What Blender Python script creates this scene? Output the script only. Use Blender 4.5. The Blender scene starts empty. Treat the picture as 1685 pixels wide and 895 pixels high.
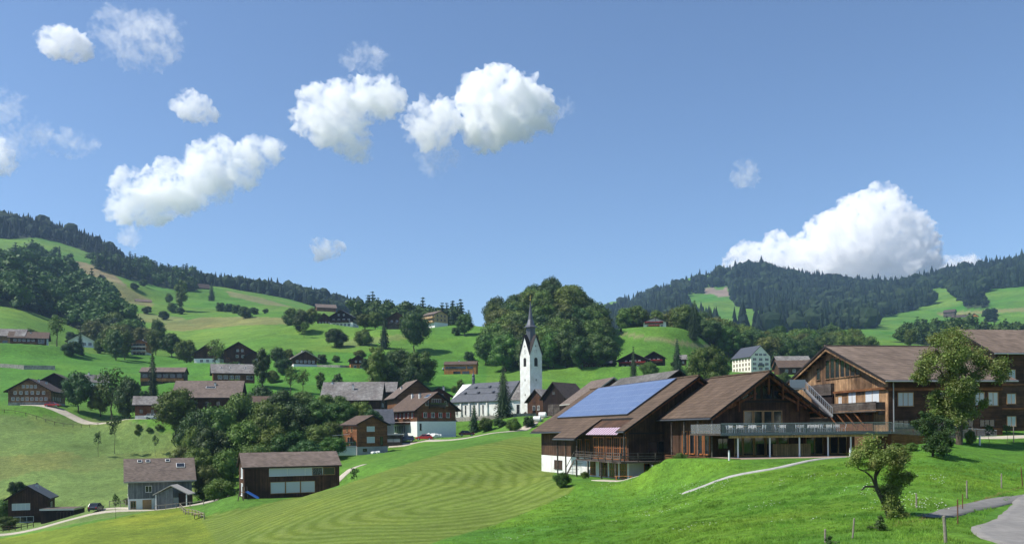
import bpy, math, random
import numpy as np
from mathutils import Vector, Matrix, noise as mn

random.seed(7)
RNG = np.random.default_rng(11)
C = bpy.context.scene.collection
S = bpy.context.scene
F, ROLL, HY, CX = 1400.0, 0.010, 709.0, 842.5   # focal length in photo pixels, camera roll, eye level, centre

# ------------------------------------------------------------------ survey: photo bearing + distance -> metres
def P(px, py, D):
    dx = px - CX; b = py - HY
    return Vector(((dx - ROLL * b) / F * D, D, -(ROLL * dx + b) / F * D))

# ------------------------------------------------------------------ terrain
PROF = {  # bearing : (distance, elevation reading) down the valley side, over the village, up to the ridges
 -500: [(40,960),(100,935),(150,890),(165,868),(200,790),(240,700),(255,680),(300,648),(350,595),(370,582),(450,535),(550,485),(700,440),(900,390),(1050,350),(1250,320),(1600,370),(2500,500),(5000,650)],
 0:   [(30,1010),(60,955),(100,925),(150,881),(165,862),(200,775),(240,692),(255,672),(300,640),(350,585),(370,574),(450,540),(550,500),(700,470),(900,420),(1050,397),(1250,368),(1600,420),(2500,560),(5000,650)],
 150: [(30,1010),(60,955),(100,908),(150,849),(170,832),(200,780),(240,705),(260,682),(300,645),(350,600),(400,583),(450,574),(520,552),(600,535),(700,500),(850,455),(1000,430),(1150,418),(1300,400),(1600,450),(2500,560),(5000,650)],
 300: [(30,1010),(60,950),(90,908),(110,890),(145,838),(160,822),(180,802),(220,757),(240,710),(260,680),(290,648),(340,618),(400,598),(480,568),(600,538),(720,515),(850,492),(1000,470),(1100,462),(1400,500),(2500,560),(5000,650)],
 450: [(30,1000),(60,930),(90,878),(125,832),(145,815),(160,802),(190,778),(230,715),(260,675),(300,640),(340,615),(400,590),(480,552),(600,524),(750,508),(900,497),(1100,487),(1400,485),(1700,482),(3000,560),(5000,650)],
 600: [(30,990),(50,950),(80,870),(110,815),(140,778),(165,760),(190,744),(215,722),(240,705),(270,682),(300,650),(350,608),(400,588),(450,562),(500,545),(600,532),(800,528),(1300,520),(1700,514),(3000,580),(5000,650)],
 750: [(30,985),(45,955),(70,885),(100,820),(130,772),(160,738),(200,724),(230,710),(260,697),(300,660),(350,624),(400,602),(450,566),(490,541),(600,545),(900,552),(1500,538),(2000,532),(3500,590),(5000,650)],
 820: [(30,980),(42,955),(65,895),(90,836),(120,790),(150,742),(180,718),(215,709),(255,695),(300,655),(350,622),(400,600),(440,565),(480,538),(520,540),(700,560),(2000,560),(5000,650)],
 910: [(30,975),(40,955),(60,898),(85,832),(110,788),(133,774),(170,724),(200,710),(255,691),(300,655),(350,620),(400,580),(440,525),(480,500),(540,520),(700,560),(2000,560),(5000,640)],
 990: [(30,970),(40,945),(60,888),(82,836),(103,789),(125,777),(160,730),(200,706),(255,688),(300,655),(350,622),(400,598),(430,568),(455,542),(500,544),(700,560),(1500,545),(2000,525),(2400,505),(3000,520),(5000,640)],
 1050:[(30,960),(40,935),(60,876),(80,832),(103,790),(120,780),(150,735),(200,703),(255,680),(330,627),(380,600),(420,568),(448,541),(480,546),(600,560),(900,560),(1500,540),(2000,515),(2400,492),(3000,520),(5000,640)],
 1125:[(30,950),(40,915),(60,858),(80,810),(92,785),(103,780),(120,765),(150,735),(200,703),(255,680),(330,635),(380,608),(420,581),(455,557),(500,562),(600,570),(900,560),(1400,535),(2000,490),(2400,466),(3000,520),(5000,640)],
 1200:[(30,940),(40,905),(60,845),(76,790),(86,757),(95,753),(130,745),(200,700),(300,650),(400,615),(450,597),(490,574),(600,577),(900,562),(1400,530),(2000,482),(2400,450),(3000,500),(5000,640)],
 1280:[(30,932),(40,895),(60,830),(76,775),(86,754),(95,750),(130,745),(200,700),(300,650),(400,620),(450,607),(500,590),(600,577),(900,562),(1400,530),(2000,482),(2400,454),(3000,500),(5000,640)],
 1350:[(30,925),(40,888),(55,835),(72,775),(84,752),(92,748),(120,745),(200,700),(300,655),(400,630),(500,605),(600,578),(700,572),(900,562),(1400,532),(2000,492),(2400,470),(3000,520),(5000,640)],
 1440:[(30,918),(40,875),(50,840),(65,785),(80,750),(92,738),(120,735),(200,700),(300,655),(450,610),(550,580),(640,560),(800,560),(1000,548),(1400,528),(2000,490),(2400,476),(3000,520),(5000,640)],
 1520:[(30,915),(38,880),(45,852),(60,793),(72,757),(88,725),(105,714),(150,700),(300,660),(450,612),(550,588),(650,565),(800,560),(1000,548),(1300,532),(1500,515),(1700,497),(2000,478),(2300,464),(3000,520),(5000,640)],
 1685:[(30,912),(38,888),(55,823),(65,797),(80,748),(100,716),(120,706),(200,690),(400,640),(600,590),(800,560),(1000,545),(1200,530),(1500,492),(1700,470),(2000,452),(2300,438),(3000,500),(5000,640)],
 2300:[(30,905),(38,880),(55,815),(65,790),(80,740),(100,708),(120,698),(200,680),(400,625),(600,570),(800,535),(1000,510),(1200,495),(1500,450),(1700,430),(2000,412),(2300,400),(3000,480),(5000,640)],
}
def pchip(x, y, xq):
    x = np.asarray(x, float); y = np.asarray(y, float); h = np.diff(x); d = np.diff(y, axis=0)
    if y.ndim > 1: hh = h[:, None]
    else: hh = h
    d = d / hh
    m = np.zeros_like(y)
    w1 = 2 * hh[1:] + hh[:-1]; w2 = hh[1:] + 2 * hh[:-1]
    with np.errstate(divide='ignore', invalid='ignore'):
        mm = (w1 + w2) / (w1 / d[:-1] + w2 / d[1:])
    m[1:-1] = np.where(d[:-1] * d[1:] > 0, mm, 0.0)
    m[0] = d[0]; m[-1] = d[-1]
    m = np.nan_to_num(m)
    xq = np.clip(xq, x[0], x[-1]); i = np.clip(np.searchsorted(x, xq) - 1, 0, len(x) - 2)
    t = (xq - x[i]) / h[i]; H_ = h[i]
    if y.ndim > 1: t = t[:, None]; H_ = H_[:, None]
    return ((1 + 2 * t) * (1 - t) ** 2) * y[i] + t * (1 - t) ** 2 * H_ * m[i] + t * t * (3 - 2 * t) * y[i + 1] + t * t * (t - 1) * H_ * m[i + 1]

LG = np.linspace(math.log(8), math.log(5100), 700)       # log(distance + 8)
ks = sorted(PROF)
Zc = []
for k in ks:
    Ds = [0.0] + [p[0] for p in PROF[k]]
    zs = [-1.75] + [-(ROLL * (k - CX) + p[1] - HY) / F * p[0] for p in PROF[k]]
    Zc.append(pchip(np.array(Ds), np.array(zs), np.exp(LG) - 8))
UG = np.linspace(-500 - CX, 2300 - CX, 900)
ZT = pchip(np.array(ks, float) - CX, np.array(Zc), UG)
def _blur(A, ax, n):
    for _ in range(n):
        B = np.pad(A, [(1, 1) if a == ax else (0, 0) for a in (0, 1)], mode='edge')
        A = (B[:-2] + 2 * B[1:-1] + B[2:]) / 4 if ax == 0 else (B[:, :-2] + 2 * B[:, 1:-1] + B[:, 2:]) / 4
    return A
ZT = _blur(_blur(ZT, 0, 30), 1, 8)

def vnoise(x, y, seed=0):
    xi = np.floor(x).astype(np.int64); yi = np.floor(y).astype(np.int64)
    fx = x - xi; fy = y - yi; fx = fx * fx * (3 - 2 * fx); fy = fy * fy * (3 - 2 * fy)
    def hsh(a, b):
        n = (a * 374761393 + b * 668265263 + seed * 974634777) & 0x7fffffff
        n = ((n ^ (n >> 13)) * 1274126177) & 0x7fffffff
        return ((n ^ (n >> 16)) & 0xffff) / 65535.0
    return (hsh(xi, yi) * (1 - fx) + hsh(xi + 1, yi) * fx) * (1 - fy) + (hsh(xi, yi + 1) * (1 - fx) + hsh(xi + 1, yi + 1) * fx) * fy
def fbm(x, y, oct=4, seed=0):
    a = 0; s = 1; t = 0
    for o in range(oct):
        a = a + s * (vnoise(x * 2 ** o, y * 2 ** o, seed + o) - .5); t += s; s *= .5
    return a / t
def zbase(X, Y):
    X = np.asarray(X, float); Y = np.asarray(Y, float)
    u = X / np.maximum(Y, 12) * F
    fu = np.clip((u - UG[0]) / (UG[1] - UG[0]), 0, len(UG) - 1.001)
    fl = np.clip((np.log(np.maximum(Y, 0) + 8) - LG[0]) / (LG[1] - LG[0]), 0, len(LG) - 1.001)
    i = fu.astype(int); j = fl.astype(int); a = fu - i; b = fl - j
    z = (ZT[i, j] * (1 - a) + ZT[i + 1, j] * a) * (1 - b) + (ZT[i, j + 1] * (1 - a) + ZT[i + 1, j + 1] * a) * b
    amp = np.clip((Y - 60) / 300, 0.0, 1)
    z = z + amp * (fbm(X / 60, Y / 60, 3, 5) * np.clip(Y / 160, 0, 5) + np.clip((Y - 1200) / 800, 0, 1) * fbm(X / 160, Y / 160, 4, 9) * 34)
    z = z + fbm(X / 9, Y / 9, 2, 3) * np.clip(Y / 60, 0.15, .5) * .5
    return z
ANCH = []   # (x, y, dz, flat radius, falloff)
PADS = []
def zg(X, Y):
    X = np.asarray(X, float); Y = np.asarray(Y, float)
    z = zbase(X, Y)
    if PADS:
        wsum = np.zeros_like(z); zs = np.zeros_like(z)
        for (ax, ay, az, r0, r1) in PADS:
            d = np.hypot(X - ax, Y - ay)
            t = np.clip((d - r0) / (r1 - r0), 0, 1); w = (1 - t * t * (3 - 2 * t))
            m = w > 0
            wsum = wsum + w; zs = zs + w * az
        has = wsum > 0
        k = np.clip(wsum, 0, 1)
        z = np.where(has, z * (1 - k) + zs / np.maximum(wsum, 1e-9) * k, z)
    return z
def ground(x, y): return float(zg(np.array([x]), np.array([y]))[0])
def hit(px, py, d0=20, d1=3000):
    """where the sight line (px, py) first meets the ground beyond d0"""
    D = np.exp(np.linspace(math.log(d0), math.log(d1), 900))
    v = P(px, py, 1.0); g = zg(v.x * D, D)
    k = np.nonzero(v.z * D <= g)[0]
    d = D[k[0]] if len(k) else d1
    return Vector((v.x * d, d, ground(v.x * d, d)))
def rawpix(X, Y, Z):
    a = X / Y * F; b = -Z / Y * F   # unrolled offsets
    return CX + a + ROLL * b, HY + b - ROLL * a
def inpoly(x, y, poly):
    c = np.zeros(np.shape(x), bool); n = len(poly)
    for i in range(n):
        x0, y0 = poly[i]; x1, y1 = poly[(i + 1) % n]
        if y0 == y1: continue
        c ^= ((y0 > y) != (y1 > y)) & (x < (x1 - x0) * (y - y0) / (y1 - y0) + x0)
    return c

# ------------------------------------------------------------------ object bookkeeping
def tag(o, label=None, cat=None, group=None, kind=None):
    if label: o['label'] = label
    if cat: o['category'] = cat
    if group: o['group'] = group
    if kind: o['kind'] = kind
    return o
def empty(name, loc, rz=0, **k):
    o = bpy.data.objects.new(name, None); C.objects.link(o); o.location = loc; o.rotation_euler = (0, 0, rz)
    return tag(o, **k)
def link_mesh(name, me, parent=None, loc=None):
    o = bpy.data.objects.new(name, me); C.objects.link(o)
    if parent: o.parent = parent
    if loc is not None: o.location = loc
    return o
def np_mesh(name, V, faces, mats, midx=None, smooth=False, attrs=None):
    """V (n,3), faces (m,k) int array with constant k"""
    me = bpy.data.meshes.new(name); V = np.asarray(V, np.float32); fa = np.asarray(faces, np.int32)
    m, k = fa.shape
    me.vertices.add(len(V)); me.vertices.foreach_set('co', V.ravel())
    me.loops.add(m * k); me.loops.foreach_set('vertex_index', fa.ravel())
    me.polygons.add(m); me.polygons.foreach_set('loop_start', np.arange(m, dtype=np.int32) * k)
    for a in mats: me.materials.append(a)
    if midx is not None: me.polygons.foreach_set('material_index', np.asarray(midx, np.int32))
    me.polygons.foreach_set('use_smooth', np.full(m, smooth))
    me.update(calc_edges=True)
    return me
class MB:
    def __init__(s): s.v = []; s.f = []; s.m = []
    def add(s, vs, fs, mi=0):
        b = len(s.v); s.v += [tuple(v) for v in vs]
        for f in fs: s.f.append(tuple(b + i for i in f)); s.m.append(mi)
        return s
    def box(s, x0, x1, y0, y1, z0, z1, mi=0):
        v = [(x0,y0,z0),(x1,y0,z0),(x1,y1,z0),(x0,y1,z0),(x0,y0,z1),(x1,y0,z1),(x1,y1,z1),(x0,y1,z1)]
        return s.add(v, [(0,3,2,1),(4,5,6,7),(0,1,5,4),(1,2,6,5),(2,3,7,6),(3,0,4,7)], mi)
    def bar(s, a, b, w, h, mi=0, up=(0, 0, 1)):
        a = Vector(a); b = Vector(b); d = (b - a)
        if d.length < 1e-6: return s
        d.normalize(); u = Vector(up)
        if abs(d.dot(u)) > .98: u = Vector((0, 1, 0))
        r = d.cross(u).normalized(); u = r.cross(d)
        q = []
        for p in (a, b):
            for i, j in ((-1,-1),(1,-1),(1,1),(-1,1)): q.append(p + r * (w / 2 * i) + u * (h / 2 * j))
        return s.add(q, [(3,2,1,0),(4,5,6,7),(0,1,5,4),(1,2,6,5),(2,3,7,6),(3,0,4,7)], mi)
    def tube(s, a, b, r0, r1=None, n=8, mi=0, cap=True):
        if r1 is None: r1 = r0
        a = Vector(a); b = Vector(b); d = (b - a).normalized(); u = Vector((0, 0, 1)) if abs(d.z) < .95 else Vector((1, 0, 0))
        r = d.cross(u).normalized(); u = r.cross(d); q = []
        for p, rr in ((a, r0), (b, r1)):
            for i in range(n):
                t = 2 * math.pi * i / n; q.append(p + r * (rr * math.cos(t)) + u * (rr * math.sin(t)))
        fs = [(i, (i + 1) % n, n + (i + 1) % n, n + i) for i in range(n)]
        if cap: fs += [tuple(range(n - 1, -1, -1)), tuple(range(n, 2 * n))]
        return s.add(q, fs, mi)
    def prism(s, poly, x0, x1, mi=0, mend=None):
        """(y,z) polygon (counter-clockwise seen from +x) swept along x"""
        n = len(poly); v = [(x0, y, z) for y, z in poly] + [(x1, y, z) for y, z in poly]
        s.add(v, [(i, (i + 1) % n, n + (i + 1) % n, n + i)[::-1] for i in range(n)], mi)
        return s.add(v, [tuple(range(n)), tuple(range(2 * n - 1, n - 1, -1))][::1], mi if mend is None else mend)
    def lathe(s, prof, n=16, cx=0, cy=0, mi=0):
        b = []
        for r, z in prof:
            for i in range(n):
                t = 2 * math.pi * i / n; b.append((cx + r * math.cos(t), cy + r * math.sin(t), z))
        fs = [(k * n + i, k * n + (i + 1) % n, (k + 1) * n + (i + 1) % n, (k + 1) * n + i) for k in range(len(prof) - 1) for i in range(n)]
        return s.add(b, fs, mi)
    def mesh(s, name, mats, smooth=False):
        me = bpy.data.meshes.new(name); me.from_pydata(s.v, [], s.f)
        for a in (mats if isinstance(mats, (list, tuple)) else [mats]): me.materials.append(a)
        me.polygons.foreach_set('material_index', s.m)
        if smooth: me.polygons.foreach_set('use_smooth', [True] * len(s.f))
        bm = bmesh.new(); bm.from_mesh(me); bmesh.ops.recalc_face_normals(bm, faces=bm.faces); bm.to_mesh(me); bm.free()
        me.update(); return me
    def build(s, name, mats, parent=None, loc=None, smooth=False):
        return link_mesh(name, s.mesh(name, mats, smooth), parent, loc)
import bmesh

# ------------------------------------------------------------------ materials
def nt(m): m.use_nodes = True; return m.node_tree
def mat(name, col, rough=.8, spec=.3, metal=0, var=.0, vscale=3.0, planks=None, rows=None, bump=0.0, bscale=20., objvar=0., col2=None, c2scale=.4, trans=0, emis=None):
    """col: base colour; var: noise variation; planks=(axis, width): boards; rows: tile courses by height"""
    m = bpy.data.materials.new(name); t = nt(m); N = t.nodes; L = t.links; b = N['Principled BSDF']
    b.inputs['Roughness'].default_value = rough; b.inputs['Metallic'].default_value = metal
    b.inputs['Specular IOR Level'].default_value = spec
    tc = N.new('ShaderNodeTexCoord'); out = None
    rgb = N.new('ShaderNodeRGB'); rgb.outputs[0].default_value = (*col, 1); out = rgb.outputs[0]
    def mixc(a, bcol, fac, mode='MIX'):
        x = N.new('ShaderNodeMix'); x.data_type = 'RGBA'; x.blend_type = mode
        if isinstance(fac, float): x.inputs[0].default_value = fac
        else: L.new(fac, x.inputs[0])
        L.new(a, x.inputs[6])
        if isinstance(bcol, tuple): x.inputs[7].default_value = (*bcol, 1)
        else: L.new(bcol, x.inputs[7])
        return x.outputs[2]
    def noise_(sc, det=4, vec=None, rough_=.6):
        n = N.new('ShaderNodeTexNoise'); n.inputs['Scale'].default_value = sc; n.inputs['Detail'].default_value = det
        n.inputs['Roughness'].default_value = rough_
        L.new(vec or tc.outputs['Object'], n.inputs['Vector']); return n.outputs['Fac']
    def ramp(f, lo, hi, a=0., bb=1.):
        r = N.new('ShaderNodeMapRange'); r.inputs[1].default_value = lo; r.inputs[2].default_value = hi
        r.inputs[3].default_value = a; r.inputs[4].default_value = bb; L.new(f, r.inputs[0]); return r.outputs[0]
    def mul(a, f):
        h = N.new('ShaderNodeVectorMath'); h.operation = 'SCALE'; L.new(a, h.inputs[0]); L.new(f, h.inputs['Scale']); return h.outputs[0]
    if col2: out = mixc(out, col2, ramp(noise_(c2scale, 5), .4, .62))
    hgt = None
    if planks:
        ax, wd = planks
        sp = N.new('ShaderNodeSeparateXYZ'); L.new(tc.outputs['Object'], sp.inputs[0])
        if ax == 'V':   # vertical boards: boards counted along x+y
            ad = N.new('ShaderNodeMath'); ad.operation = 'ADD'; L.new(sp.outputs[0], ad.inputs[0]); L.new(sp.outputs[1], ad.inputs[1]); src = ad.outputs[0]
        else: src = sp.outputs[2]
        dv = N.new('ShaderNodeMath'); dv.operation = 'DIVIDE'; L.new(src, dv.inputs[0]); dv.inputs[1].default_value = wd
        fl = N.new('ShaderNodeMath'); fl.operation = 'FLOOR'; L.new(dv.outputs[0], fl.inputs[0])
        wn = N.new('ShaderNodeTexWhiteNoise'); wn.noise_dimensions = '1D'; L.new(fl.outputs[0], wn.inputs['W'])
        out = mul(out, ramp(wn.outputs['Value'], 0, 1, .72, 1.22))
        fr = N.new('ShaderNodeMath'); fr.operation = 'FRACT'; L.new(dv.outputs[0], fr.inputs[0])
        hgt = ramp(fr.outputs[0], 0, .12, 0, 1)
        mp = N.new('ShaderNodeMapping'); L.new(tc.outputs['Object'], mp.inputs[0])
        mp.inputs['Scale'].default_value = (6, 6, .5) if ax == 'V' else (.6, .6, 6)
        out = mul(out, ramp(noise_(1.6, 4, mp.outputs[0]), .3, .7, .7, 1.3))
        out = mul(out, ramp(hgt, 0, 1, .55, 1))
    if rows:
        sp = N.new('ShaderNodeSeparateXYZ'); L.new(tc.outputs['Object'], sp.inputs[0])
        dv = N.new('ShaderNodeMath'); dv.operation = 'DIVIDE'; L.new(sp.outputs[2], dv.inputs[0]); dv.inputs[1].default_value = rows
        fl = N.new('ShaderNodeMath'); fl.operation = 'FLOOR'; L.new(dv.outputs[0], fl.inputs[0])
        d2 = N.new('ShaderNodeMath'); d2.operation = 'ADD'; L.new(sp.outputs[0], d2.inputs[0]); L.new(sp.outputs[1], d2.inputs[1])
        off = N.new('ShaderNodeMath'); off.operation = 'MULTIPLY_ADD'; L.new(fl.outputs[0], off.inputs[0]); off.inputs[1].default_value = .37; L.new(d2.outputs[0], off.inputs[2])
        f2 = N.new('ShaderNodeMath'); f2.operation = 'SNAP'; L.new(off.outputs[0], f2.inputs[0]); f2.inputs[1].default_value = .45
        cb = N.new('ShaderNodeCombineXYZ'); L.new(fl.outputs[0], cb.inputs[0]); L.new(f2.outputs[0], cb.inputs[1])
        wn = N.new('ShaderNodeTexWhiteNoise'); wn.noise_dimensions = '3D'; L.new(cb.outputs[0], wn.inputs['Vector'])
        out = mul(out, ramp(wn.outputs['Value'], 0, 1, .8, 1.2))
        fr = N.new('ShaderNodeMath'); fr.operation = 'FRACT'; L.new(dv.outputs[0], fr.inputs[0]); hgt = fr.outputs[0]
        hgt2 = ramp(fr.outputs[0], 0, .25, .62, 1); out = mul(out, hgt2)
        inv = N.new('ShaderNodeMath'); inv.operation = 'SUBTRACT'; inv.inputs[0].default_value = 1; L.new(fr.outputs[0], inv.inputs[1]); hgt = inv.outputs[0]
    if var: 
        out = mul(out, ramp(noise_(vscale, 5), .3, .7, 1 - var, 1 + var))
        out = mul(out, ramp(noise_(vscale * .17, 3), .3, .7, 1 - var * .7, 1 + var * .7))
    if objvar:
        oi = N.new('ShaderNodeObjectInfo')
        h = N.new('ShaderNodeHueSaturation'); L.new(out, h.inputs['Color'])
        L.new(ramp(oi.outputs['Random'], 0, 1, .5 - objvar * .12, .5 + objvar * .06), h.inputs['Hue'])
        m2 = N.new('ShaderNodeMath'); m2.operation = 'MULTIPLY'; L.new(oi.outputs['Random'], m2.inputs[0]); m2.inputs[1].default_value = 7.31
        m3 = N.new('ShaderNodeMath'); m3.operation = 'FRACT'; L.new(m2.outputs[0], m3.inputs[0])
        L.new(ramp(m3.outputs[0], 0, 1, 1 - objvar, 1 + objvar), h.inputs['Value']); out = h.outputs[0]
    L.new(out, b.inputs['Base Color'])
    if bump:
        bp = N.new('ShaderNodeBump'); bp.inputs['Strength'].default_value = bump; bp.inputs['Distance'].default_value = .05
        L.new(hgt if hgt is not None else noise_(bscale, 5), bp.inputs['Height']); L.new(bp.outputs[0], b.inputs['Normal'])
    if trans:
        tr = N.new('ShaderNodeBsdfTranslucent'); L.new(out, tr.inputs[0]); mx = N.new('ShaderNodeMixShader'); mx.inputs[0].default_value = trans
        o = N['Material Output']; L.new(b.outputs[0], mx.inputs[1]); L.new(tr.outputs[0], mx.inputs[2]); L.new(mx.outputs[0], o.inputs[0])
    if emis: b.inputs['Emission Color'].default_value = (*emis, 1); b.inputs['Emission Strength'].default_value = 1
    return m
M = {}
M['wood_dark'] = mat('wood_dark', (.052, .026, .016), .85, .2, var=.25, vscale=1.2, planks=('V', .18), bump=.3, col2=(.085, .04, .022), c2scale=.35)
M['wood_black'] = mat('wood_black', (.020, .012, .010), .85, .2, var=.2, planks=('V', .2), bump=.3)
M['wood_brown'] = mat('wood_brown', (.11, .045, .020), .8, .2, var=.25, planks=('H', .18), bump=.3, col2=(.16, .075, .035))
M['wood_warm'] = mat('wood_warm', (.20, .085, .034), .8, .2, var=.25, planks=('H', .2), bump=.3, col2=(.15, .06, .025))
M['wood_orange'] = mat('wood_orange', (.40, .17, .055), .75, .2, var=.2, planks=('V', .16), bump=.2)
M['wood_light'] = mat('wood_light', (.46, .31, .16), .7, .3, var=.12, planks=('V', .14), bump=.1)
M['wood_mixed'] = mat('wood_mixed', (.13, .075, .042), .85, .2, var=.35, vscale=.8, planks=('V', .22), bump=.4, col2=(.30, .18, .095), c2scale=.3)
M['wood_grey'] = mat('wood_grey', (.11, .095, .082), .9, .2, var=.25, planks=('H', .2), bump=.3, col2=(.06, .045, .038))
M['wood_sheath'] = mat('wood_sheath', (.155, .165, .165), .85, .2, var=.12, planks=('V', .3), bump=.3)
M['shingle_brown'] = mat('shingle_brown', (.16, .088, .045), .85, .2, var=.25, planks=('H', .14), bump=.3, col2=(.26, .15, .075), c2scale=.5)
M['beam'] = mat('beam', (.035, .020, .014), .8, .25, var=.2)
M['fascia'] = mat('fascia', (.020, .016, .015), .7, .3)
M['fascia_light'] = mat('fascia_light', (.36, .34, .31), .7, .3)
M['plaster'] = mat('plaster', (.74, .74, .71), .9, .2, var=.05, vscale=2)
M['plaster_cream'] = mat('plaster_cream', (.76, .73, .63), .9, .2, var=.06, vscale=2)
M['plaster_old'] = mat('plaster_old', (.72, .73, .70), .95, .1, var=.10, vscale=.9, bump=.15, col2=(.63, .62, .57), c2scale=.5)
M['concrete'] = mat('concrete', (.36, .35, .33), .9, .2, var=.15, vscale=1.5)
M['stone'] = mat('stone', (.30, .28, .24), .9, .2, var=.4, vscale=2.2, bump=.6, bscale=3)
M['tile_brown'] = mat('tile_brown', (.095, .064, .046), .8, .25, var=.12, vscale=.6, rows=.22, bump=.5)
M['tile_dark'] = mat('tile_dark', (.066, .047, .040), .8, .25, var=.12, vscale=.6, rows=.2, bump=.4)
M['tile_pink'] = mat('tile_pink', (.145, .112, .092), .85, .2, var=.15, vscale=.8, rows=.18, bump=.3)
M['tile_grey'] = mat('tile_grey', (.20, .19, .178), .9, .2, var=.3, vscale=1.2, rows=.18, bump=.3, col2=(.15, .135, .125), c2scale=.25)
M['tile_slate'] = mat('tile_slate', (.135, .128, .118), .9, .2, var=.25, vscale=1.0, rows=.25, bump=.3, col2=(.10, .092, .085), c2scale=.25)
M['slate'] = mat('slate', (.062, .068, .082), .6, .4, var=.12, vscale=.8, rows=.25, bump=.2)
M['metal_dark'] = mat('metal_dark', (.09, .095, .11), .45, .5, metal=.4, var=.08)
M['metal_grey'] = mat('metal_grey', (.42, .43, .44), .45, .5, metal=.6)
M['metal_white'] = mat('metal_white', (.70, .71, .70), .5, .4)
M['glass'] = mat('glass', (.018, .022, .026), .08, .8)
M['blind'] = mat('blind', (.52, .55, .57), .6, .3)
M['frame_white'] = mat('frame_white', (.72, .71, .68), .6, .3)
M['frame_wood'] = mat('frame_wood', (.40, .24, .11), .6, .3, var=.1)
M['frame_orange'] = mat('frame_orange', (.36, .13, .04), .6, .3, var=.15)
M['frame_dark'] = mat('frame_dark', (.05, .03, .02), .6, .3)
M['shutter_red'] = mat('shutter_red', (.30, .028, .016), .7, .3)
M['flower_red'] = mat('flower_red', (.42, .02, .02), .8, .2, var=.5, vscale=8)
M['asphalt'] = mat('asphalt', (.215, .205, .19), .95, .2, var=.13, vscale=2.2, bump=.25, bscale=60, col2=(.175, .168, .158), c2scale=.25)
M['asphalt_dark'] = mat('asphalt_dark', (.15, .145, .135), .95, .2, var=.2, vscale=2)
M['gravel'] = mat('gravel', (.40, .36, .29), .95, .1, var=.18, vscale=3)
M['paving'] = mat('paving', (.34, .25, .20), .9, .2, var=.12, vscale=4)
M['soil'] = mat('soil', (.22, .16, .09), .95, .1, var=.4, vscale=5)
M['post'] = mat('post', (.24, .21, .17), .95, .1, var=.25, vscale=8)
M['rust'] = mat('rust', (.13, .06, .035), .9, .2, var=.3, vscale=9)
M['rubber'] = mat('rubber', (.02, .02, .02), .8, .3)
M['gold'] = mat('gold', (.65, .45, .12), .35, .5, metal=.9)
M['bark'] = mat('bark', (.085, .068, .052), .95, .1, var=.3, vscale=3, bump=.6, bscale=9)
M['leaf'] = mat('leaf', (.068, .126, .021), .6, .25, var=.35, vscale=2.5, objvar=.38, trans=.18)
M['leaf_rust'] = mat('leaf_rust', (.100, .122, .030), .6, .25, var=.35, vscale=2.5, objvar=.15, trans=.18)
M['leaf_dark'] = mat('leaf_dark', (.042, .088, .022), .6, .25, var=.3, vscale=2.5, objvar=.25, trans=.15)
M['leaf_light'] = mat('leaf_light', (.100, .165, .034), .6, .25, var=.3, vscale=2.5, objvar=.2, trans=.2)
M['leaf_near'] = mat('leaf_near', (.150, .225, .045), .5, .35, var=.4, vscale=1.4, trans=.28, col2=(.17, .19, .055), c2scale=.9)
M['leaf_apple'] = mat('leaf_apple', (.145, .215, .040), .55, .3, var=.45, vscale=2.5, trans=.25, col2=(.20, .22, .06), c2scale=1.3)
M['needle'] = mat('needle', (.030, .064, .026), .7, .2, var=.3, vscale=3, objvar=.25)
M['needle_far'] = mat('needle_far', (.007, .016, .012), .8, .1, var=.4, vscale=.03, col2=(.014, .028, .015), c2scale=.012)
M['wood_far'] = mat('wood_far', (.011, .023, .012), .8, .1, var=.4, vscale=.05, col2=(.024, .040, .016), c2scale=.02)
# ------------------------------------------------------------------ camera, sky, sun
SUN_EL, SUN_X, SUN_Y = math.radians(52), -0.975, -0.22      # sun to the left and a little behind
cam = bpy.data.cameras.new('camera'); co = bpy.data.objects.new('camera', cam); C.objects.link(co)
cam.sensor_width = 36; cam.lens = F / 1685 * 36; cam.shift_y = (HY - 447.5) / 1685; cam.clip_start = .5; cam.clip_end = 40000
co.matrix_world = Matrix.Rotation(math.radians(90), 4, 'X') @ Matrix.Rotation(-ROLL, 4, 'Z')
S.camera = co
w = bpy.data.worlds.new('World'); S.world = w; w.use_nodes = True
wn_, wl = w.node_tree.nodes, w.node_tree.links
sky = wn_.new('ShaderNodeTexSky'); sky.sky_type = 'NISHITA'; sky.sun_disc = False
az = math.atan2(SUN_X, SUN_Y)                                   # clockwise from +Y
sky.sun_elevation = SUN_EL; sky.sun_rotation = az
sky.altitude = 700; sky.air_density = .95; sky.dust_density = .25; sky.ozone_density = 4.2
bg = wn_['Background']; bg.inputs[1].default_value = .116
wl.new(sky.outputs[0], bg.inputs[0])
sl = bpy.data.lights.new('sun', 'SUN'); sl.energy = 5.0; sl.angle = math.radians(.5); sl.color = (1, .955, .88)
so = bpy.data.objects.new('sun', sl); C.objects.link(so)
sd = Vector((SUN_X * math.cos(SUN_EL), SUN_Y * math.cos(SUN_EL), math.sin(SUN_EL))).normalized()
so.rotation_euler = sd.to_track_quat('Z', 'Y').to_euler(); so.location = (-200, -50, 300)
S.view_settings.view_transform = 'Standard'; S.view_settings.look = 'None'; S.view_settings.exposure = .46; S.view_settings.gamma = 1
S.render.engine = 'CYCLES'; cy = S.cycles
cy.use_denoising = True; cy.max_bounces = 46; cy.diffuse_bounces = 2; cy.glossy_bounces = 2; cy.transmission_bounces = 3; cy.transparent_max_bounces = 6
cy.volume_step_rate = .6; cy.volume_bounces = 44; cy.use_adaptive_sampling = True; cy.adaptive_threshold = .02; cy.sample_clamp_indirect = 12; cy.caustics_reflective = False; cy.caustics_refractive = False
try: cy.denoiser = 'OPENIMAGEDENOISE'; cy.denoising_prefilter = 'ACCURATE'
except Exception: pass

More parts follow.
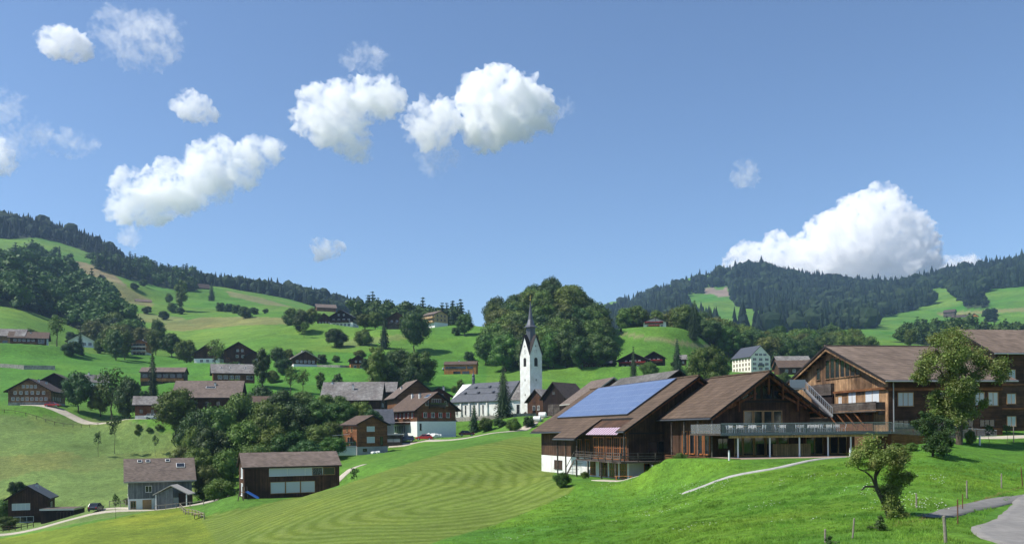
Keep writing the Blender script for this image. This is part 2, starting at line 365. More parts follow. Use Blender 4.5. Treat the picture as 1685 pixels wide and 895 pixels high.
# ------------------------------------------------------------------ level ground under the buildings (x, y, z, flat radius, outer radius)
def pad(px, py, D, r0, r1):
    p = P(px, py, D); PADS.append((p.x, p.y, p.z, r0, r1)); return p
# ------------------------------------------------------------------ the ground sheet
G_MEADOW = (.078, .170, .024)
FIELDS = [  # polygon of bearings on the ground, distance range, colour, softness
 ([(980,560),(1230,560),(1230,700),(980,700)], 300, 520, (.072,.165,.024)),
 ([(0,555),(800,555),(800,660),(0,660)], 250, 420, (.060,.160,.022)),
 ([(-300,680),(0,684),(60,684),(215,690),(330,730),(345,800),(300,832),(200,848),(120,862),(0,884),(-300,930)], 140, 262, (.108,.165,.045)),
 ([(40,748),(110,742),(150,755),(120,770),(60,775),(0,790),(-100,800),(-100,760)], 140, 262, (.125,.155,.045)),
 ([(120,755),(300,735),(330,745),(200,770),(110,778)], 140, 262, (.112,.155,.045)),
 ([(0,690),(60,694),(150,700),(220,730),(110,742),(40,748),(100,715)], 200, 262, (.095,.150,.040)),
 ([(-300,935),(0,886),(120,866),(200,850),(300,830),(345,852),(390,900),(420,960),(-300,1010)], 0, 160, (.130,.180,.022)),
 ([(330,850),(450,826),(560,800),(640,772),(740,742),(815,727),(868,714),(910,713),(910,790),(945,800),(935,812),(830,858),(700,897),(600,940),(200,1100),(360,900)], 0, 178, (.108,.160,.024)),
 ([(330,522),(420,521),(500,524),(520,532),(400,535),(300,545),(240,540),(290,530)], 450, 800, (.150,.165,.055)),
 ([(125,430),(140,432),(185,450),(210,470),(170,462),(120,440)], 800, 1300, (.190,.165,.085)),
 ([(170,455),(200,470),(245,490),(255,505),(190,495)], 500, 1200, (.150,.160,.060)),
 ([(370,478),(430,490),(480,505),(440,502),(380,488)], 600, 1200, (.150,.165,.065)),
 ([(220,515),(300,522),(320,535),(230,530)], 400, 900, (.135,.165,.055)),
 ([(560,560),(700,545),(700,552),(560,575)], 400, 600, (.115,.165,.045)),
 ([(1010,545),(1200,572),(1260,590),(1260,594),(1190,580),(1010,549)], 400, 560, (.150,.170,.070)),
 ([(1540,515),(1700,505),(1700,512),(1550,520)], 1200, 1900, (.150,.165,.060)),
]
FOREST_G = []   # filled by the woods: (polygon, d0, d1)
MOWN = FIELDS[7][0]
def build_ground():
    nu, nv = 1150, 1000
    u = np.linspace(-1350, 1750, nu); yy = np.exp(np.linspace(math.log(8), math.log(5060), nv)) - 26
    Y = np.repeat(yy[:, None], nu, 1); X = u[None, :] * (Y + 34) / F
    x = X.ravel(); y = Y.ravel(); z = zg(x, y)
    V = np.stack([x, y, z], 1)
    idx = np.arange(nu * nv).reshape(nv, nu)
    fa = np.stack([idx[:-1, :-1], idx[:-1, 1:], idx[1:, 1:], idx[1:, :-1]], -1).reshape(-1, 4)
    ys = np.maximum(y, 5)
    rx, ry = rawpix(x, ys, z)
    jit = fbm(x / 5, y / 5, 3, 21) * 9 * np.clip(80 / ys, .15, 1.5)
    col = np.tile(np.array(G_MEADOW), (len(x), 1))
    # near right meadow: lush
    near = np.clip((125 - ys) / 25, 0, 1) * np.clip((rx - 600) / 100, 0, 1)
    col = col * (1 - near[:, None]) + np.array((.072, .178, .022)) * near[:, None]
    pat = np.clip(fbm(x / 14, y / 9, 3, 33) * 3 + .35, 0, 1) * near
    col = col * (1 - pat[:, None] * .55) + np.array((.110, .190, .014)) * (pat * .55)[:, None]
    # gentle large-scale variety between the hill meadows
    v = fbm(x / 90, y / 90, 3, 41) * np.clip((ys - 250) / 100, 0, 1)
    col = col * (1 + v[:, None] * np.array((1.3, .45, .9)))
    for k, (poly, d0, d1, c) in enumerate(FIELDS):
        m = inpoly(rx + jit, ry + jit * .4, poly) & (ys > d0) & (ys < d1)
        col[m] = c
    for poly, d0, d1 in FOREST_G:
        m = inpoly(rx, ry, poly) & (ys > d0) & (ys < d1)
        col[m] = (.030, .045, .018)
    # cliff bare rock on the far hill
    m = inpoly(rx, ry, [(1158,474),(1172,472),(1180,478),(1196,473),(1202,488),(1184,492),(1176,484),(1160,484)]) & (ys > 1900) & (ys < 2500)
    col[m] = (.20, .16, .13)
    # swaths of the mown field follow its edges
    pts = np.array([(P(a, b, 100).x / 100, 0) for a, b in MOWN])
    m = inpoly(rx, ry, MOWN) & (ys < 178)
    # centre line of the mowing bends round like a wide U; distance to it gives the swaths
    line = [(-6, 92), (3, 110), (4, 128), (-2, 140), (-14, 146), (-30, 143), (-44, 130)]
    line2 = [(-30, 78), (-12, 84), (0, 98), (2, 118), (-6, 132)]
    sw = np.zeros(len(x))
    ii = np.nonzero(m)[0]
    def seg(ax, ay, line):
        best = np.full(len(ax), 1e9)
        for (a, b), (c, d) in zip(line[:-1], line[1:]):
            t = np.clip(((ax - a) * (c - a) + (ay - b) * (d - b)) / ((c - a) ** 2 + (d - b) ** 2), 0, 1)
            best = np.minimum(best, np.hypot(ax - a - t * (c - a), ay - b - t * (d - b)))
        return best
    ax, ay = x[ii], y[ii]
    wob = fbm(ax / 24, ay / 24, 2, 55) * 9 + fbm(ax / 6, ay / 6, 2, 56) * .8
    sw[ii] = seg(ax, ay, line) + wob
    me = np_mesh('ground', V, fa, [], smooth=True)
    a = me.attributes.new('field', 'FLOAT_COLOR', 'POINT'); a.data.foreach_set('color', np.concatenate([col, m[:, None].astype(float)], 1).astype(np.float32).ravel())
    b = me.attributes.new('swath', 'FLOAT', 'POINT'); b.data.foreach_set('value', sw.astype(np.float32))
    g = bpy.data.materials.new('grass_ground'); t = nt(g); N = t.nodes; L = t.links; bs = N['Principled BSDF']
    bs.inputs['Roughness'].default_value = .9; bs.inputs['Specular IOR Level'].default_value = .12
    at = N.new('ShaderNodeAttribute'); at.attribute_name = 'field'; asw = N.new('ShaderNodeAttribute'); asw.attribute_name = 'swath'
    geo = N.new('ShaderNodeNewGeometry'); out = at.outputs['Color']
    def noise_(sc, det=5, ro=.6):
        n = N.new('ShaderNodeTexNoise'); n.inputs['Scale'].default_value = sc; n.inputs['Detail'].default_value = det; n.inputs['Roughness'].default_value = ro
        L.new(geo.outputs['Position'], n.inputs['Vector']); return n.outputs['Fac']
    def ramp(f, lo, hi, a=0., bb=1.):
        r = N.new('ShaderNodeMapRange'); r.inputs[1].default_value = lo; r.inputs[2].default_value = hi; r.inputs[3].default_value = a; r.inputs[4].default_value = bb
        L.new(f, r.inputs[0]); return r.outputs[0]
    def mul(a, f):
        h = N.new('ShaderNodeVectorMath'); h.operation = 'SCALE'; L.new(a, h.inputs[0]); L.new(f, h.inputs['Scale']); return h.outputs[0]
    for sc, k in ((.018, .18), (.12, .20), (.9, .27), (5., .36)):
        out = mul(out, ramp(noise_(sc), .3, .7, 1 - k, 1 + k))
    # dry/yellow tint patches
    mx = N.new('ShaderNodeMix'); mx.data_type = 'RGBA'; mx.blend_type = 'MULTIPLY'; L.new(ramp(noise_(.06, 4), .5, .72, 0, .5), mx.inputs[0]); L.new(out, mx.inputs[6]); mx.inputs[7].default_value = (1.35, 1.0, .85, 1); out = mx.outputs[2]
    # swaths
    m1 = N.new('ShaderNodeMath'); m1.operation = 'MULTIPLY'; L.new(asw.outputs['Fac'], m1.inputs[0]); m1.inputs[1].default_value = 2 * math.pi / 2.15
    m2 = N.new('ShaderNodeMath'); m2.operation = 'MULTIPLY_ADD'; L.new(noise_(.5, 4), m2.inputs[0]); m2.inputs[1].default_value = 3.4; L.new(m1.outputs[0], m2.inputs[2])
    m3 = N.new('ShaderNodeMath'); m3.operation = 'SINE'; L.new(m2.outputs[0], m3.inputs[0])
    st = ramp(m3.outputs[0], -.7, .9)
    m4 = N.new('ShaderNodeMath'); m4.operation = 'MULTIPLY'; L.new(st, m4.inputs[0]); L.new(at.outputs['Alpha'], m4.inputs[1])
    m5 = N.new('ShaderNodeMath'); m5.operation = 'MULTIPLY'; L.new(m4.outputs[0], m5.inputs[0]); L.new(ramp(noise_(1.4, 4, .7), .35, .65, .25, 1), m5.inputs[1])
    mx2 = N.new('ShaderNodeMix'); mx2.data_type = 'RGBA'; L.new(ramp(m5.outputs[0], 0, 1, 0, .62), mx2.inputs[0]); L.new(out, mx2.inputs[6]); mx2.inputs[7].default_value = (.178, .228, .058, 1)
    mx3 = N.new('ShaderNodeMix'); mx3.data_type = 'RGBA'
    inv = ramp(m3.outputs[0], -.95, -.2, 1, 0); m6 = N.new('ShaderNodeMath'); m6.operation = 'MULTIPLY'; L.new(inv, m6.inputs[0]); L.new(at.outputs['Alpha'], m6.inputs[1])
    L.new(ramp(m6.outputs[0], 0, 1, 0, .5), mx3.inputs[0]); L.new(mx2.outputs[2], mx3.inputs[6]); mx3.inputs[7].default_value = (.086, .126, .016, 1)
    L.new(mx3.outputs[2], bs.inputs['Base Color'])
    bp = N.new('ShaderNodeBump'); bp.inputs['Strength'].default_value = .95; bp.inputs['Distance'].default_value = .12; L.new(noise_(3.5, 6, .75), bp.inputs['Height']); L.new(bp.outputs[0], bs.inputs['Normal'])
    me.materials.append(g)
    tag(link_mesh('ground', me), kind='structure')

def road(name, pts, width, m, lift=.05, step=1.0, kerb=None):
    """a strip draped over the ground; pts world (x, y)"""
    pts = [Vector((p[0], p[1])) for p in pts]
    dense = []
    for i in range(len(pts) - 1):
        p0 = pts[max(i - 1, 0)]; p1 = pts[i]; p2 = pts[i + 1]; p3 = pts[min(i + 2, len(pts) - 1)]
        n = max(2, int((p2 - p1).length / step))
        for k in range(n):
            t = k / n
            dense.append(.5 * ((2 * p1) + (p2 - p0) * t + (2 * p0 - 5 * p1 + 4 * p2 - p3) * t * t + (3 * p1 - p0 - 3 * p2 + p3) * t ** 3))
    dense.append(pts[-1])
    nw = max(3, int(width / .4) + 1); V = []; wd = width if callable(width) else (lambda t: width)
    for i, p in enumerate(dense):
        d = (dense[min(i + 1, len(dense) - 1)] - dense[max(i - 1, 0)]).normalized(); nrm = Vector((-d.y, d.x))
        for j in range(nw):
            s = (j / (nw - 1) - .5) * width * (1 + .04 * math.sin(i * .7 + j)); V.append((p.x + nrm.x * s, p.y + nrm.y * s))
    V = np.array(V); jr = np.random.default_rng(5); V = V + (jr.normal(0, .05, V.shape) * (np.arange(len(V)) % nw % (nw - 1) == 0)[:, None]); z = zg(V[:, 0], V[:, 1]) + lift
    z2 = z.reshape(-1, nw)
    # rim skirts so that the strip reads as a slab on the turf
    V3 = np.concatenate([V, z[:, None]], 1).reshape(len(dense), nw, 3)
    lo = V3[:, :1].copy(); lo[..., 2] -= .3; hi = V3[:, -1:].copy(); hi[..., 2] -= .3
    V3 = np.concatenate([lo, V3, hi], 1); k = nw + 2
    idx = np.arange(len(dense) * k).reshape(-1, k)
    fa = np.stack([idx[:-1, :-1], idx[:-1, 1:], idx[1:, 1:], idx[1:, :-1]], -1).reshape(-1, 4)
    return tag(link_mesh(name, np_mesh(name, V3.reshape(-1, 3), fa, [m], smooth=True)), kind='structure')
# ------------------------------------------------------------------ trees
def ico(sub):
    bm = bmesh.new(); bmesh.ops.create_icosphere(bm, subdivisions=sub, radius=1)
    v = np.array([x.co[:] for x in bm.verts]); f = np.array([[q.index for q in x.verts] for x in bm.faces]); bm.free(); return v, f
ICO1, ICO2 = ico(1), ico(2)
def quads_at(c, n, size, rng, aspect=.7, tilt=.7):
    """leaf faces: centres c, preferred normals n"""
    k = len(c); nn = n + rng.normal(0, tilt, (k, 3)); nn /= np.linalg.norm(nn, axis=1)[:, None] + 1e-9
    a = rng.normal(0, 1, (k, 3)); t = np.cross(nn, a); t /= np.linalg.norm(t, axis=1)[:, None] + 1e-9
    b = np.cross(nn, t); s = (size * rng.uniform(.6, 1.3, k))[:, None]
    V = np.stack([c - t * s, c - b * s * aspect, c + t * s, c + b * s * aspect], 1)
    return V.reshape(-1, 3)
def tri_pack(parts):
    """parts: list of (V, F(k) ) -> all faces as quads (triangles repeat no vertex: pad by splitting)"""
    vs = []; q = []; t = []; b = 0
    for v, f in parts:
        vs.append(v); (q if f.shape[1] == 4 else t).append(f + b); b += len(v)
    return np.concatenate(vs), (np.concatenate(q) if q else None), (np.concatenate(t) if t else None)
def mixed_mesh(name, V, Q, T, mats, qm=None, tm=None, smooth_t=True):
    me = bpy.data.meshes.new(name); nq = 0 if Q is None else len(Q); ntr = 0 if T is None else len(T)
    me.vertices.add(len(V)); me.vertices.foreach_set('co', np.asarray(V, np.float32).ravel())
    li = np.concatenate([x.ravel() for x in (Q, T) if x is not None]).astype(np.int32)
    me.loops.add(len(li)); me.loops.foreach_set('vertex_index', li)
    me.polygons.add(nq + ntr)
    st = np.concatenate([np.arange(nq) * 4, nq * 4 + np.arange(ntr) * 3]).astype(np.int32)
    me.polygons.foreach_set('loop_start', st)
    for m in mats: me.materials.append(m)
    mi = np.zeros(nq + ntr, np.int32)
    if qm is not None and nq: mi[:nq] = qm
    if tm is not None and ntr: mi[nq:] = tm
    me.polygons.foreach_set('material_index', mi)
    me.update(calc_edges=True); return me
def limb(parts, a, b, r0, r1, n=6):
    mb = MB().tube(a, b, r0, r1, n, cap=False); parts.append((np.array(mb.v), np.array(mb.f)))
def broad(seed, h0=.10, wr=.42, nl=24, per=260, leaf=.020, top=.5, fill=.8, lr=(.11, .19), flat=1.):
    """crown of unit height: lobes on an egg, each a skin of leaf clusters over a shaded core. returns (V, Q, T)"""
    rng = np.random.default_rng(seed); parts = []
    cz = (1 + h0) / 2; hz = (1 - h0) / 2
    for i in range(nl):
        # points spread over an ellipsoid, some inside
        g = (i + .5) / nl; th = math.acos(1 - 2 * g); ph = i * 2.39996 + rng.uniform(-.5, .5)
        rr = rng.uniform(.62, .86) if i % 4 else rng.uniform(.1, .5)
        R = rng.uniform(*lr); egg = 1 - .28 * max(0, math.cos(th)) if top < .6 else 1 - .1 * abs(math.cos(th))
        c = np.array([math.sin(th) * math.cos(ph) * wr * rr * egg, math.sin(th) * math.sin(ph) * wr * rr * egg, cz + math.cos(th) * hz * rr * .95])
        c[:2] += rng.normal(0, .02, 2); c[2] = min(c[2], 1 - R * .8)
        v, f = ICO1; nv = v * (1 + rng.uniform(-.12, .12, (len(v), 1)))
        parts.append((c + nv * R * np.array([1, 1, .85]) * fill, f))
        k = int(per * (R / .15) ** 2); d = rng.normal(0, 1, (k, 3)); d[:, 2] += .25; d /= np.linalg.norm(d, axis=1)[:, None]
        bump = 1 + .22 * np.sin(d[:, 0] * 7 + seed + i) * np.sin(d[:, 1] * 8 + i) * np.sin(d[:, 2] * 6 + 2 * i)
        pos = c + d * (R * bump * rng.uniform(.82, 1.16, k))[:, None] * np.array([1, 1, .85 * flat])
        V = quads_at(pos, d, leaf, rng); parts.append((V, np.arange(k * 4).reshape(-1, 4)))
    return tri_pack(parts)
def conif(seed, wr=.2, tiers=22, leaf=.016, narrow=1., h0=.04):
    rng = np.random.default_rng(seed); parts = []
    # shaded inner cone
    n = 10; v = [(math.cos(6.283 * i / n) * wr * .55, math.sin(6.283 * i / n) * wr * .55, h0 + .04) for i in range(n)] + [(0, 0, .97), (0, 0, h0)]
    parts.append((np.array(v), np.array([(i, (i + 1) % n, n) for i in range(n)] + [((i + 1) % n, i, n + 1) for i in range(n)])))
    for t in range(tiers):
        z = h0 + (1 - h0) * (t / tiers) ** .95; R = wr * (1 - (t / tiers)) ** .8 * rng.uniform(.85, 1.12) + .012
        nb = max(5, int(15 * (1 - t / tiers)) + 4); ph0 = rng.uniform(0, 6.28)
        for b in range(nb):
            ph = ph0 + 6.283 * b / nb + rng.uniform(-.2, .2); L_ = R * rng.uniform(.75, 1.15); m = max(4, int(L_ / leaf * 2.6))
            s = rng.uniform(.25, 1, m); droop = .30 * L_
            c = np.stack([np.cos(ph) * L_ * s, np.sin(ph) * L_ * s, z - droop * s ** 1.6 + rng.normal(0, .004, m)], 1)
            c[:, :2] += rng.normal(0, leaf * .8, (m, 2)) * (1.2 - s[:, None] * .7)
            nr = np.tile(np.array([math.cos(ph) * .6, math.sin(ph) * .6, .8]), (m, 1))
            parts.append((quads_at(c, nr, leaf, rng, .55, .45), np.arange(m * 4).reshape(-1, 4)))
    return tri_pack(parts)
def trunk_mesh(name, h, r, seed, forks=5, spread=.22):
    rng = random.Random(seed); parts = []; p = Vector((0, 0, -.06)); rr = r
    for i in range(5):
        q = Vector((rng.uniform(-.012, .012) * (i + 1), rng.uniform(-.012, .012) * (i + 1), h * (i + 1) / 5)); limb(parts, p, q, rr, rr * .86, 8); p = q; rr *= .86
    for k in range(forks):
        a = k * 2.4 + rng.random(); st = Vector((0, 0, h * rng.uniform(.55, 1))); en = st + Vector((math.cos(a) * spread, math.sin(a) * spread, rng.uniform(.12, .3)))
        limb(parts, st, en, rr * .7, rr * .3)
    V, Q, T = tri_pack(parts); return mixed_mesh(name, V, Q, T, [M['bark']])
PROTO = {}
def proto(kind, crown, trunk, leafmat):
    V, Q, T = crown; PROTO[kind] = (mixed_mesh('crown', V, Q, T, [leafmat]), trunk)
for i in range(4): proto('round%d' % i, broad(100 + i, .08, .40 + .04 * (i % 2), 26, 240, .019), trunk_mesh('trunk', .3, .022, i), M['leaf'])
for i in range(2): proto('dark%d' % i, broad(150 + i, .06, .42, 26, 240, .019), trunk_mesh('trunk', .28, .022, 20 + i), M['leaf_dark'])
for i in range(2): proto('light%d' % i, broad(170 + i, .08, .40, 24, 230, .020), trunk_mesh('trunk', .3, .022, 24 + i), M['leaf_light'])
proto('rust0', broad(180, .08, .40, 24, 200, .020, fill=.7), trunk_mesh('trunk', .3, .022, 26), M['leaf_rust'])
proto('bush0', broad(201, -.02, .55, 20, 260, .024, lr=(.16, .26)), trunk_mesh('trunk', .3, .02, 8), M['leaf'])
proto('bush2', broad(208, -.02, .56, 22, 200, .030, fill=.6, lr=(.12, .24)), trunk_mesh('trunk', .3, .02, 8), M['leaf_light'])
proto('bush1', broad(205, -.02, .60, 18, 260, .024, lr=(.16, .26)), trunk_mesh('trunk', .3, .02, 8), M['leaf_dark'])
proto('tall0', broad(301, .04, .24, 26, 200, .016, lr=(.07, .12)), trunk_mesh('trunk', .3, .018, 9, spread=.12), M['leaf'])
proto('tall1', broad(305, .03, .30, 28, 200, .016, lr=(.08, .13)), trunk_mesh('trunk', .3, .018, 9, spread=.14), M['leaf_dark'])
proto('loose0', broad(401, .25, .42, 17, 150, .020, fill=.45, lr=(.09, .14)), trunk_mesh('trunk', .5, .022, 10, 8), M['leaf_light'])
proto('loose1', broad(405, .28, .36, 14, 130, .022, fill=.4, lr=(.09, .13)), trunk_mesh('trunk', .5, .020, 11, 8), M['leaf'])
proto('sapling0', broad(451, .40, .24, 7, 90, .030, fill=.3, lr=(.09, .13)), trunk_mesh('trunk', .7, .012, 12, 4, .1), M['leaf_dark'])
for i in range(2): proto('spruce%d' % i, conif(500 + i, .17 + .04 * i, 30, .012), trunk_mesh('trunk', .3, .018, 30, 0), M['needle'])
proto('spruce2', conif(510, .28, 17, .022), trunk_mesh('trunk', .3, .018, 31, 0), M['needle'])
def tree(kind, px, D, top, wpx, label, cat='tree', name='broadleaf_tree', group=None, base=None, rot=None, zoff=0., vis_trunk=True):
    """a tree whose crown top reads at `top`, crown width wpx, standing at distance D (or where sight line (px, base) meets the slope)"""
    if base is not None:
        g = hit(px, base, D * .75, D * 1.5) if D else hit(px, base); D = g.y
    p = P(px, top, D); gz = ground(p.x, p.y) + zoff; h = max(p.z - gz, .8); kk = kind.rstrip('0123456789')
    asp = {'bush': .85, 'round': 1.3, 'dark': 1.3, 'light': 1.3, 'rust': 1.3, 'loose': 1.6, 'tall': 2.3, 'sapling': 3.2, 'spruce': 3.6}[kk] * (.7 if kind == 'spruce2' else 1); W = wpx / F * D
    if not (.7 * asp * W < h < 1.12 * asp * W) and D > 100 and group != 'trees of the ravine between the houses':
        g = hit(px, top + asp * wpx, D * .6, D * 1.7)
        if D * .6 < g.y < D * 1.69 and abs(math.log(g.y / D)) < .5: D = g.y; p = P(px, top, D); gz = ground(p.x, p.y); h = max(p.z - gz, .8)
        else: h = min(h, asp * W * 1.15); gz = min(ground(p.x, p.y), 1e9)
    me, tk = PROTO[kind]; r = empty(name, (p.x, p.y, gz), random.uniform(0, 6.28) if rot is None else rot, label=label, cat=cat, group=group)
    wr = {'round': .42, 'dark': .42, 'light': .42, 'rust': .42, 'bush': .58, 'tall': .27, 'loose': .40, 'sapling': .26, 'spruce': .20}[kind.rstrip('0123456789')]
    if kind == 'spruce2': wr = .28
    W = wpx / F * D
    if PROTO[kind][1] is not None and vis_trunk: link_mesh('trunk', tk, r)
    link_mesh('crown', me, r); r.scale = (W / 2 / wr * .93, W / 2 / wr * .93, h)
    TREES.append((p.x, p.y)); return r
TREES = []
# ------------------------------------------------------------------ woods that read as one mass
def lowconif(rng):
    n = 7; vs = []; fs = []
    for t, (z0, z1, r) in enumerate(((.06, .5, .19), (.3, .76, .15), (.56, 1.0, .10))):
        b = len(vs); k = n
        for i in range(k):
            a = 6.283 * (i + .5 * t) / k; rr = r * rng.uniform(.7, 1.3); vs.append((math.cos(a) * rr, math.sin(a) * rr, z0 + rng.uniform(-.05, .04)))
        vs.append((rng.uniform(-.01, .01), rng.uniform(-.01, .01), z1)); vs.append((0, 0, z0 + .1))
        for i in range(k): fs += [(b + i, b + (i + 1) % k, b + k), (b + (i + 1) % k, b + i, b + k + 1)]
    return np.array(vs), np.array(fs)
def lowbroad(rng):
    v, f = ICO2; d = v * (1 + rng.uniform(-.17, .17, (len(v), 1))); d = d * (1 + .14 * np.sin(v[:, :1] * 6 + rng.uniform(0, 6)) * np.sin(v[:, 1:2] * 6 + rng.uniform(0, 6)))
    return d * np.array([.36, .36, .46]) + np.array([0, 0, .54]), f
def leafy(rng, n=150):
    """a small crown of leaf clumps for woods at middle distance"""
    parts = []
    for i in range(11):
        a = i * 2.4; z = .2 + .68 * ((i * .618) % 1); rr = .24 * math.sin(min(1, (1.04 - z) * 1.9) * 1.57) * rng.uniform(.5, 1.1); R = rng.uniform(.13, .2)
        c = np.array([math.cos(a) * rr, math.sin(a) * rr, z * .9]); v, f = ICO1
        parts.append((c + v * R * .85 * (1 + rng.uniform(-.12, .12, (len(v), 1))), f))
        k = 45; d = rng.normal(0, 1, (k, 3)); d[:, 2] += .3; d /= np.linalg.norm(d, axis=1)[:, None]
        q = quads_at(c + d * R * rng.uniform(.85, 1.2, (k, 1)), d, .045, rng); parts.append((q, np.concatenate([np.arange(k * 4).reshape(-1, 4)[:, [0, 1, 2]], np.arange(k * 4).reshape(-1, 4)[:, [0, 2, 3]]])))
    V, Q, T = tri_pack(parts); return V, T
_r = np.random.default_rng(3)
LOWC = [lowconif(_r) for _ in range(6)]; LOWB = [lowbroad(_r) for _ in range(5)]; LEAFY = [leafy(_r) for _ in range(5)]
LEAFC = []
for _i in range(3):
    V_, Q_, T_ = conif(700 + _i, .17, 11, .03); LEAFC.append((V_, np.concatenate([T_, Q_[:, [0, 1, 2]], Q_[:, [0, 2, 3]]])))
def scatter_ground(poly, d0, d1, spacing, rng, holes=(), edge=1.):
    pts = np.array(poly, float); us = pts[:, 0]; out = []
    D = d0
    xs = []; ys = []
    nD = int((d1 - d0) / spacing) + 1
    for i in range(nD):
        D = d0 + i * spacing + rng.uniform(-.3, .3) * spacing
        x0 = (us.min() - CX) / F * D; x1 = (us.max() - CX) / F * D; n = int((x1 - x0) / spacing) + 1
        xx = x0 + (np.arange(n) + rng.uniform(-.35, .35, n)) * spacing; xs.append(xx); ys.append(np.full(n, D) + rng.uniform(-.35, .35, n) * spacing)
    x = np.concatenate(xs); y = np.concatenate(ys); z = zg(x, y); rx, ry = rawpix(x, y, z)
    m = inpoly(rx, ry, poly)
    for h in holes: m &= ~inpoly(rx, ry, h)
    return x[m], y[m], z[m]
def wood(name, label, regions, mats=('needle_far', 'wood_far'), seed=1):
    """regions: (poly, d0, d1, spacing, share of conifers, h0, h1, detail)"""
    rng = np.random.default_rng(seed); Vs = []; Fs = []; mi = []; b = 0; cnt = 0
    for poly, d0, d1, sp, cf, h0, h1, det, holes in regions:
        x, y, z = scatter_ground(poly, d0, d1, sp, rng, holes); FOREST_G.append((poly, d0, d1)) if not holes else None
        cl = fbm(x / 70, y / 70, 2, 77); hv = vnoise(x / 22, y / 22, 5)
        for i in range(len(x)):
            isc = rng.random() < np.clip(cf + cl[i] * 1.2, 0, 1) if 0 < cf < 1 else cf >= 1
            v, f = (LOWC if isc else LOWB)[rng.integers(5)] if not det else (LEAFC[rng.integers(3)] if isc else LEAFY[rng.integers(5)])
            if rng.random() < .07: continue
            h = rng.uniform(h0, h1) * (.72 + .5 * hv[i]) * (1.25 if rng.random() < .06 else 1) * (1.15 if isc else .95); s = h * rng.uniform(.85, 1.2) * (1.0 if isc else 1.15); a = rng.uniform(0, 6.28); ca, sa = math.cos(a) * s, math.sin(a) * s
            V = np.empty_like(v); V[:, 0] = v[:, 0] * ca - v[:, 1] * sa + x[i]; V[:, 1] = v[:, 0] * sa + v[:, 1] * ca + y[i]; V[:, 2] = v[:, 2] * h + z[i] - .5
            Vs.append(V); Fs.append(f + b); b += len(V); mi.append(np.full(len(f), 0 if isc else 1)); cnt += 1
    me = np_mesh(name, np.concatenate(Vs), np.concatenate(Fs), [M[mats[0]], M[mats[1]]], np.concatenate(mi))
    print('WOOD', name, cnt, len(me.polygons))
    return tag(link_mesh(name, me), label, None, None, 'stuff')
# ------------------------------------------------------------------ clouds: closed bodies of scattering vapour, far beyond the hills
def n3(p, seed):
    i = np.floor(p).astype(np.int64); f = p - i; f = f * f * (3 - 2 * f)
    def h(a, b, c):
        n = (a * 374761393 + b * 668265263 + c * 1442695041 + seed * 974634777) & 0x7fffffff
        n = ((n ^ (n >> 13)) * 1274126177) & 0x7fffffff
        return ((n ^ (n >> 16)) & 0xffff) / 65535.0
    r = 0
    for dx in (0, 1):
        for dy in (0, 1):
            for dz in (0, 1):
                w_ = (f[:, 0] if dx else 1 - f[:, 0]) * (f[:, 1] if dy else 1 - f[:, 1]) * (f[:, 2] if dz else 1 - f[:, 2])
                r = r + w_ * h(i[:, 0] + dx, i[:, 1] + dy, i[:, 2] + dz)
    return r
def vapour(name, dens, ns=None):
    m = bpy.data.materials.new(name); t = nt(m); N = t.nodes; L = t.links; N.remove(N['Principled BSDF'])
    v = N.new('ShaderNodeVolumePrincipled'); v.inputs['Color'].default_value = (1, 1, 1, 1); v.inputs['Density'].default_value = dens; v.inputs['Anisotropy'].default_value = .15
    L.new(v.outputs[0], N['Material Output'].inputs['Volume'])
    if ns:   # torn, curdled density
        tc = N.new('ShaderNodeTexCoord'); n = N.new('ShaderNodeTexNoise'); n.inputs['Scale'].default_value = ns[0]; n.inputs["Detail"].default_value = 5; n.inputs["Roughness"].default_value = .66; n.inputs['Distortion'].default_value = .4
        L.new(tc.outputs['Object'], n.inputs['Vector']); r = N.new('ShaderNodeMapRange'); L.new(n.outputs['Fac'], r.inputs[0])
        r.inputs[1].default_value = ns[1]; r.inputs[2].default_value = ns[2]; r.inputs[3].default_value = 0; r.inputs[4].default_value = dens; L.new(r.outputs[0], v.inputs['Density'])
    return m
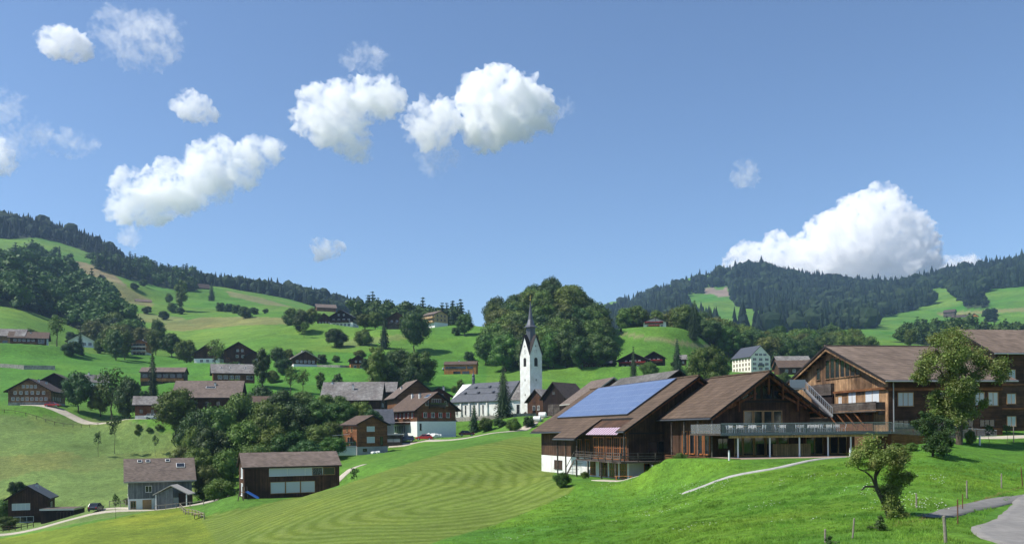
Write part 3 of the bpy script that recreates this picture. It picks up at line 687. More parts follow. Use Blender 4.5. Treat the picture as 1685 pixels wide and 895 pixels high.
def cloud(label, D, blobs, dens, vox, rough=.35, depth=1.0, seed=1, group=None, ns=(.010,.44,.60), flat=None):
    """blobs: (px, py, radius in px)"""
    ctr = P(blobs[0][0], blobs[0][1], D); k = D / F; rr = random.Random(seed); U5, F5 = ICO5; Vs = []; Fs = []; b_ = 0
    def ball(c, R, sd):
        nonlocal b_
        v = U5 * np.array([1, depth, 1]); w_ = v * R + np.array(c)
        disp = np.zeros(len(v))
        for s_, a_ in ((.8, .34), (.4, .30), (.2, .22), (.1, .13), (.05, .08)):
            q = n3(w_ / (max(R, 9 * k) * s_) + 50 + sd, seed); disp += a_ * (1 - np.abs(q - .5) * 4) * (rough / .35)
        Vs.append(np.array(c) + v * (R * (1 + disp))[:, None]); Fs.append(F5 + b_); b_ += len(v)
    for (px, py, r) in blobs:
        c = P(px, py, D) - ctr; R = r * k * .88; c = c + Vector((0, rr.uniform(-.3, .3) * R, 0)); ball(c, R, seed)
        for q in range(5):
            a = rr.uniform(0, 6.28); e = rr.uniform(-.4, 1.1)
            d = Vector((math.cos(a) * math.cos(e), math.sin(a) * math.cos(e) * depth, math.sin(e))) * R * .85
            ball(c + d, R * rr.uniform(.28, .5), seed)
    me = np_mesh('tmp', np.concatenate(Vs), np.concatenate(Fs), [])
    o = bpy.data.objects.new('tmp', me); C.objects.link(o); md = o.modifiers.new('r', 'REMESH'); md.mode = 'VOXEL'; md.voxel_size = vox * k * .62
    dg = bpy.context.evaluated_depsgraph_get(); ev = o.evaluated_get(dg); m2 = bpy.data.meshes.new_from_object(ev)
    bpy.data.objects.remove(o); bpy.data.meshes.remove(me)
    n = len(m2.vertices); V = np.empty(n * 3, np.float32); m2.vertices.foreach_get('co', V); V = V.reshape(-1, 3).astype(float)
    if flat is not None:
        zf = (P(blobs[0][0], flat, D) - ctr).z
        lowm = V[:, 2] < zf; V[lowm, 2] = zf + (V[lowm, 2] - zf) * .3
    m2.vertices.foreach_set('co', V.astype(np.float32).ravel()); m2.update(); m2.materials.clear(); m2.materials.append(vapour('vapour', dens * (5.8 if ns[2] < .7 else 4.6), ns))
    m2.name = 'cloud'
    ob = link_mesh('cloud', m2, None, ctr); tag(ob, label, 'cloud', group)
    return ob
ICO5 = ico(5)
def build_clouds():
    G = 'clouds in the blue sky'
    cloud('big white cumulus heap rising behind the right hand forested ridge', 9000, [(1380,415,52),(1430,385,48),(1445,355,36),(1388,378,22),(1330,438,38),(1272,424,28),(1277,396,15),(1230,435,26),(1480,395,42),(1500,425,36),(1460,435,50),(1405,450,50),(1320,455,42),(1250,455,34),(1510,400,20),(1210,440,16),(1425,335,16),(1470,335,18)], .0035, 2.2, .34, 1.0, 3, G)
    cloud('small white cloud just above the ridge at the right, beside the big heap', 9500, [(1570,440,16),(1592,436,13),(1548,446,14),(1605,438,8)], .003, 2.0, .4, 1.0, 5, G)
    cloud('bright dense cloud with a rounded bottom above the church tower', 5200, [(835,175,44),(800,165,34),(870,180,34),(775,143,14),(800,205,32),(822,200,36),(850,150,22),(800,220,20),(760,165,12)], .006, 2.2, .36, 1, 7, G)
    cloud('smaller white puff hanging just left of the brightest cloud', 5250, [(715,205,28),(695,210,22),(738,200,16),(700,232,13)], .004, 2.2, .45, 1, 8, G)
    cloud('ragged white cloud with two heads above the centre of the valley', 5000, [(545,185,34),(520,200,26),(570,180,26),(628,165,28),(600,160,22),(650,165,14),(560,215,28),(585,235,20),(598,252,12),(555,150,14),(507,165,14)], .0045, 2.2, .45, 1, 9, G)
    cloud('long slanting white cloud above the left hand hill', 4800, [(215,340,28),(245,325,32),(285,315,32),(210,305,20),(325,300,30),(360,290,28),(395,280,24),(330,265,22),(370,258,22),(410,258,22),(440,248,18),(460,240,9),(275,285,18),(350,315,18),(255,350,16)], .0042, 2.2, .42, 1, 11, G)
    cloud('small oval white cloud near the top left corner', 5400, [(100,72,22),(85,70,18),(120,76,20),(138,84,14),(72,64,10)], .005, 2.0, .35, 1, 13, G)
    cloud('thin torn cloud to the right of the small oval one', 5450, [(200,55,24),(185,42,16),(230,62,24),(258,58,22),(275,72,14),(255,88,15),(225,48,14)], .0022, 2.2, .75, 1, 15, G, ns=(.011,.48,.74))
    cloud('little arrowhead cloud high above the forested hill', 5100, [(315,175,18),(330,182,16),(298,176,12),(347,188,10),(313,160,9),(285,173,6)], .0045, 1.8, .42, 1, 17, G)
    cloud('tiny fish shaped cloud low over the distant ridge', 5600, [(533,412,13),(520,402,8),(550,408,10),(562,407,6),(524,422,7)], .005, 1.6, .4, 1, 19, G)
    cloud('thin arched wisp above the ragged cloud with two heads', 5300, [(585,97,12),(600,95,12),(618,96,11),(570,98,8),(634,98,6)], .0022, 1.8, .7, 1, 21, G, ns=(.011,.48,.74))
    cloud('feathery wisp hanging below the small puff', 5300, [(715,258,16),(735,262,12),(700,250,12),(725,245,10)], .0016, 2, .7, 1, 23, G, ns=(.011,.48,.74))
    cloud('tiny streak of vapour right of the bright dense cloud', 5300, [(930,176,9),(918,184,7),(905,192,5)], .002, 1.6, .7, 1, 25, G, ns=(.011,.48,.74))
    cloud('rounded cloud cut off by the left edge of the sky', 5000, [(-2,262,18),(8,266,14),(-12,250,18)], .005, 1.8, .4, 1, 27, G)
    cloud('scattered thin shreds of cloud near the left edge', 5050, [(30,232,14),(60,222,12),(5,215,14),(90,238,9),(120,236,12),(135,244,10),(68,208,8),(150,234,7),(10,178,16)], .0020, 2, .8, 1, 29, G, ns=(.011,.48,.74))
    cloud('faint little puff alone in the right half of the sky', 5600, [(1225,288,14),(1216,282,10),(1232,296,8)], .0011, 1.8, .6, 1, 31, G)
    cloud('faint small puff just above the conifers on the left hill', 5600, [(213,389,12),(203,388,8),(222,391,7)], .0016, 1.8, .5, 1, 33, G)
def build_haze(d):
    b = MB().box(-4300, 4300, -60, 5200, -900, 540)
    m = bpy.data.materials.new('haze'); t = nt(m); N = t.nodes; N.remove(N['Principled BSDF'])
    v = N.new('ShaderNodeVolumePrincipled'); v.inputs['Color'].default_value = (.46, .66, 1, 1); v.inputs['Density'].default_value = d; v.inputs['Anisotropy'].default_value = .3
    t.links.new(v.outputs[0], N['Material Output'].inputs['Volume'])
    tag(b.build('haze', m), kind='stuff')
# ------------------------------------------------------------------ houses
def facefn(face, L, W):
    """axes of a wall: origin on its middle at z 0, u to the right seen from outside, outward normal"""
    return {'S': (Vector((0, -W / 2, 0)), Vector((1, 0, 0)), Vector((0, -1, 0))), 'N': (Vector((0, W / 2, 0)), Vector((-1, 0, 0)), Vector((0, 1, 0))),
            'W': (Vector((-L / 2, 0, 0)), Vector((0, -1, 0)), Vector((-1, 0, 0))), 'E': (Vector((L / 2, 0, 0)), Vector((0, 1, 0)), Vector((1, 0, 0)))}[face]
def wbox(mb, O, U, Nn, u0, u1, z0, z1, n0, n1, mi=0):
    q = [O + U * u + Nn * n + Vector((0, 0, z)) for z in (z0, z1) for u, n in ((u0, n0), (u1, n0), (u1, n1), (u0, n1))]
    mb.add(q, [(0, 3, 2, 1), (4, 5, 6, 7), (0, 1, 5, 4), (1, 2, 6, 5), (2, 3, 7, 6), (3, 0, 4, 7)], mi)
def window(root, fr, u, z, w, h, frame='frame_white', pane='glass', mull=1, shut=None, off=0., bar=False, name='window', fw=.07, box=None):
    """window > pane, shutter: z is the sill height"""
    O, U, Nn = fr; mb = MB(); f = fw
    a, b, c, d = u - w / 2, u + w / 2, z, z + h; o0 = off - .02; o1 = off + .06
    wbox(mb, O, U, Nn, a - f, a, c - f, d + f, o0, o1); wbox(mb, O, U, Nn, b, b + f, c - f, d + f, o0, o1)
    wbox(mb, O, U, Nn, a, b, d, d + f, o0, o1); wbox(mb, O, U, Nn, a - .06, b + .06, c - f - .02, c, off + .062, o1 + .08); wbox(mb, O, U, Nn, a, b, c - f, c, o0, o1)
    for k in range(mull):
        x = a + (b - a) * (k + 1) / (mull + 1); wbox(mb, O, U, Nn, x - .03, x + .03, c, d, o0, o1 - .01)
    if bar: wbox(mb, O, U, Nn, a, b, (c + d) / 2 - .02, (c + d) / 2 + .02, o0, o1 - .015)
    wo = mb.build(name, M[frame], root)
    pm = MB(); wbox(pm, O, U, Nn, a + .001, b - .001, c + .001, d - .001, off - .015, off + .015); pm.build('pane' if pane != 'blind' else 'blind', M[pane], wo)
    if shut:
        for s in (-1, 1):
            sm = MB(); x0 = (a - f - .02 - w * .48) if s < 0 else (b + f + .02); wbox(sm, O, U, Nn, x0, x0 + w * .48, c, d, off + .01, off + .05); sm.build('shutter', M[shut], wo)
    return wo
def winrow(root, fr, u0, u1, z, n, w, h, **k):
    for i in range(n): window(root, fr, u0 + (u1 - u0) * (i / (n - 1) if n > 1 else .5), z, w, h, **k)
def balcony(root, fr, u0, u1, z, dep=1.1, wall='wood_brown', flowers=None, slats=True, name='balcony', h=.95):
    O, U, Nn = fr; mb = MB(); wbox(mb, O, U, Nn, u0, u1, z - .15, z, .002, dep)
    for k in range(int((u1 - u0) / 2.2) + 1):
        x = u0 + .08 + (u1 - u0 - .16) * k / max(1, int((u1 - u0) / 2.2)); wbox(mb, O, U, Nn, x - .06, x + .06, z - .5, z - .152, .002, dep * .7)
    b = mb.build(name, M[wall], root); rl = MB()
    wbox(rl, O, U, Nn, u0, u1, z + .08, z + h - .07, dep - .05, dep); wbox(rl, O, U, Nn, u0 - .02, u1 + .02, z + h - .065, z + h, dep - .09, dep + .04)
    for u in (u0, u1 - .05): wbox(rl, O, U, Nn, u, u + .05, z + .08, z + h - .07, .01, dep - .052)
    rl.build('railing', M[wall], b)
    if flowers:
        fl = MB(); rr = random.Random(int(u0 * 100 + z * 10))
        n = int((u1 - u0) / .22)
        for k in range(n):
            x = u0 + .1 + (u1 - u0 - .2) * k / max(1, n - 1)
            for q in range(3):
                s = rr.uniform(.05, .11); c = O + U * (x + rr.uniform(-.1, .1)) + Nn * (dep + .10 + rr.uniform(-.05, .05)) + Vector((0, 0, z + h - .12 + rr.uniform(-.2, .12)))
                fl.box(c.x - s, c.x + s, c.y - s, c.y + s, c.z - s, c.z + s)
        fl.build('flower_box', M[flowers], b)
    return b
def roofmesh(W, L, H, rise, ov, ovg, t=.24, asym=0.):
    w2 = W / 2; sl = rise / w2; e = .004
    yr = asym
    zl = H - ov * rise / (w2 + yr); zr_ = H - ov * rise / (w2 - yr)
    poly = [(-(w2 + ov), zl + e), (yr, H + rise + e), (w2 + ov, zr_ + e), (w2 + ov, zr_ + t), (yr, H + rise + t * 1.25), (-(w2 + ov), zl + t)]
    x0, x1 = -L / 2 - ovg, L / 2 + ovg; mb = MB(); n = 6
    v = [(x0, y, z) for y, z in poly] + [(x1, y, z) for y, z in poly]
    mb.add(v, [(3, 4, 10, 9), (4, 5, 11, 10)], 0)                       # covering
    mb.add(v, [(2, 3, 9, 8), (5, 0, 6, 11), (0, 1, 7, 6), (1, 2, 8, 7)], 1)
    mb.add(v, [(0, 5, 4, 1), (1, 4, 3, 2), (6, 7, 10, 11), (7, 8, 9, 10)], 1)
    return mb
def chimney(parent, x, y, z0, z1, s=.5, m='plaster_old'):
    mb = MB().box(x - s / 2, x + s / 2, y - s / 2, y + s / 2, z0, z1); mb.box(x - s / 2 - .06, x + s / 2 + .06, y - s / 2 - .06, y + s / 2 + .06, z1 + .002, z1 + .1, 1)
    mb.box(x - s / 4, x + s / 4, y - s / 4, y + s / 4, z1 + .101, z1 + .3, 1); return mb.build('chimney', [M[m], M['metal_dark']], parent)
def house(label, px, py, D, yaw, L, W, H, rise, wall='wood_dark', roof='tile_brown', base=0, basem='plaster', ov=.9, ovg=.8, wins=(), chim=(), balc=(), name='farmhouse', cat='house', group=None, fascia='fascia', asym=0., found=3.0, frame='frame_white', padr=True, z=None, dorm=(), gable=None, t=.24, door=None):
    k_ = 1.0; yaw = yaw + math.degrees(math.atan((CX - px) / F))   # yaw is judged from the sight line
    if D > 265:
        Ds = np.linspace(D * .86, D * 1.22, 200); v = P(px, py, 1.0); dd = zbase(v.x * Ds, Ds) - v.z * Ds; j = np.nonzero(dd[:-1] * dd[1:] <= 0)[0]
        Dn = Ds[j[np.argmin(abs(Ds[j] - D))]] if len(j) else Ds[np.argmin(abs(dd))]; k_ = Dn / D; D = Dn
    p = P(px, py, D); zz = p.z if z is None else z
    if padr: PADS.append((p.x, p.y, zz, max(L, W) / 2 + 1, max(L, W) / 2 + 9 + max(0, D - 170) * .10))
    def go():
        r = empty(name, (p.x, p.y, zz), math.radians(yaw), label=label, cat=cat, group=group); r.scale = (k_, k_, k_)
        w2 = W / 2
        if base: MB().box(-L / 2 - .03, L / 2 + .03, -w2 - .03, w2 + .03, -found, base).build('basement', M[basem], r)
        b0 = base if base else -found
        wm = MB(); w_poly = [(-w2, b0), (w2, b0), (w2, H), (asym, H + rise), (-w2, H)]; wm.prism(w_poly, -L / 2, L / 2, 0, 1 if gable else 0)
        wo = wm.build('wall', [M[wall], M[gable or wall]], r)
        ro = roofmesh(W, L, H, rise, ov, ovg, t, asym).build('roof', [M[roof], M[fascia]], r)
        for (cx, cyy, hh) in chim: chimney(ro, cx, cyy, H + rise * (1 - abs(cyy) / w2) - .3, H + rise * (1 - abs(cyy) / w2) + hh)
        for (cx, cyy, cw, ch) in dorm:   # skylights lying in the roof
            sg = -1 if cyy < 0 else 1; zc = H + rise * (1 - abs(cyy) / w2); sl = rise / w2
            mb = MB(); up = Vector((0, -sg * 1, sl)).normalized(); rt = Vector((1, 0, 0)); n = Vector((0, sg * sl, 1)).normalized(); c = Vector((cx, cyy, zc)) + n * (t + .03)
            q = []
            for a, b_ in ((-1, -1), (1, -1), (1, 1), (-1, 1)): q.append(c + rt * (a * cw / 2) + up * (b_ * ch / 2))
            q2 = [v + n * .1 for v in q]; mb.add(q + q2, [(0, 3, 2, 1), (4, 5, 6, 7), (0, 1, 5, 4), (1, 2, 6, 5), (2, 3, 7, 6), (3, 0, 4, 7)], 0)
            k = MB(); q3 = [c + n * .115 + rt * (a * (cw / 2 - .08)) + up * (b_ * (ch / 2 - .08)) for a, b_ in ((-1, -1), (1, -1), (1, 1), (-1, 1))]; q4 = [v + n * .01 for v in q3]
            k.add(q3 + q4, [(0, 3, 2, 1), (4, 5, 6, 7), (0, 1, 5, 4), (1, 2, 6, 5), (2, 3, 7, 6), (3, 0, 4, 7)])
            so_ = mb.build('skylight', M['frame_white'], ro); k.build('pane', M['glass'], so_)
        for wd in wins:
            face, u0, u1, zz_, n, ww, hh = wd[:7]; kk = dict(wd[7]) if len(wd) > 7 else {}
            kk.setdefault('frame', frame); off = .03 if base and zz_ < base else 0
            winrow(r, facefn(face, L, W), u0, u1, zz_, n, ww, hh, off=off, **kk)
        for bd in balc:
            face, u0, u1, zz_ = bd[:4]; kk = dict(bd[4]) if len(bd) > 4 else {}; balcony(r, facefn(face, L, W), u0, u1, zz_, **kk)
        for dd in (door or ()):
            face, u, dz, dw, dh, dm = dd; O, U, Nn = facefn(face, L, W); mb = MB(); off = .03 if base and dz < base else 0
            wbox(mb, O, U, Nn, u - dw / 2, u + dw / 2, dz, dz + dh, off - .02, off + .05); do = mb.build('door', M[dm], r)
            hb = MB(); wbox(hb, O, U, Nn, u + dw / 2 - .2, u + dw / 2 - .1, dz + 1.0, dz + 1.06, off + .051, off + .1); hb.build('handle', M['metal_grey'], do)
        return r
    BUILDS.append(go)
BUILDS = []
# ------------------------------------------------------------------ the village and the farms on the slopes
WB = dict(mull=1)
def wk(**k): return k
GV = 'houses of the village'
# --- lower left, nearest houses
house('grey boarded house with a white basement, beige tiled roof and four skylights', 263, 833, 160, 2, 10.8, 8.6, 5.5, 3.3, 'wood_sheath', 'tile_pink', 1.9, 'plaster', .85, .75, name='village_house',
      wins=[('S', -2.0, -2.0, 3.1, 1, 1.0, 1.05), ('S', -4.6, -4.6, .2, 1, .8, 1.3, wk(pane='glass', frame='frame_wood')), ('W', 2.2, 2.2, 2.6, 1, 1.4, 1.6)], door=[('S', -2.3, -.2, 1.5, 1.9, 'frame_wood')],
      chim=[(2.2, 1.2, .7)], dorm=[(-3.4, -.55, .8, .7), (-2.0, -.55, .8, .7), (1.4, -.5, .8, .7), (3.6, -1.7, 1.5, 1.2)], fascia='fascia_light', found=4)
house('long dark boarded house with white roller blinds in two window bands', 476, 815, 142, 9, 15.2, 7.6, 5.0, 2.0, 'wood_dark', 'tile_pink', 0, 'plaster', .35, .35, name='village_house',
      wins=[('S', -2.3, 3.4, 3.55, 3, 2.75, 1.15, wk(mull=0, pane='blind')), ('S', 5.0, 5.0, 3.55, 1, 3.6, 1.1, wk(mull=1, frame='frame_wood')), ('S', -2.4, 2.4, .75, 3, 2.2, 1.75, wk(mull=0, pane='blind', frame='frame_wood')), ('W', .9, .9, 3.2, 1, 2.2, 1.6, wk(mull=0, pane='blind')), ('W', .9, .9, .4, 1, 2.2, 1.9, wk(mull=0, pane='blind'))], fascia='frame_dark', found=4)
house('small dark timber house with a grey metal roof beside a flat garage', 53, 857, 169, 78, 6.5, 6.9, 4.8, 2.2, 'wood_dark', 'metal_dark', 0, ov=.6, ovg=.7, name='village_house', wins=[('W', -1.2, -1.2, 2.6, 1, 3.0, 1.15, wk(mull=3, pane='blind')), ('W', -.8, -.8, .2, 1, 3.4, 1.0, wk(mull=2)), ('S', 0, 0, 2.5, 1, 1.2, 1.2)], chim=[(0, -.9, .9)], found=3)
# --- centre
house('brown timber cube house with square blinds on a pale basement', 601, 745, 192, 118, 6.8, 7.6, 6.4, 1.8, 'wood_warm', 'tile_brown', 1.5, 'concrete', .55, .6, name='village_house',
      wins=[('W', -.4, -.4, 4.9, 1, 1.8, 1.0, wk(mull=0, pane='blind')), ('W', -.4, -.4, 2.4, 1, 1.8, 1.2, wk(mull=0, pane='blind')), ('W', 2.3, 2.3, 1.8, 1, .6, 1.8, wk(mull=0, frame='frame_dark')), ('W', -1.9, -1.9, .5, 1, .9, .5, wk(mull=0, frame='frame_dark')), ('N', -1.2, 1.0, 4.8, 2, .8, 1.1, wk(frame='frame_wood')), ('N', 0, 0, 2.0, 1, 2.2, 1.6, wk(frame='frame_wood'))], found=4)
house('large chalet with red shutters, a balcony in the gable and a tall white basement', 697, 719, 222, 113, 17, 10.6, 7.3, 3.9, 'wood_brown', 'tile_brown', 4.0, 'plaster', 1.1, 1.2, name='chalet',
      wins=[('W', -3.1, 3.1, 5.0, 4, .85, 1.15, wk(shut='shutter_red')), ('W', -2.6, -2.6, 8.0, 1, .8, 1.1), ('W', 2.7, 2.7, 8.0, 1, .8, 1.1), ('W', 0, 0, 8.1, 1, 2.4, 1.5, wk(mull=3)), ('W', -4.4, -4.4, 1.8, 1, .35, 1.6, wk(mull=0, frame='frame_dark')), ('N', -5.5, 5.5, 5.0, 5, .9, 1.2, wk(shut='shutter_red')), ('N', -6, 0, 1.2, 5, .8, 1.7, wk(mull=0))],
      balc=[('W', -2.1, 2.1, 7.7, wk(dep=1.0, flowers='leaf_light', wall='wood_grey')), ('N', -8, 4, 3.9, wk(dep=2.0, wall='wood_brown', h=.8))], chim=[(-2, 1.8, 1.3), (3.5, 1.6, 1.3), (4.5, -1.2, 1.2)], dorm=[(-6.6, 1.4, 2.2, 1.4)], found=4)
house('farmhouse with a big pinkish hipped roof behind the large chalet', 678, 700, 246, 104, 13, 11.5, 8.2, 4.4, 'wood_brown', 'tile_pink', 0, ov=1.0, ovg=.6, name='farmhouse', wins=[('W', -2, 2, 6, 3, .9, 1.1)], chim=[(0, 3, .8)])
house('small dark gabled house peeping over the large chalet', 722, 690, 252, 90, 9, 6.8, 7.0, 2.0, 'wood_dark', 'tile_dark', 0, ov=.9, ovg=.8, wins=[('W', -1, 1, 6.6, 2, .6, .7)], chim=[(0, -1.5, 1.6)])
house('low store with a dark slate roof left of the large chalet', 619, 716, 218, 4, 8.4, 8.5, 3.0, 3.4, 'concrete', 'slate', 0, ov=.3, ovg=.2, name='store_house', cat='store', fascia='metal_dark')
house('old farmhouse with a wide weathered grey roof half hidden by trees', 583, 688, 262, -8, 17.5, 12.5, 6.0, 4.9, 'wood_dark', 'tile_grey', 0, ov=1.2, ovg=.6, wins=[('E', -2, 2, 3.4, 3, .9, 1.1)], chim=[(.2, -3.2, 1.7), (-6.5, -.6, .7)])
house('grey roofed barn annex right of the old weathered roof', 636, 672, 275, -6, 6.5, 8, 5.5, 2.8, 'wood_black', 'tile_grey', 0, ov=.8, ovg=.5, name='barn', cat='barn')
house('large farmhouse with a long grey roof and an orange dormer', 347, 690, 243, -9, 17.0, 12.5, 6.6, 4.2, 'wood_dark', 'tile_pink', 0, ov=1.3, ovg=.9, wins=[('S', -6, 6, 3.8, 5, .9, 1.1, wk(frame='frame_dark')), ('S', -5, 5, .9, 4, 1, 1.2), ('E', -3, 3, 4.2, 3, .9, 1.1)], dorm=[(0.6, -3.0, 2.6, .9)], chim=[(1.6, -2.0, .8)])
house('small brown barn on posts with a grey hipped roof', 244, 690, 243, -4, 6.4, 6.2, 4.4, 2.0, 'wood_brown', 'tile_grey', 1.1, 'plaster_old', .9, .7, name='barn', cat='barn', wins=[('S', -1.6, 1.4, 1.7, 2, .8, 1.1, wk(frame='frame_dark'))])
house('shingled farmhouse with three rows of windows in its broad gable', 62, 668, 258, 74, 15, 11.4, 4.4, 3.3, 'shingle_brown', 'tile_dark', .9, 'stone', 1.0, 1.0,
      wins=[('W', -4.4, 4.4, 1.5, 8, .65, .8, wk(shut=None)), ('W', -3.8, 3.8, 3.3, 6, .65, .8), ('W', -1.6, 1.6, 5.2, 4, .6, .7), ('S', -5, 2, 1.6, 4, .8, .9)], chim=[(-4, -1.5, .9), (1, -2.2, .9)])
house('dark barn behind the shingled farmhouse', 96, 655, 284, 78, 10, 8.5, 5.4, 2.4, 'wood_black', 'tile_dark', 0, ov=.8, ovg=.8, name='barn', cat='barn')
house('white walled house whose pale roof shows above the lime trees', 157, 655, 300, 10, 8, 6, 5.6, 2.4, 'plaster', 'tile_grey', 0, ov=.5, ovg=.4, chim=[(-2, 0, .9), (2, 0, .9)])
house('long grey barn with an orange doorway at the left edge of the photo', 4, 572, 352, -12, 17, 10, 4.6, 3.0, 'wood_mixed', 'tile_grey', 0, ov=.9, ovg=.9, name='barn', cat='barn', wins=[('S', 2, 5, .2, 2, 2.0, 2.4, wk(frame='frame_orange', mull=0))])
house('low dark house with a white right hand end beside the orange doored barn', 49, 573, 338, -6, 12.5, 8, 3.9, 2.4, 'wood_dark', 'tile_brown', 0, ov=.9, ovg=.9, gable='plaster', wins=[('S', -4.6, 1.6, 2.4, 5, .9, .7), ('S', 4.4, 4.4, 1.8, 1, 2.0, 1.6, wk(frame='frame_white'))], chim=[(.5, -1, .5)], balc=[('S', -6, 3, 1.2, wk(wall='wood_brown', dep=.9))])
house('white bungalow with a dark roof in front of the wooded slope', 138, 574, 372, 80, 11, 10.5, 3.0, 3.0, 'plaster', 'slate', 0, ov=1.0, ovg=1.2, gable='plaster', name='bungalow', wins=[('W', -3.4, 3.4, 1.0, 4, 1.3, 1.2)])
house('narrow orange timber house with white balcony bands below the wooded hill', 233, 586, 420, 72, 7, 7.4, 6.2, 1.6, 'wood_orange', 'tile_brown', 1.6, 'plaster', .5, .5, name='village_house', wins=[('W', 0, 0, .2, 1, 5.6, 1.2, wk(mull=3)), ('W', 0, 0, 2.7, 1, 5.8, 1.0, wk(mull=3)), ('W', 0, 0, 4.8, 1, 5.8, 1.0, wk(mull=3))], balc=[('W', -3.4, 3.4, 2.1, wk(dep=1.0, wall='plaster', h=.55)), ('W', -3.4, 3.4, 4.2, wk(dep=1.0, wall='plaster', h=.55))], chim=[(-2, -1.4, 1.0)])
house('timber row house with blue glazing and an orange balcony beside a tall spruce', 271, 633, 300, -10, 14.2, 8.5, 4.2, 1.7, 'wood_grey', 'tile_pink', 0, ov=.5, ovg=.4, name='row_house', wins=[('S', -5.6, 5.6, 2.3, 6, 1.5, 1.2, wk(frame='metal_dark'))], balc=[('S', -7, 7, 1.1, wk(wall='wood_orange', dep=1.0, h=.9))])
house('farmhouse with a long grey roof and a whitewashed right hand corner', 384, 632, 298, 3, 13.6, 9.5, 3.9, 2.9, 'wood_brown', 'tile_grey', 0, ov=1.1, ovg=.8, wins=[('S', -4.6, 1.2, 1.6, 4, 1.3, 1.1, wk(shut=None)), ('S', 5.2, 5.2, 1.5, 1, 2.0, 1.2)], dorm=[(-1, -2.4, .8, .6), (4, -2.4, .8, .6), (-4, -2.4, .8, .6)], chim=[(2, .5, .8)])
house('white house with a dark roof behind the round light green tree', 347, 600, 325, 72, 9, 9.5, 3.8, 3.0, 'wood_dark', 'tile_dark', 2.0, 'plaster', 1.0, 1.0, wins=[('W', -2, 2.6, .6, 3, 1.0, 1.0), ('S', -2, 2, .6, 2, 1, 1)])
house('dark brown farmhouse with two rows of small white windows in the gable', 396, 602, 318, 84, 11, 10.8, 4.9, 3.2, 'wood_dark', 'tile_dark', 0, ov=1.2, ovg=1.2, wins=[('W', -.6, 3.4, 2.7, 3, .8, .8), ('W', -.4, 1.2, 4.9, 2, .7, .7), ('W', -4, -4, 1.6, 1, 1.0, .9, wk(frame='frame_orange'))])
house('small dark annex with a low gable right of the dark brown farmhouse', 418, 603, 324, 84, 6, 6.0, 3.6, 1.7, 'wood_dark', 'tile_dark', 0, ov=.6, ovg=.6, wins=[('W', 1, 1, 1.8, 1, .9, .9)])
house('dark gabled house on a white plinth with five windows in a row', 498, 606, 345, 102, 10, 9.2, 3.9, 2.6, 'wood_dark', 'tile_pink', 1.3, 'plaster', 1.2, 1.2, fascia='fascia_light', wins=[('W', -3.2, 3.2, 1.9, 5, .85, .9)], chim=[(-1, .4, .8)])
house('little two storey house with an orange lower floor at the foot of the bushes', 588, 608, 382, 96, 7, 6.4, 4.0, 1.9, 'wood_dark', 'tile_dark', 2.2, 'wood_orange', .9, .9, wins=[('W', -1.4, 1.4, .5, 2, 1.1, 1.1), ('W', -1, 1, 3.0, 2, .7, .7)])
house('big dark chalet with a white right wall high on the meadow', 567, 541, 452, 74, 12, 12, 5.6, 3.4, 'wood_black', 'slate', 2.6, 'plaster', 1.2, 1.2, name='chalet', wins=[('W', -4, 4, .6, 5, 1.2, 1.4), ('W', -4, 4, 3.3, 4, 1.1, 1.1), ('W', -1.4, 1.4, 6.2, 2, .8, .8), ('S', -3, 3, 3.2, 3, 1, 1.1), ('S', -3, 3, .8, 3, 1, 1.1)], balc=[('W', -5.4, 4, 2.8, wk(wall='wood_black'))])
house('smaller dark house on a white plinth left of the big dark chalet', 535, 540, 462, 84, 8, 7.6, 4.6, 2.7, 'wood_dark', 'tile_dark', 1.6, 'plaster', .9, .9, wins=[('W', -2.4, 2.4, 2.2, 4, .7, .8)])
house('dark wooden farmhouse at the edge of the high meadow behind the spruce', 655, 541, 436, 84, 9, 9, 5.0, 2.8, 'wood_dark', 'tile_dark', 0, ov=1.0, ovg=1.0, wins=[('W', -2.6, 2.6, 2.8, 3, .9, .9)], balc=[('W', -4, 4, 1.8, wk(wall='wood_grey'))])
house('weathered little barn below the dark farmhouse on the high meadow', 648, 549, 424, 80, 6, 6, 3.4, 1.6, 'wood_grey', 'tile_dark', 0, name='barn', cat='barn')
house('three storey timber apartment house with pale balconies on the meadow crest', 716, 539, 488, 128, 11.5, 9.4, 6.9, 2.0, 'wood_light', 'tile_pink', 2.2, 'plaster', .7, .7, name='apartment_house', wins=[('W', -2.6, 2.6, 3.2, 3, .7, 1.0, wk(frame='frame_dark')), ('W', -2.6, 2.6, 5.6, 3, .7, .9, wk(frame='frame_dark')), ('N', -4, 4, 2.8, 4, 1.4, 1.2), ('N', -4, 4, 5.2, 4, 1.4, 1.1)], balc=[('N', -5.4, 5.4, 2.3, wk(wall='wood_light', dep=1.3)), ('N', -5.4, 5.4, 4.7, wk(wall='wood_light', dep=1.3))])
house('long light timber house with a ribbon window and a white sun sail', 759, 618, 400, -7, 15, 8, 4.9, 1.6, 'wood_orange', 'tile_brown', 0, ov=.3, ovg=.3, name='village_house', wins=[('S', -2.2, -2.2, 3.1, 1, 9.6, .9, wk(mull=6, frame='metal_dark')), ('S', -1.6, 2.6, .2, 2, 3.2, 1.6, wk(mull=2, frame='frame_dark')), ('S', 4.6, 4.6, 3.1, 1, 2.6, .9, wk(mull=2, frame='metal_dark'))], chim=[(-1, 0, .7)])
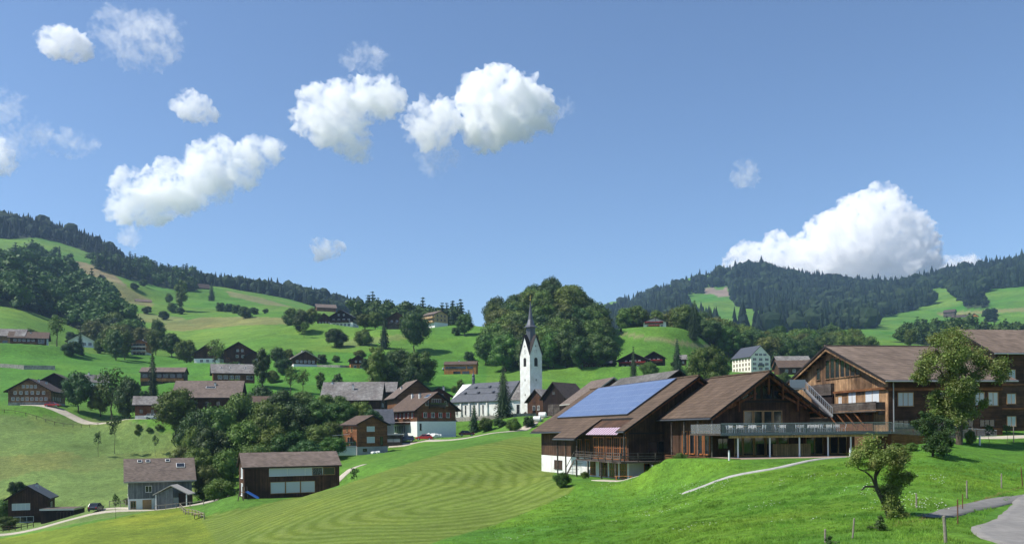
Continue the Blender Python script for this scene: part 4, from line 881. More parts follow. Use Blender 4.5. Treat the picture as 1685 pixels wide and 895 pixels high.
# --- behind the hall
house('old dark barn with a clipped gable and tall plank doors beside the tower', 929, 685, 224, 58, 10.5, 6.6, 5.0, 3.6, 'wood_black', 'tile_dark', 0, ov=.7, ovg=.6, name='barn', cat='barn', wins=[('W', 0, 0, 5.6, 1, .7, .7, wk(frame='frame_dark'))], door=[('W', -.9, .1, 1.7, 3.0, 'wood_grey'), ('W', .95, .1, 1.7, 3.0, 'wood_grey')])
house('low grey roofed house half hidden between the tower and the old barn', 903, 683, 240, 40, 9, 8, 4.0, 3.0, 'wood_dark', 'tile_grey', 0, ov=.7, ovg=.6, chim=[(1, -1, .7)], wins=[('W', -1, 1, 1.5, 2, .9, 1.1)])
house('farmhouse with a pale pinkish roof and yellow shutters behind the solar hall', 992, 700, 188, 110, 13, 13.5, 5.3, 4.7, 'wood_dark', 'tile_pink', 0, ov=1.0, ovg=.8, fascia='fascia_light', wins=[('N', -4.5, 4, 4.0, 4, .9, 1.2, wk(shut='frame_wood'))])
house('big barn with a grey shingle roof directly behind the solar hall', 1067, 712, 157, 116.8, 22, 13, 6.4, 4.1, 'wood_black', 'tile_slate', 0, ov=.9, ovg=.8, name='barn', cat='barn')
house('three floored chalet with bright windows on the meadow right of the wooded hill', 979, 607, 368, 84, 9, 9.0, 4.2, 2.2, 'wood_brown', 'tile_brown', 0, ov=1.0, ovg=1.0, name='chalet', fascia='fascia_light', wins=[('W', -3.4, 3.4, 2.6, 5, .8, .85), ('W', -1.8, 1.8, 4.4, 3, .8, .8), ('W', -3.2, 3.2, .6, 4, .9, .9)], balc=[('W', -4.5, 4.5, 2.1, wk(wall='wood_brown', dep=.9, h=.6))])
house('tiny dark shed with a blue grey roof beside the bright windowed chalet', 1004, 606, 372, 5, 4.0, 4, 2.2, 1.2, 'wood_black', 'metal_dark', 0, ov=.4, ovg=.3, name='shed', cat='shed')
house('dark farmhouse with red geraniums along its balcony', 1046, 608, 386, 78, 12, 13, 4.0, 3.0, 'wood_black', 'tile_dark', 0, ov=1.2, ovg=1.0, wins=[('W', -4.5, 4.5, .5, 5, 1.0, 1.1), ('W', -3, 3, 2.9, 4, .8, .8)], balc=[('W', -6, 6, 2.1, wk(flowers='flower_red', wall='wood_brown'))])
house('second dark gabled house with a red balcony right behind the geranium farmhouse', 1078, 605, 396, 84, 9, 8.5, 4.6, 2.4, 'wood_black', 'tile_dark', 0, ov=1.0, ovg=1.0, wins=[('W', -2, 2, 3.0, 3, .8, .8)], balc=[('W', -4, 4, 2.4, wk(flowers='flower_red', wall='wood_brown'))])
house('white gabled chalet with two red flowered balconies on the meadow crest', 1077, 541, 448, 92, 10, 11.6, 2.9, 2.3, 'plaster', 'tile_dark', 0, ov=1.2, ovg=1.2, name='chalet', gable='plaster', wins=[('W', -3.6, 3.6, .5, 5, 1.0, .9), ('W', -3, 3, 2.5, 4, .9, .8)], balc=[('W', -5.2, 4.2, 2.1, wk(flowers='flower_red', wall='wood_brown')), ('W', -3.4, 2.4, .4, wk(flowers='flower_red', wall='wood_brown'))])
house('small grey roofed hut left of the round chestnut tree', 1120, 606, 400, 4, 5, 5, 4.2, 1.9, 'wood_dark', 'tile_grey', 0, ov=.6, ovg=.5, name='hut', cat='hut', wins=[('S', -1, 1, 2.2, 2, .7, .8)])
house('tall cream schoolhouse with three rows of windows and a steep grey roof', 1236, 613, 450, 126, 16.5, 12, 8.0, 5.4, 'plaster_cream', 'metal_dark', 0, ov=.7, ovg=.4, name='schoolhouse', cat='school',
      wins=[('N', -6.6, 6.6, .9, 6, .9, 1.3, wk(frame='frame_wood')), ('N', -6.6, 6.6, 3.3, 6, .9, 1.3, wk(frame='frame_wood')), ('N', -6.6, 6.6, 5.7, 6, .9, 1.3, wk(frame='frame_wood')), ('W', -3.8, 3.8, .9, 3, .9, 1.3, wk(shut='wood_dark')), ('W', -3.8, 3.8, 3.3, 3, .9, 1.3, wk(shut='wood_dark')), ('W', -3.8, 3.8, 5.7, 3, .9, 1.3, wk(shut='wood_dark')), ('W', -2.6, 2.6, 8.3, 3, .8, 1.1, wk(shut='wood_dark'))], balc=[('W', -1.6, 1.6, 3.0, wk(wall='metal_dark', dep=.9))])
house('low farmhouse with a pale grey roof right of the schoolhouse', 1302, 612, 345, 20, 13, 8, 3.4, 2.8, 'wood_brown', 'tile_grey', 0, ov=.8, ovg=.6, chim=[(3, 1, .5)], wins=[('S', -3, 4, 1.2, 4, .9, 1.0)])
house('brown roofed farmhouse in front of the pale grey roof', 1308, 618, 312, 14, 13, 8.5, 3.0, 2.4, 'wood_dark', 'tile_brown', 0, ov=.9, ovg=.7, wins=[('S', -4, 4, 1.0, 4, .9, 1.0)])
house('distant orange house with a red roof between the wooded hills', 1193, 552, 640, 20, 13, 9, 5.0, 2.6, 'wood_orange', 'tile_pink', 0, ov=.7, ovg=.6, wins=[('S', -4, 4, 2.2, 4, 1.0, 1.2)])
house('white farmhouse in the hamlet on the distant right hand slope', 1580, 527, 1180, 0, 19, 10, 4.2, 3.2, 'plaster', 'tile_dark', 0, ov=1, ovg=1, wins=[('S', -6, 6, 1.4, 4, 1.5, 1.4)])
house('orange gabled house at the right end of the distant hamlet', 1603, 529, 1200, 88, 10, 11, 7, 4, 'wood_orange', 'tile_dark', 3, 'plaster', 1, 1)
house('grey barn at the upper left end of the distant hamlet', 1563, 519, 1330, -15, 16, 10, 5, 4, 'wood_grey', 'tile_dark', 0, name='barn', cat='barn')
house('dark hay barn beside the trees high on the left meadow', 331, 481, 905, 12, 15, 9, 4.5, 4.2, 'wood_black', 'tile_dark', 0, name='barn', cat='barn')
house('lonely tiny hut at the edge of the upper left meadow', 168, 462, 930, 60, 6, 5, 3.5, 2.5, 'wood_black', 'tile_dark', 0, name='hut', cat='hut')
house('low hut with a pinkish roof among the bushes on the left slope', 236, 502, 690, 5, 11, 6, 2.6, 1.8, 'wood_brown', 'tile_pink', 0, name='hut', cat='hut')
house('hidden brown farm roof peeping from the trees above the big dark chalet', 536, 518, 640, 8, 14, 8, 5, 2.6, 'wood_brown', 'tile_pink', 0, ov=.8)
house('white cottage glimpsed through the dark trees of the ravine', 443, 690, 236, 0, 8, 6, 4.6, 1.6, 'plaster_cream', 'tile_brown', 0, ov=.6, wins=[('S', -2, 2.4, 1.6, 3, 1.1, 1.2, wk(frame='frame_wood'))], name='cottage', cat='house')

# ------------------------------------------------------------------ church
CH = dict(c=(-6.6, 261.4), yaw=-40, z=3.1)
PADS.append((2, 252, 3.1, 14, 24)); PADS.append((-12, 262, 3.0, 10, 20))
def church():
    r = empty('church', (*CH['c'], CH['z']), math.radians(CH['yaw']), label='white village church with a slender clock tower and a dark slate roof', cat='church')
    L, W, H, R = 23.0, 11.5, 6.3, 5.4
    wb = MB(); wb.prism([(-W/2, -2), (W/2, -2), (W/2, H), (0, H + R), (-W/2, H)], -L/2, L/2)
    # choir: five sides of an octagon
    cx, cr = L/2 + 1.2, 4.6; ang = [-90, -45, 0, 45, 90]; pts = [(cx + cr * math.cos(math.radians(a + 0)), cr * math.sin(math.radians(a))) for a in ang]
    base = [(L/2 + .01, -cr)] + pts + [(L/2 + .01, cr)]
    n = len(base); wb.add([(x, y, -2) for x, y in base] + [(x, y, H - .2) for x, y in base], [(i, (i + 1) % n, n + (i + 1) % n, n + i) for i in range(n)] + [tuple(range(n - 1, -1, -1)), tuple(range(n, 2 * n))])
    wall = wb.build('nave_wall', M['plaster_old'], r)
    # hipped nave roof
    o = .55; hx = 4.2; t = .2; rb = MB(); ze = H - o * R / (W / 2) + .02
    A = [(-L/2 - o, -W/2 - o, ze), (L/2 + .3, -W/2 - o, ze), (L/2 + .3, W/2 + o, ze), (-L/2 - o, W/2 + o, ze), (-L/2 + hx, 0, H + R + .02), (L/2 + .3, 0, H + R + .02)]
    B = [(x, y, z + t) for x, y, z in A]
    fs = [(0, 1, 5, 4), (2, 3, 4, 5), (3, 0, 4)]
    rb.add(A + B, [tuple(i + 6 for i in f) for f in fs] + [f[::-1] for f in fs] + [(0, 1, 7, 6), (1, 5, 11, 7), (5, 2, 8, 11), (2, 3, 9, 8), (3, 0, 6, 9)])
    rf = rb.build('roof', M['slate'], r)
    for u, v in ((-7, .62), (-1.5, .62), (4.5, .62), (-4.2, .3), (1.5, .3), (7.2, .3)):   # little roof vents
        y = -W/2 * v; z = H + R * (1 - v) + t; q = MB(); q.add([(u - .35, y - .5, z - .05), (u + .35, y - .5, z - .05), (u + .35, y - .5, z + .35), (u - .35, y - .5, z + .35), (u - .35, y + .4, z + .5), (u + .35, y + .4, z + .5)], [(0, 1, 2, 3), (3, 2, 5, 4), (0, 3, 4), (1, 5, 2)]); q.build('vent', M['metal_dark'], rf)
    for z0 in (.34, .67):
        q = MB(); y = -W/2 * z0; z = H + R * (1 - z0) + t + .03; q.box(-L/2 + hx * (1 - z0), L/2, y - .03, y + .03, z, z + .12); q.build('snow_guard', M['metal_dark'], rf)
    # choir roof
    cb = MB(); e = [(x + (x - cx) * .1, y * 1.1, H - .35) for x, y in pts]; e = [(L/2 - .1, -cr * 1.1, H - .35)] + e + [(L/2 - .1, cr * 1.1, H - .35)]
    ap = (cx - .3, 0, H + R - .3); k = len(e); cb.add(e + [ap, (L/2 - .1, 0, H + R - .3)], [(i, i + 1, k) for i in range(k - 1)] + [(0, k, k + 1), (k - 1, k + 1, k)] + [tuple(range(k - 1, -1, -1))]); cb.build('choir_roof', M['tile_grey'], r)
    # turret over the west end
    tb = MB(); tb.lathe([(.45, H + R - .4), (.45, H + R + 1.4), (.6, H + R + 1.42), (.35, H + R + 2.2), (.5, H + R + 2.6), (.12, H + R + 3.4), (.03, H + R + 5)], 10, -L/2 + hx + .4, 0); tb.build('ridge_turret', M['metal_dark'], r)
    fr = facefn('S', L, W)
    for u in (-8.6, -5.0, -1.4, 2.2, 8.6):
        O, U, Nn = fr; q = MB(); wbox(q, O, U, Nn, u + 1.55, u + 2.05, -.5, H - .9, .0, .45); q.build('buttress', M['plaster_old'], wall)
        window(r, fr, u, 2.0, .55, 2.9, 'plaster_old', 'glass', 0, bar=True, name='church_window', fw=.1)
    for a in (-67.5, -22.5):
        d = Vector((math.cos(math.radians(a)), math.sin(math.radians(a)), 0)); mid = Vector((cx, 0, 0)) + d * (cr * math.cos(math.radians(22.5)))
        window(r, (mid, Vector((-d.y, d.x, 0)), d), 0, 1.8, .8, 2.8, 'concrete', 'glass', 0, bar=True, name='church_window', fw=.1)
    # tower
    tw = empty('tower', (19.3, -3.9, 0)); tw.parent = r; tw.rotation_euler = (0, 0, math.radians(-12)); s = 2.25; zt, zp = 18.9, 24.2
    b = MB(); b.box(-s, s, -s, s, -2, zt)
    top = []
    for i in range(4):   # four gables
        a = i * math.pi / 2; ca, sa = math.cos(a), math.sin(a)
        rot = lambda x, y: (x * ca - y * sa, x * sa + y * ca)
        q = [(-s, -s, zt + .001), (s, -s, zt + .001), (0, -s, zp), (0, 0, zp)]; b.add([(*rot(x, y), z) for x, y, z in q], [(0, 1, 2), (0, 2, 3), (1, 3, 2)])
    tower = b.build('tower_wall', M['plaster_old'], tw)
    g = MB(); o = .32
    for i in range(4):
        a = i * math.pi / 2; ca, sa = math.cos(a), math.sin(a); rot = lambda x, y: (x * ca - y * sa, x * sa + y * ca); sl = (zp - zt) / s
        for sg in (-1, 1):
            q = [(sg * (s + o), -s - o, zt - o * sl + .15), (0, -s - o, zp + .15), (0, .0, zp + .15), (sg * (s + o) * .02, 0, zp), ]
            lo = [(sg * (s + o), -s - o, zt - o * sl + .1), (0, -s - o, zp + .1), (0, 0, zp + .1)]; hi = [(x, y, z + .28) for x, y, z in lo]
            g.add([(*rot(x, y), z) for x, y, z in lo + hi], [(0, 1, 2), (3, 5, 4), (0, 3, 4, 1), (1, 4, 5, 2), (2, 5, 3, 0)])
    gr = g.build('gable_roof', M['fascia'], tw)
    d = MB(); d.lathe([(1.45, zt + 2.2), (1.35, 26.6), (2.1, 26.7), (1.25, 27.4), (.75, 29.0), (.42, 31.2), (.07, 34.4), (0.0, 34.5)], 8); d.build('spire', M['metal_dark'], tw)
    c = MB(); c.lathe([(0, 34.4), (.22, 34.6), (.22, 34.8), (0, 35.0)], 8); c.bar((0, 0, 34.9), (0, 0, 36.1), .09, .09); c.bar((-.4, 0, 35.6), (.4, 0, 35.6), .09, .09); c.build('cross', M['gold'], tw)
    for i in range(4):
        a = i * math.pi / 2; Nn = Vector((math.sin(a), -math.cos(a), 0)); U = Vector((math.cos(a), math.sin(a), 0)); O = Nn * s
        q = MB(); ring = [U * (.62 * math.cos(t)) + Vector((0, 0, 19.7 + .62 * math.sin(t))) for t in [k * math.pi / 12 for k in range(24)]]
        q.add([O + Nn * .02 + v for v in ring] + [O + Nn * .07 + v for v in ring], [tuple(range(24, 48))] + [(k, (k + 1) % 24, 24 + (k + 1) % 24, 24 + k) for k in range(24)]); cl = q.build('clock_face', M['frame_white'], tw)
        h = MB(); c0 = O + Nn * .1 + Vector((0, 0, 19.7)); h.bar(c0, c0 + U * .25 + Vector((0, 0, .42)), .07, .03, up=Nn); h.bar(c0, c0 + U * .1 + Vector((0, 0, -.36)), .08, .03, up=Nn)
        for k in range(12):
            t = k * math.pi / 6; p0 = O + Nn * .09 + Vector((0, 0, 19.7)) + U * (.5 * math.cos(t)) + Vector((0, 0, .5 * math.sin(t))); p1 = p0 + (U * math.cos(t) + Vector((0, 0, math.sin(t)))) * .09; h.bar(p0, p1, .05, .02, up=Nn)
        h.build('clock_hands', M['fascia'], cl)
        # arched belfry opening
        q = MB(); prof = [U * x + Vector((0, 0, z)) for x, z in [(-.62, 15.4), (.62, 15.4), (.62, 17.3)] + [(.62 * math.cos(t), 17.3 + .62 * math.sin(t)) for t in [k * math.pi / 8 for k in range(1, 8)]] + [(-.62, 17.3)]]
        k = len(prof); q.add([O + Nn * .012 + v for v in prof], [tuple(range(k))]); q.add([O + Nn * .012 + (v - Vector((0, 0, 16.4))) * 1.0 + Vector((0, 0, 16.4)) for v in prof], [])
        bo = q.build('belfry_opening', M['rubber'], tw)
        lv = MB()
        for zz in [15.6 + .28 * j for j in range(8)]: wbox(lv, O, U, Nn, -.52, .52, zz, zz + .06, .02, .07)
        lv.build('louvre', M['wood_grey'], bo)
        
        for za, zb in ((21.0, 21.4), (11.2, 11.8), (7.0, 7.5)): q = MB(); wbox(q, O, U, Nn, -.13, .13, za, zb, .0, .03); q.build('slit_window', M['rubber'], tw)
    O, U, Nn = Vector((0, -s, 0)), Vector((1, 0, 0)), Vector((0, -1, 0))
    q = MB(); prof = [(-.75, 0), (.75, 0), (.75, 1.6)] + [(.75 * math.cos(t), 1.6 + .6 * math.sin(t)) for t in [k * math.pi / 8 for k in range(1, 8)]] + [(-.75, 1.6)]; q.add([O + Nn * .015 + U * x + Vector((0, 0, z + .2)) for x, z in prof], [tuple(range(len(prof)))]); q.build('tower_door', M['frame_dark'], tw)
BUILDS.append(church)
# ------------------------------------------------------------------ the timber school and hall group at the right
YA = math.radians(17.7); PA = Vector((math.cos(YA), math.sin(YA), 0)); AA = Vector((-math.sin(YA), math.cos(YA), 0))
M['sheath_hall'] = mat('sheath_hall', (.052, .030, .020), .85, .2, var=.3, vscale=1.0, planks=('V', .16), bump=.3, col2=(.095, .050, .030), c2scale=.3)
M['sheath_red'] = mat('sheath_red', (.21, .080, .032), .8, .2, var=.25, vscale=1.2, planks=('V', .2), bump=.2, col2=(.12, .045, .02), c2scale=.4)
M['tile_hall'] = mat('tile_hall', (.098, .069, .050), .9, .15, var=.16, vscale=.5, rows=.34, bump=.6)
M['tile_barn'] = mat('tile_barn', (.150, .113, .088), .9, .15, var=.2, vscale=.7, rows=.30, bump=.4)
def pv_material():
    m = bpy.data.materials.new('solar_cells'); t = nt(m); N = t.nodes; L = t.links; b = N['Principled BSDF']
    tc = N.new('ShaderNodeTexCoord'); br = N.new('ShaderNodeTexBrick'); L.new(tc.outputs['Object'], br.inputs['Vector'])
    br.offset = 0; br.inputs['Scale'].default_value = 1; br.inputs['Brick Width'].default_value = .8; br.inputs['Row Height'].default_value = 1.6; br.inputs['Mortar Size'].default_value = .05; br.inputs['Mortar Smooth'].default_value = .3
    br.inputs['Color1'].default_value = (.060, .100, .21, 1); br.inputs['Color2'].default_value = (.085, .13, .25, 1); br.inputs['Mortar'].default_value = (.20, .24, .34, 1)
    L.new(br.outputs['Color'], b.inputs['Base Color']); b.inputs['Roughness'].default_value = .32; b.inputs['Specular IOR Level'].default_value = .75
    return m
M['solar'] = pv_material()
def stripe_material():
    m = bpy.data.materials.new('awning_stripes'); t = nt(m); N = t.nodes; L = t.links; b = N['Principled BSDF']; tc = N.new('ShaderNodeTexCoord'); sp = N.new('ShaderNodeSeparateXYZ'); L.new(tc.outputs['Object'], sp.inputs[0])
    mm = N.new('ShaderNodeMath'); mm.operation = 'MULTIPLY'; L.new(sp.outputs[1], mm.inputs[0]); mm.inputs[1].default_value = 1.25; f = N.new('ShaderNodeMath'); f.operation = 'FRACT'; L.new(mm.outputs[0], f.inputs[0])
    g = N.new('ShaderNodeMath'); g.operation = 'GREATER_THAN'; L.new(f.outputs[0], g.inputs[0]); g.inputs[1].default_value = .5
    x = N.new('ShaderNodeMix'); x.data_type = 'RGBA'; L.new(g.outputs[0], x.inputs[0]); x.inputs[6].default_value = (.20, .085, .12, 1); x.inputs[7].default_value = (.40, .35, .42, 1); L.new(x.outputs[2], b.inputs['Base Color']); b.inputs['Roughness'].default_value = .8; return m
M['stripes'] = stripe_material()
def slab(mb, x0, x1, y0, y1, zf, t=.26, mi=0, me=1):
    """a piece of roof lying on the plane z = zf(x)"""
    v = [(x0, y0, zf(x0)), (x1, y0, zf(x1)), (x1, y1, zf(x1)), (x0, y1, zf(x0))]; u = [(x, y, z + t) for x, y, z in v]
    mb.add(v + u, [(4, 5, 6, 7)], mi); mb.add(v + u, [(0, 3, 2, 1), (0, 1, 5, 4), (1, 2, 6, 5), (2, 3, 7, 6), (3, 0, 4, 7)], me)
P3 = P(1025, 712, 103); Z3 = P(1042, 789, 104).z
for k_ in (0, 9, 18, 27): 
    q_ = P3 + AA * k_ + PA * 5; PADS.append((q_.x, q_.y, Z3 - .01 * k_, 7, 13))
q_ = P3 + PA * 1 - AA * 1; PADS.append((q_.x - 3, q_.y - 2, Z3, 4, 10))
def solar_hall():
    r = empty('solar_hall', (P3.x, P3.y, Z3), YA, label='timber hall with a great blue solar array on its roof and a striped awning', cat='hall')
    zE = P3.z - Z3; xr, sl = 10.3, .655; zR = zE + sl * xr; f = lambda x: zE + sl * x; fr_ = lambda x: zR - .655 * (x - xr)
    x0, y0, x1, y1 = 1.3, 1.2, 18.5, 33
    MB().box(x0 + .0, x1, y0, y1, -1.5, 2.3).build('basement', M['plaster_old'], r)
    wb = MB(); pr = [(x0, 2.3), (x1, 2.3), (x1, fr_(x1) - .02), (xr, zR - .02), (x0, f(x0) - .02)]
    n = 5; v = [(x, y0, z) for x, z in pr] + [(x, y1, z) for x, z in pr]; wb.add(v, [(i, (i + 1) % n, n + (i + 1) % n, n + i) for i in range(n)] + [tuple(range(n)), tuple(range(n, 2 * n))])
    wall = wb.build('wall', M['sheath_hall'], r)
    rb = MB(); yF, yB = -.4, 34.2
    slab(rb, 2.5, xr, yF, yB, f); slab(rb, 0, 2.5, yF, 2.0, f); slab(rb, -1.4, 2.5, 12, 20.5, f); slab(rb, 0, 2.5, 20.5, yB, f)
    q = [(xr, yF, zR), (x1 + .8, yF, fr_(x1 + .8)), (x1 + .8, yB, fr_(x1 + .8)), (xr, yB, zR)]; u = [(x, y, z + .26) for x, y, z in q]; rb.add(q + u, [(4, 5, 6, 7)], 0); rb.add(q + u, [(0, 3, 2, 1), (0, 1, 5, 4), (1, 2, 6, 5), (2, 3, 7, 6), (3, 0, 4, 7)], 1)
    rf = rb.build('roof', [M['tile_hall'], M['fascia']], r)
    rc = MB(); rc.bar((xr, yF, zR + .32), (xr, yB, zR + .32), .35, .16); rc.build('ridge_cap', M['tile_hall'], rf)
    gt = MB(); gt.tube((-.1, 20.6, zE + .08), (-.1, yB, zE + .0), .09); gt.tube((-.1, yF, zE + .08), (-.1, 1.9, zE + .08), .09); gt.tube((-1.5, 12.1, f(-1.5) + .08), (-1.5, 20.4, f(-1.5) + .08), .09); gt.build('gutter', M['metal_dark'], rf)
    # rafters under the verge
    ra = MB()
    for x in [xr - 1.3 * k for k in range(8)]:
        ra.box(x - .08, x + .08, -.35, y0 - .01, f(x) - .22, f(x) - .02)
    for x in [xr + 1.3 * k for k in range(1, 6)]: ra.box(x - .08, x + .08, -.35, y0 - .01, fr_(x) - .22, fr_(x) - .02)
    ra.bar((0.3, .2, f(.3) - .2), (xr, .2, zR - .2), .14, .24); ra.bar((xr, .2, zR - .2), (x1, .2, fr_(x1) - .2), .14, .24)
    ra.build('rafter', M['sheath_red'], rf)
    # solar array
    up = Vector((1, 0, sl)).normalized(); nn = Vector((-sl, 0, 1)).normalized(); n0 = Vector((3.1, 30.0, f(3.1))) + nn * .42
    ln = (10.15 - 3.1) * math.sqrt(1 + sl * sl); wd = 25.2
    a = empty('solar_array', n0); a.parent = r
    a.rotation_euler = Matrix(((0, up.x, nn.x), (-1, up.y, nn.y), (0, up.z, nn.z))).to_euler()
    MB().box(0, wd, 0, ln, -.02, .03).build('cell_surface', M['solar'], a); MB().box(-.06, wd + .06, -.06, 0, -.12, .05).box(-.06, wd + .06, ln, ln + .06, -.12, .05).box(-.06, 0, 0, ln, -.12, .05).box(wd, wd + .06, 0, ln, -.12, .05).build('array_frame', M['metal_dark'], a)
    # awning
    aw = MB(); zz = [(2.55, f(2.5) - .02), (.1, f(.1) - .25)]
    aw.add([(2.55, 2.1, f(2.5) - .02), (2.55, 11.9, f(2.5) - .02), (.1, 11.9, f(0) - .2), (.1, 2.1, f(0) - .2), (2.55, 2.1, f(2.5) - .06), (2.55, 11.9, f(2.5) - .06), (.1, 11.9, f(0) - .24), (.1, 2.1, f(0) - .24)], [(0, 1, 2, 3), (7, 6, 5, 4), (0, 3, 7, 4), (1, 5, 6, 2), (2, 6, 7, 3)])
    aw.build('awning', M['stripes'], r)
    # eave side (faces -x)
    fr = (Vector((x0, 0, 0)), Vector((0, -1, 0)), Vector((-1, 0, 0)))
    for y in (2.6, 4.6, 7.0, 9.4, 11.2): window(r, fr, -y, 2.5, 1.5, 2.6, 'frame_orange', 'glass', 2, bar=True, name='hall_window', fw=.12)
    for y in (14.2, 17.0): window(r, fr, -y, 2.6, 1.2, 2.2, 'frame_orange', 'glass', 1, name='hall_window', fw=.1)
    for y, w in ((2.7, 1.9), (5.6, 2.4), (8.8, 2.4), (12.3, 1.6)): window(r, fr, -y, .15, w, 1.85, 'frame_orange', 'glass', 3, bar=True, name='hall_window', fw=.1)
    window(r, fr, -25.5, .4, 3.2, 1.2, 'frame_dark', 'frame_dark', 1, name='basement_window')
    # balcony round the corner
    bal = MB(); yb = -.3; bal.box(-1.0, x0 - .002, yb, 13.0, 2.1, 2.3); bal.box(-1.0, 10.5, yb - 1.2, y0 - .002, 2.1, 2.298)
    for x, y in ((-.9, .2), (-.9, 4.5), (-.9, 8.8), (-.9, 12.8), (3, -1.35), (6.5, -1.35)): bal.box(x - .09, x + .09, y - .09, y + .09, -1.0, 2.09)
    bo = bal.build('balcony', M['wood_grey'], r)
    rl = MB()
    for zz_ in (3.25, 2.85, 2.6): rl.box(-1.04, -.98, yb - 1.2, 13.0, zz_, zz_ + (.08 if zz_ > 3 else .14)); rl.box(-.97, 10.5, yb - 1.25, yb - 1.19, zz_, zz_ + (.08 if zz_ > 3 else .14))
    for y in [yb - 1.15 + 2.2 * k for k in range(7)]: rl.box(-1.1, -.975, y, y + .1, 2.302, 3.33)
    for x in [1.2 + 2.3 * k for k in range(5)]: rl.box(x, x + .1, yb - 1.31, yb - 1.18, 2.302, 3.33)
    rl.build('railing', M['wood_grey'], bo)
    for x, y, zb in ((-.9, 12.6, 2.31), (-.9, 20.0, -.5), (.2, .1, 2.31), (-.9, 16.8, -.5)): MB().box(x - .08, x + .08, y - .08, y + .08, zb, f(x) - .05).build('post', M['wood_grey'], r)
    # outside stair under the low eave
    st = MB()
    for k in range(10): st.box(-1.1, .4, 13.2 + .3 * k, 13.5 + .3 * k, 2.05 - .22 * k, 2.1 - .22 * k)
    st.bar((-1.15, 13.1, 2.0), (-1.15, 16.3, -.3), .06, .3); st.bar((-1.15, 13.1, 3.1), (-1.15, 16.3, .8), .06, .08); st.build('stair', M['wood_grey'], r)
    # gable side lower windows
    fg = (Vector((0, y0, 0)), Vector((1, 0, 0)), Vector((0, -1, 0)))
    for x in (4.2, 6.0, 7.8, 9.6): window(r, fg, x, .35, 1.5, 1.5, 'frame_orange', 'glass', 0, name='hall_window', fw=.09)
    window(r, fg, 7.5, 3.1, 7.0, 1.5, 'frame_dark', 'glass', 4, name='hall_window')
    bd = MB(); bd.box(1.35, 12, y0 - .09, y0 - .003, 5.6, 5.75); bd.build('facing_board', M['fascia'], wall)
BUILDS.append(solar_hall)

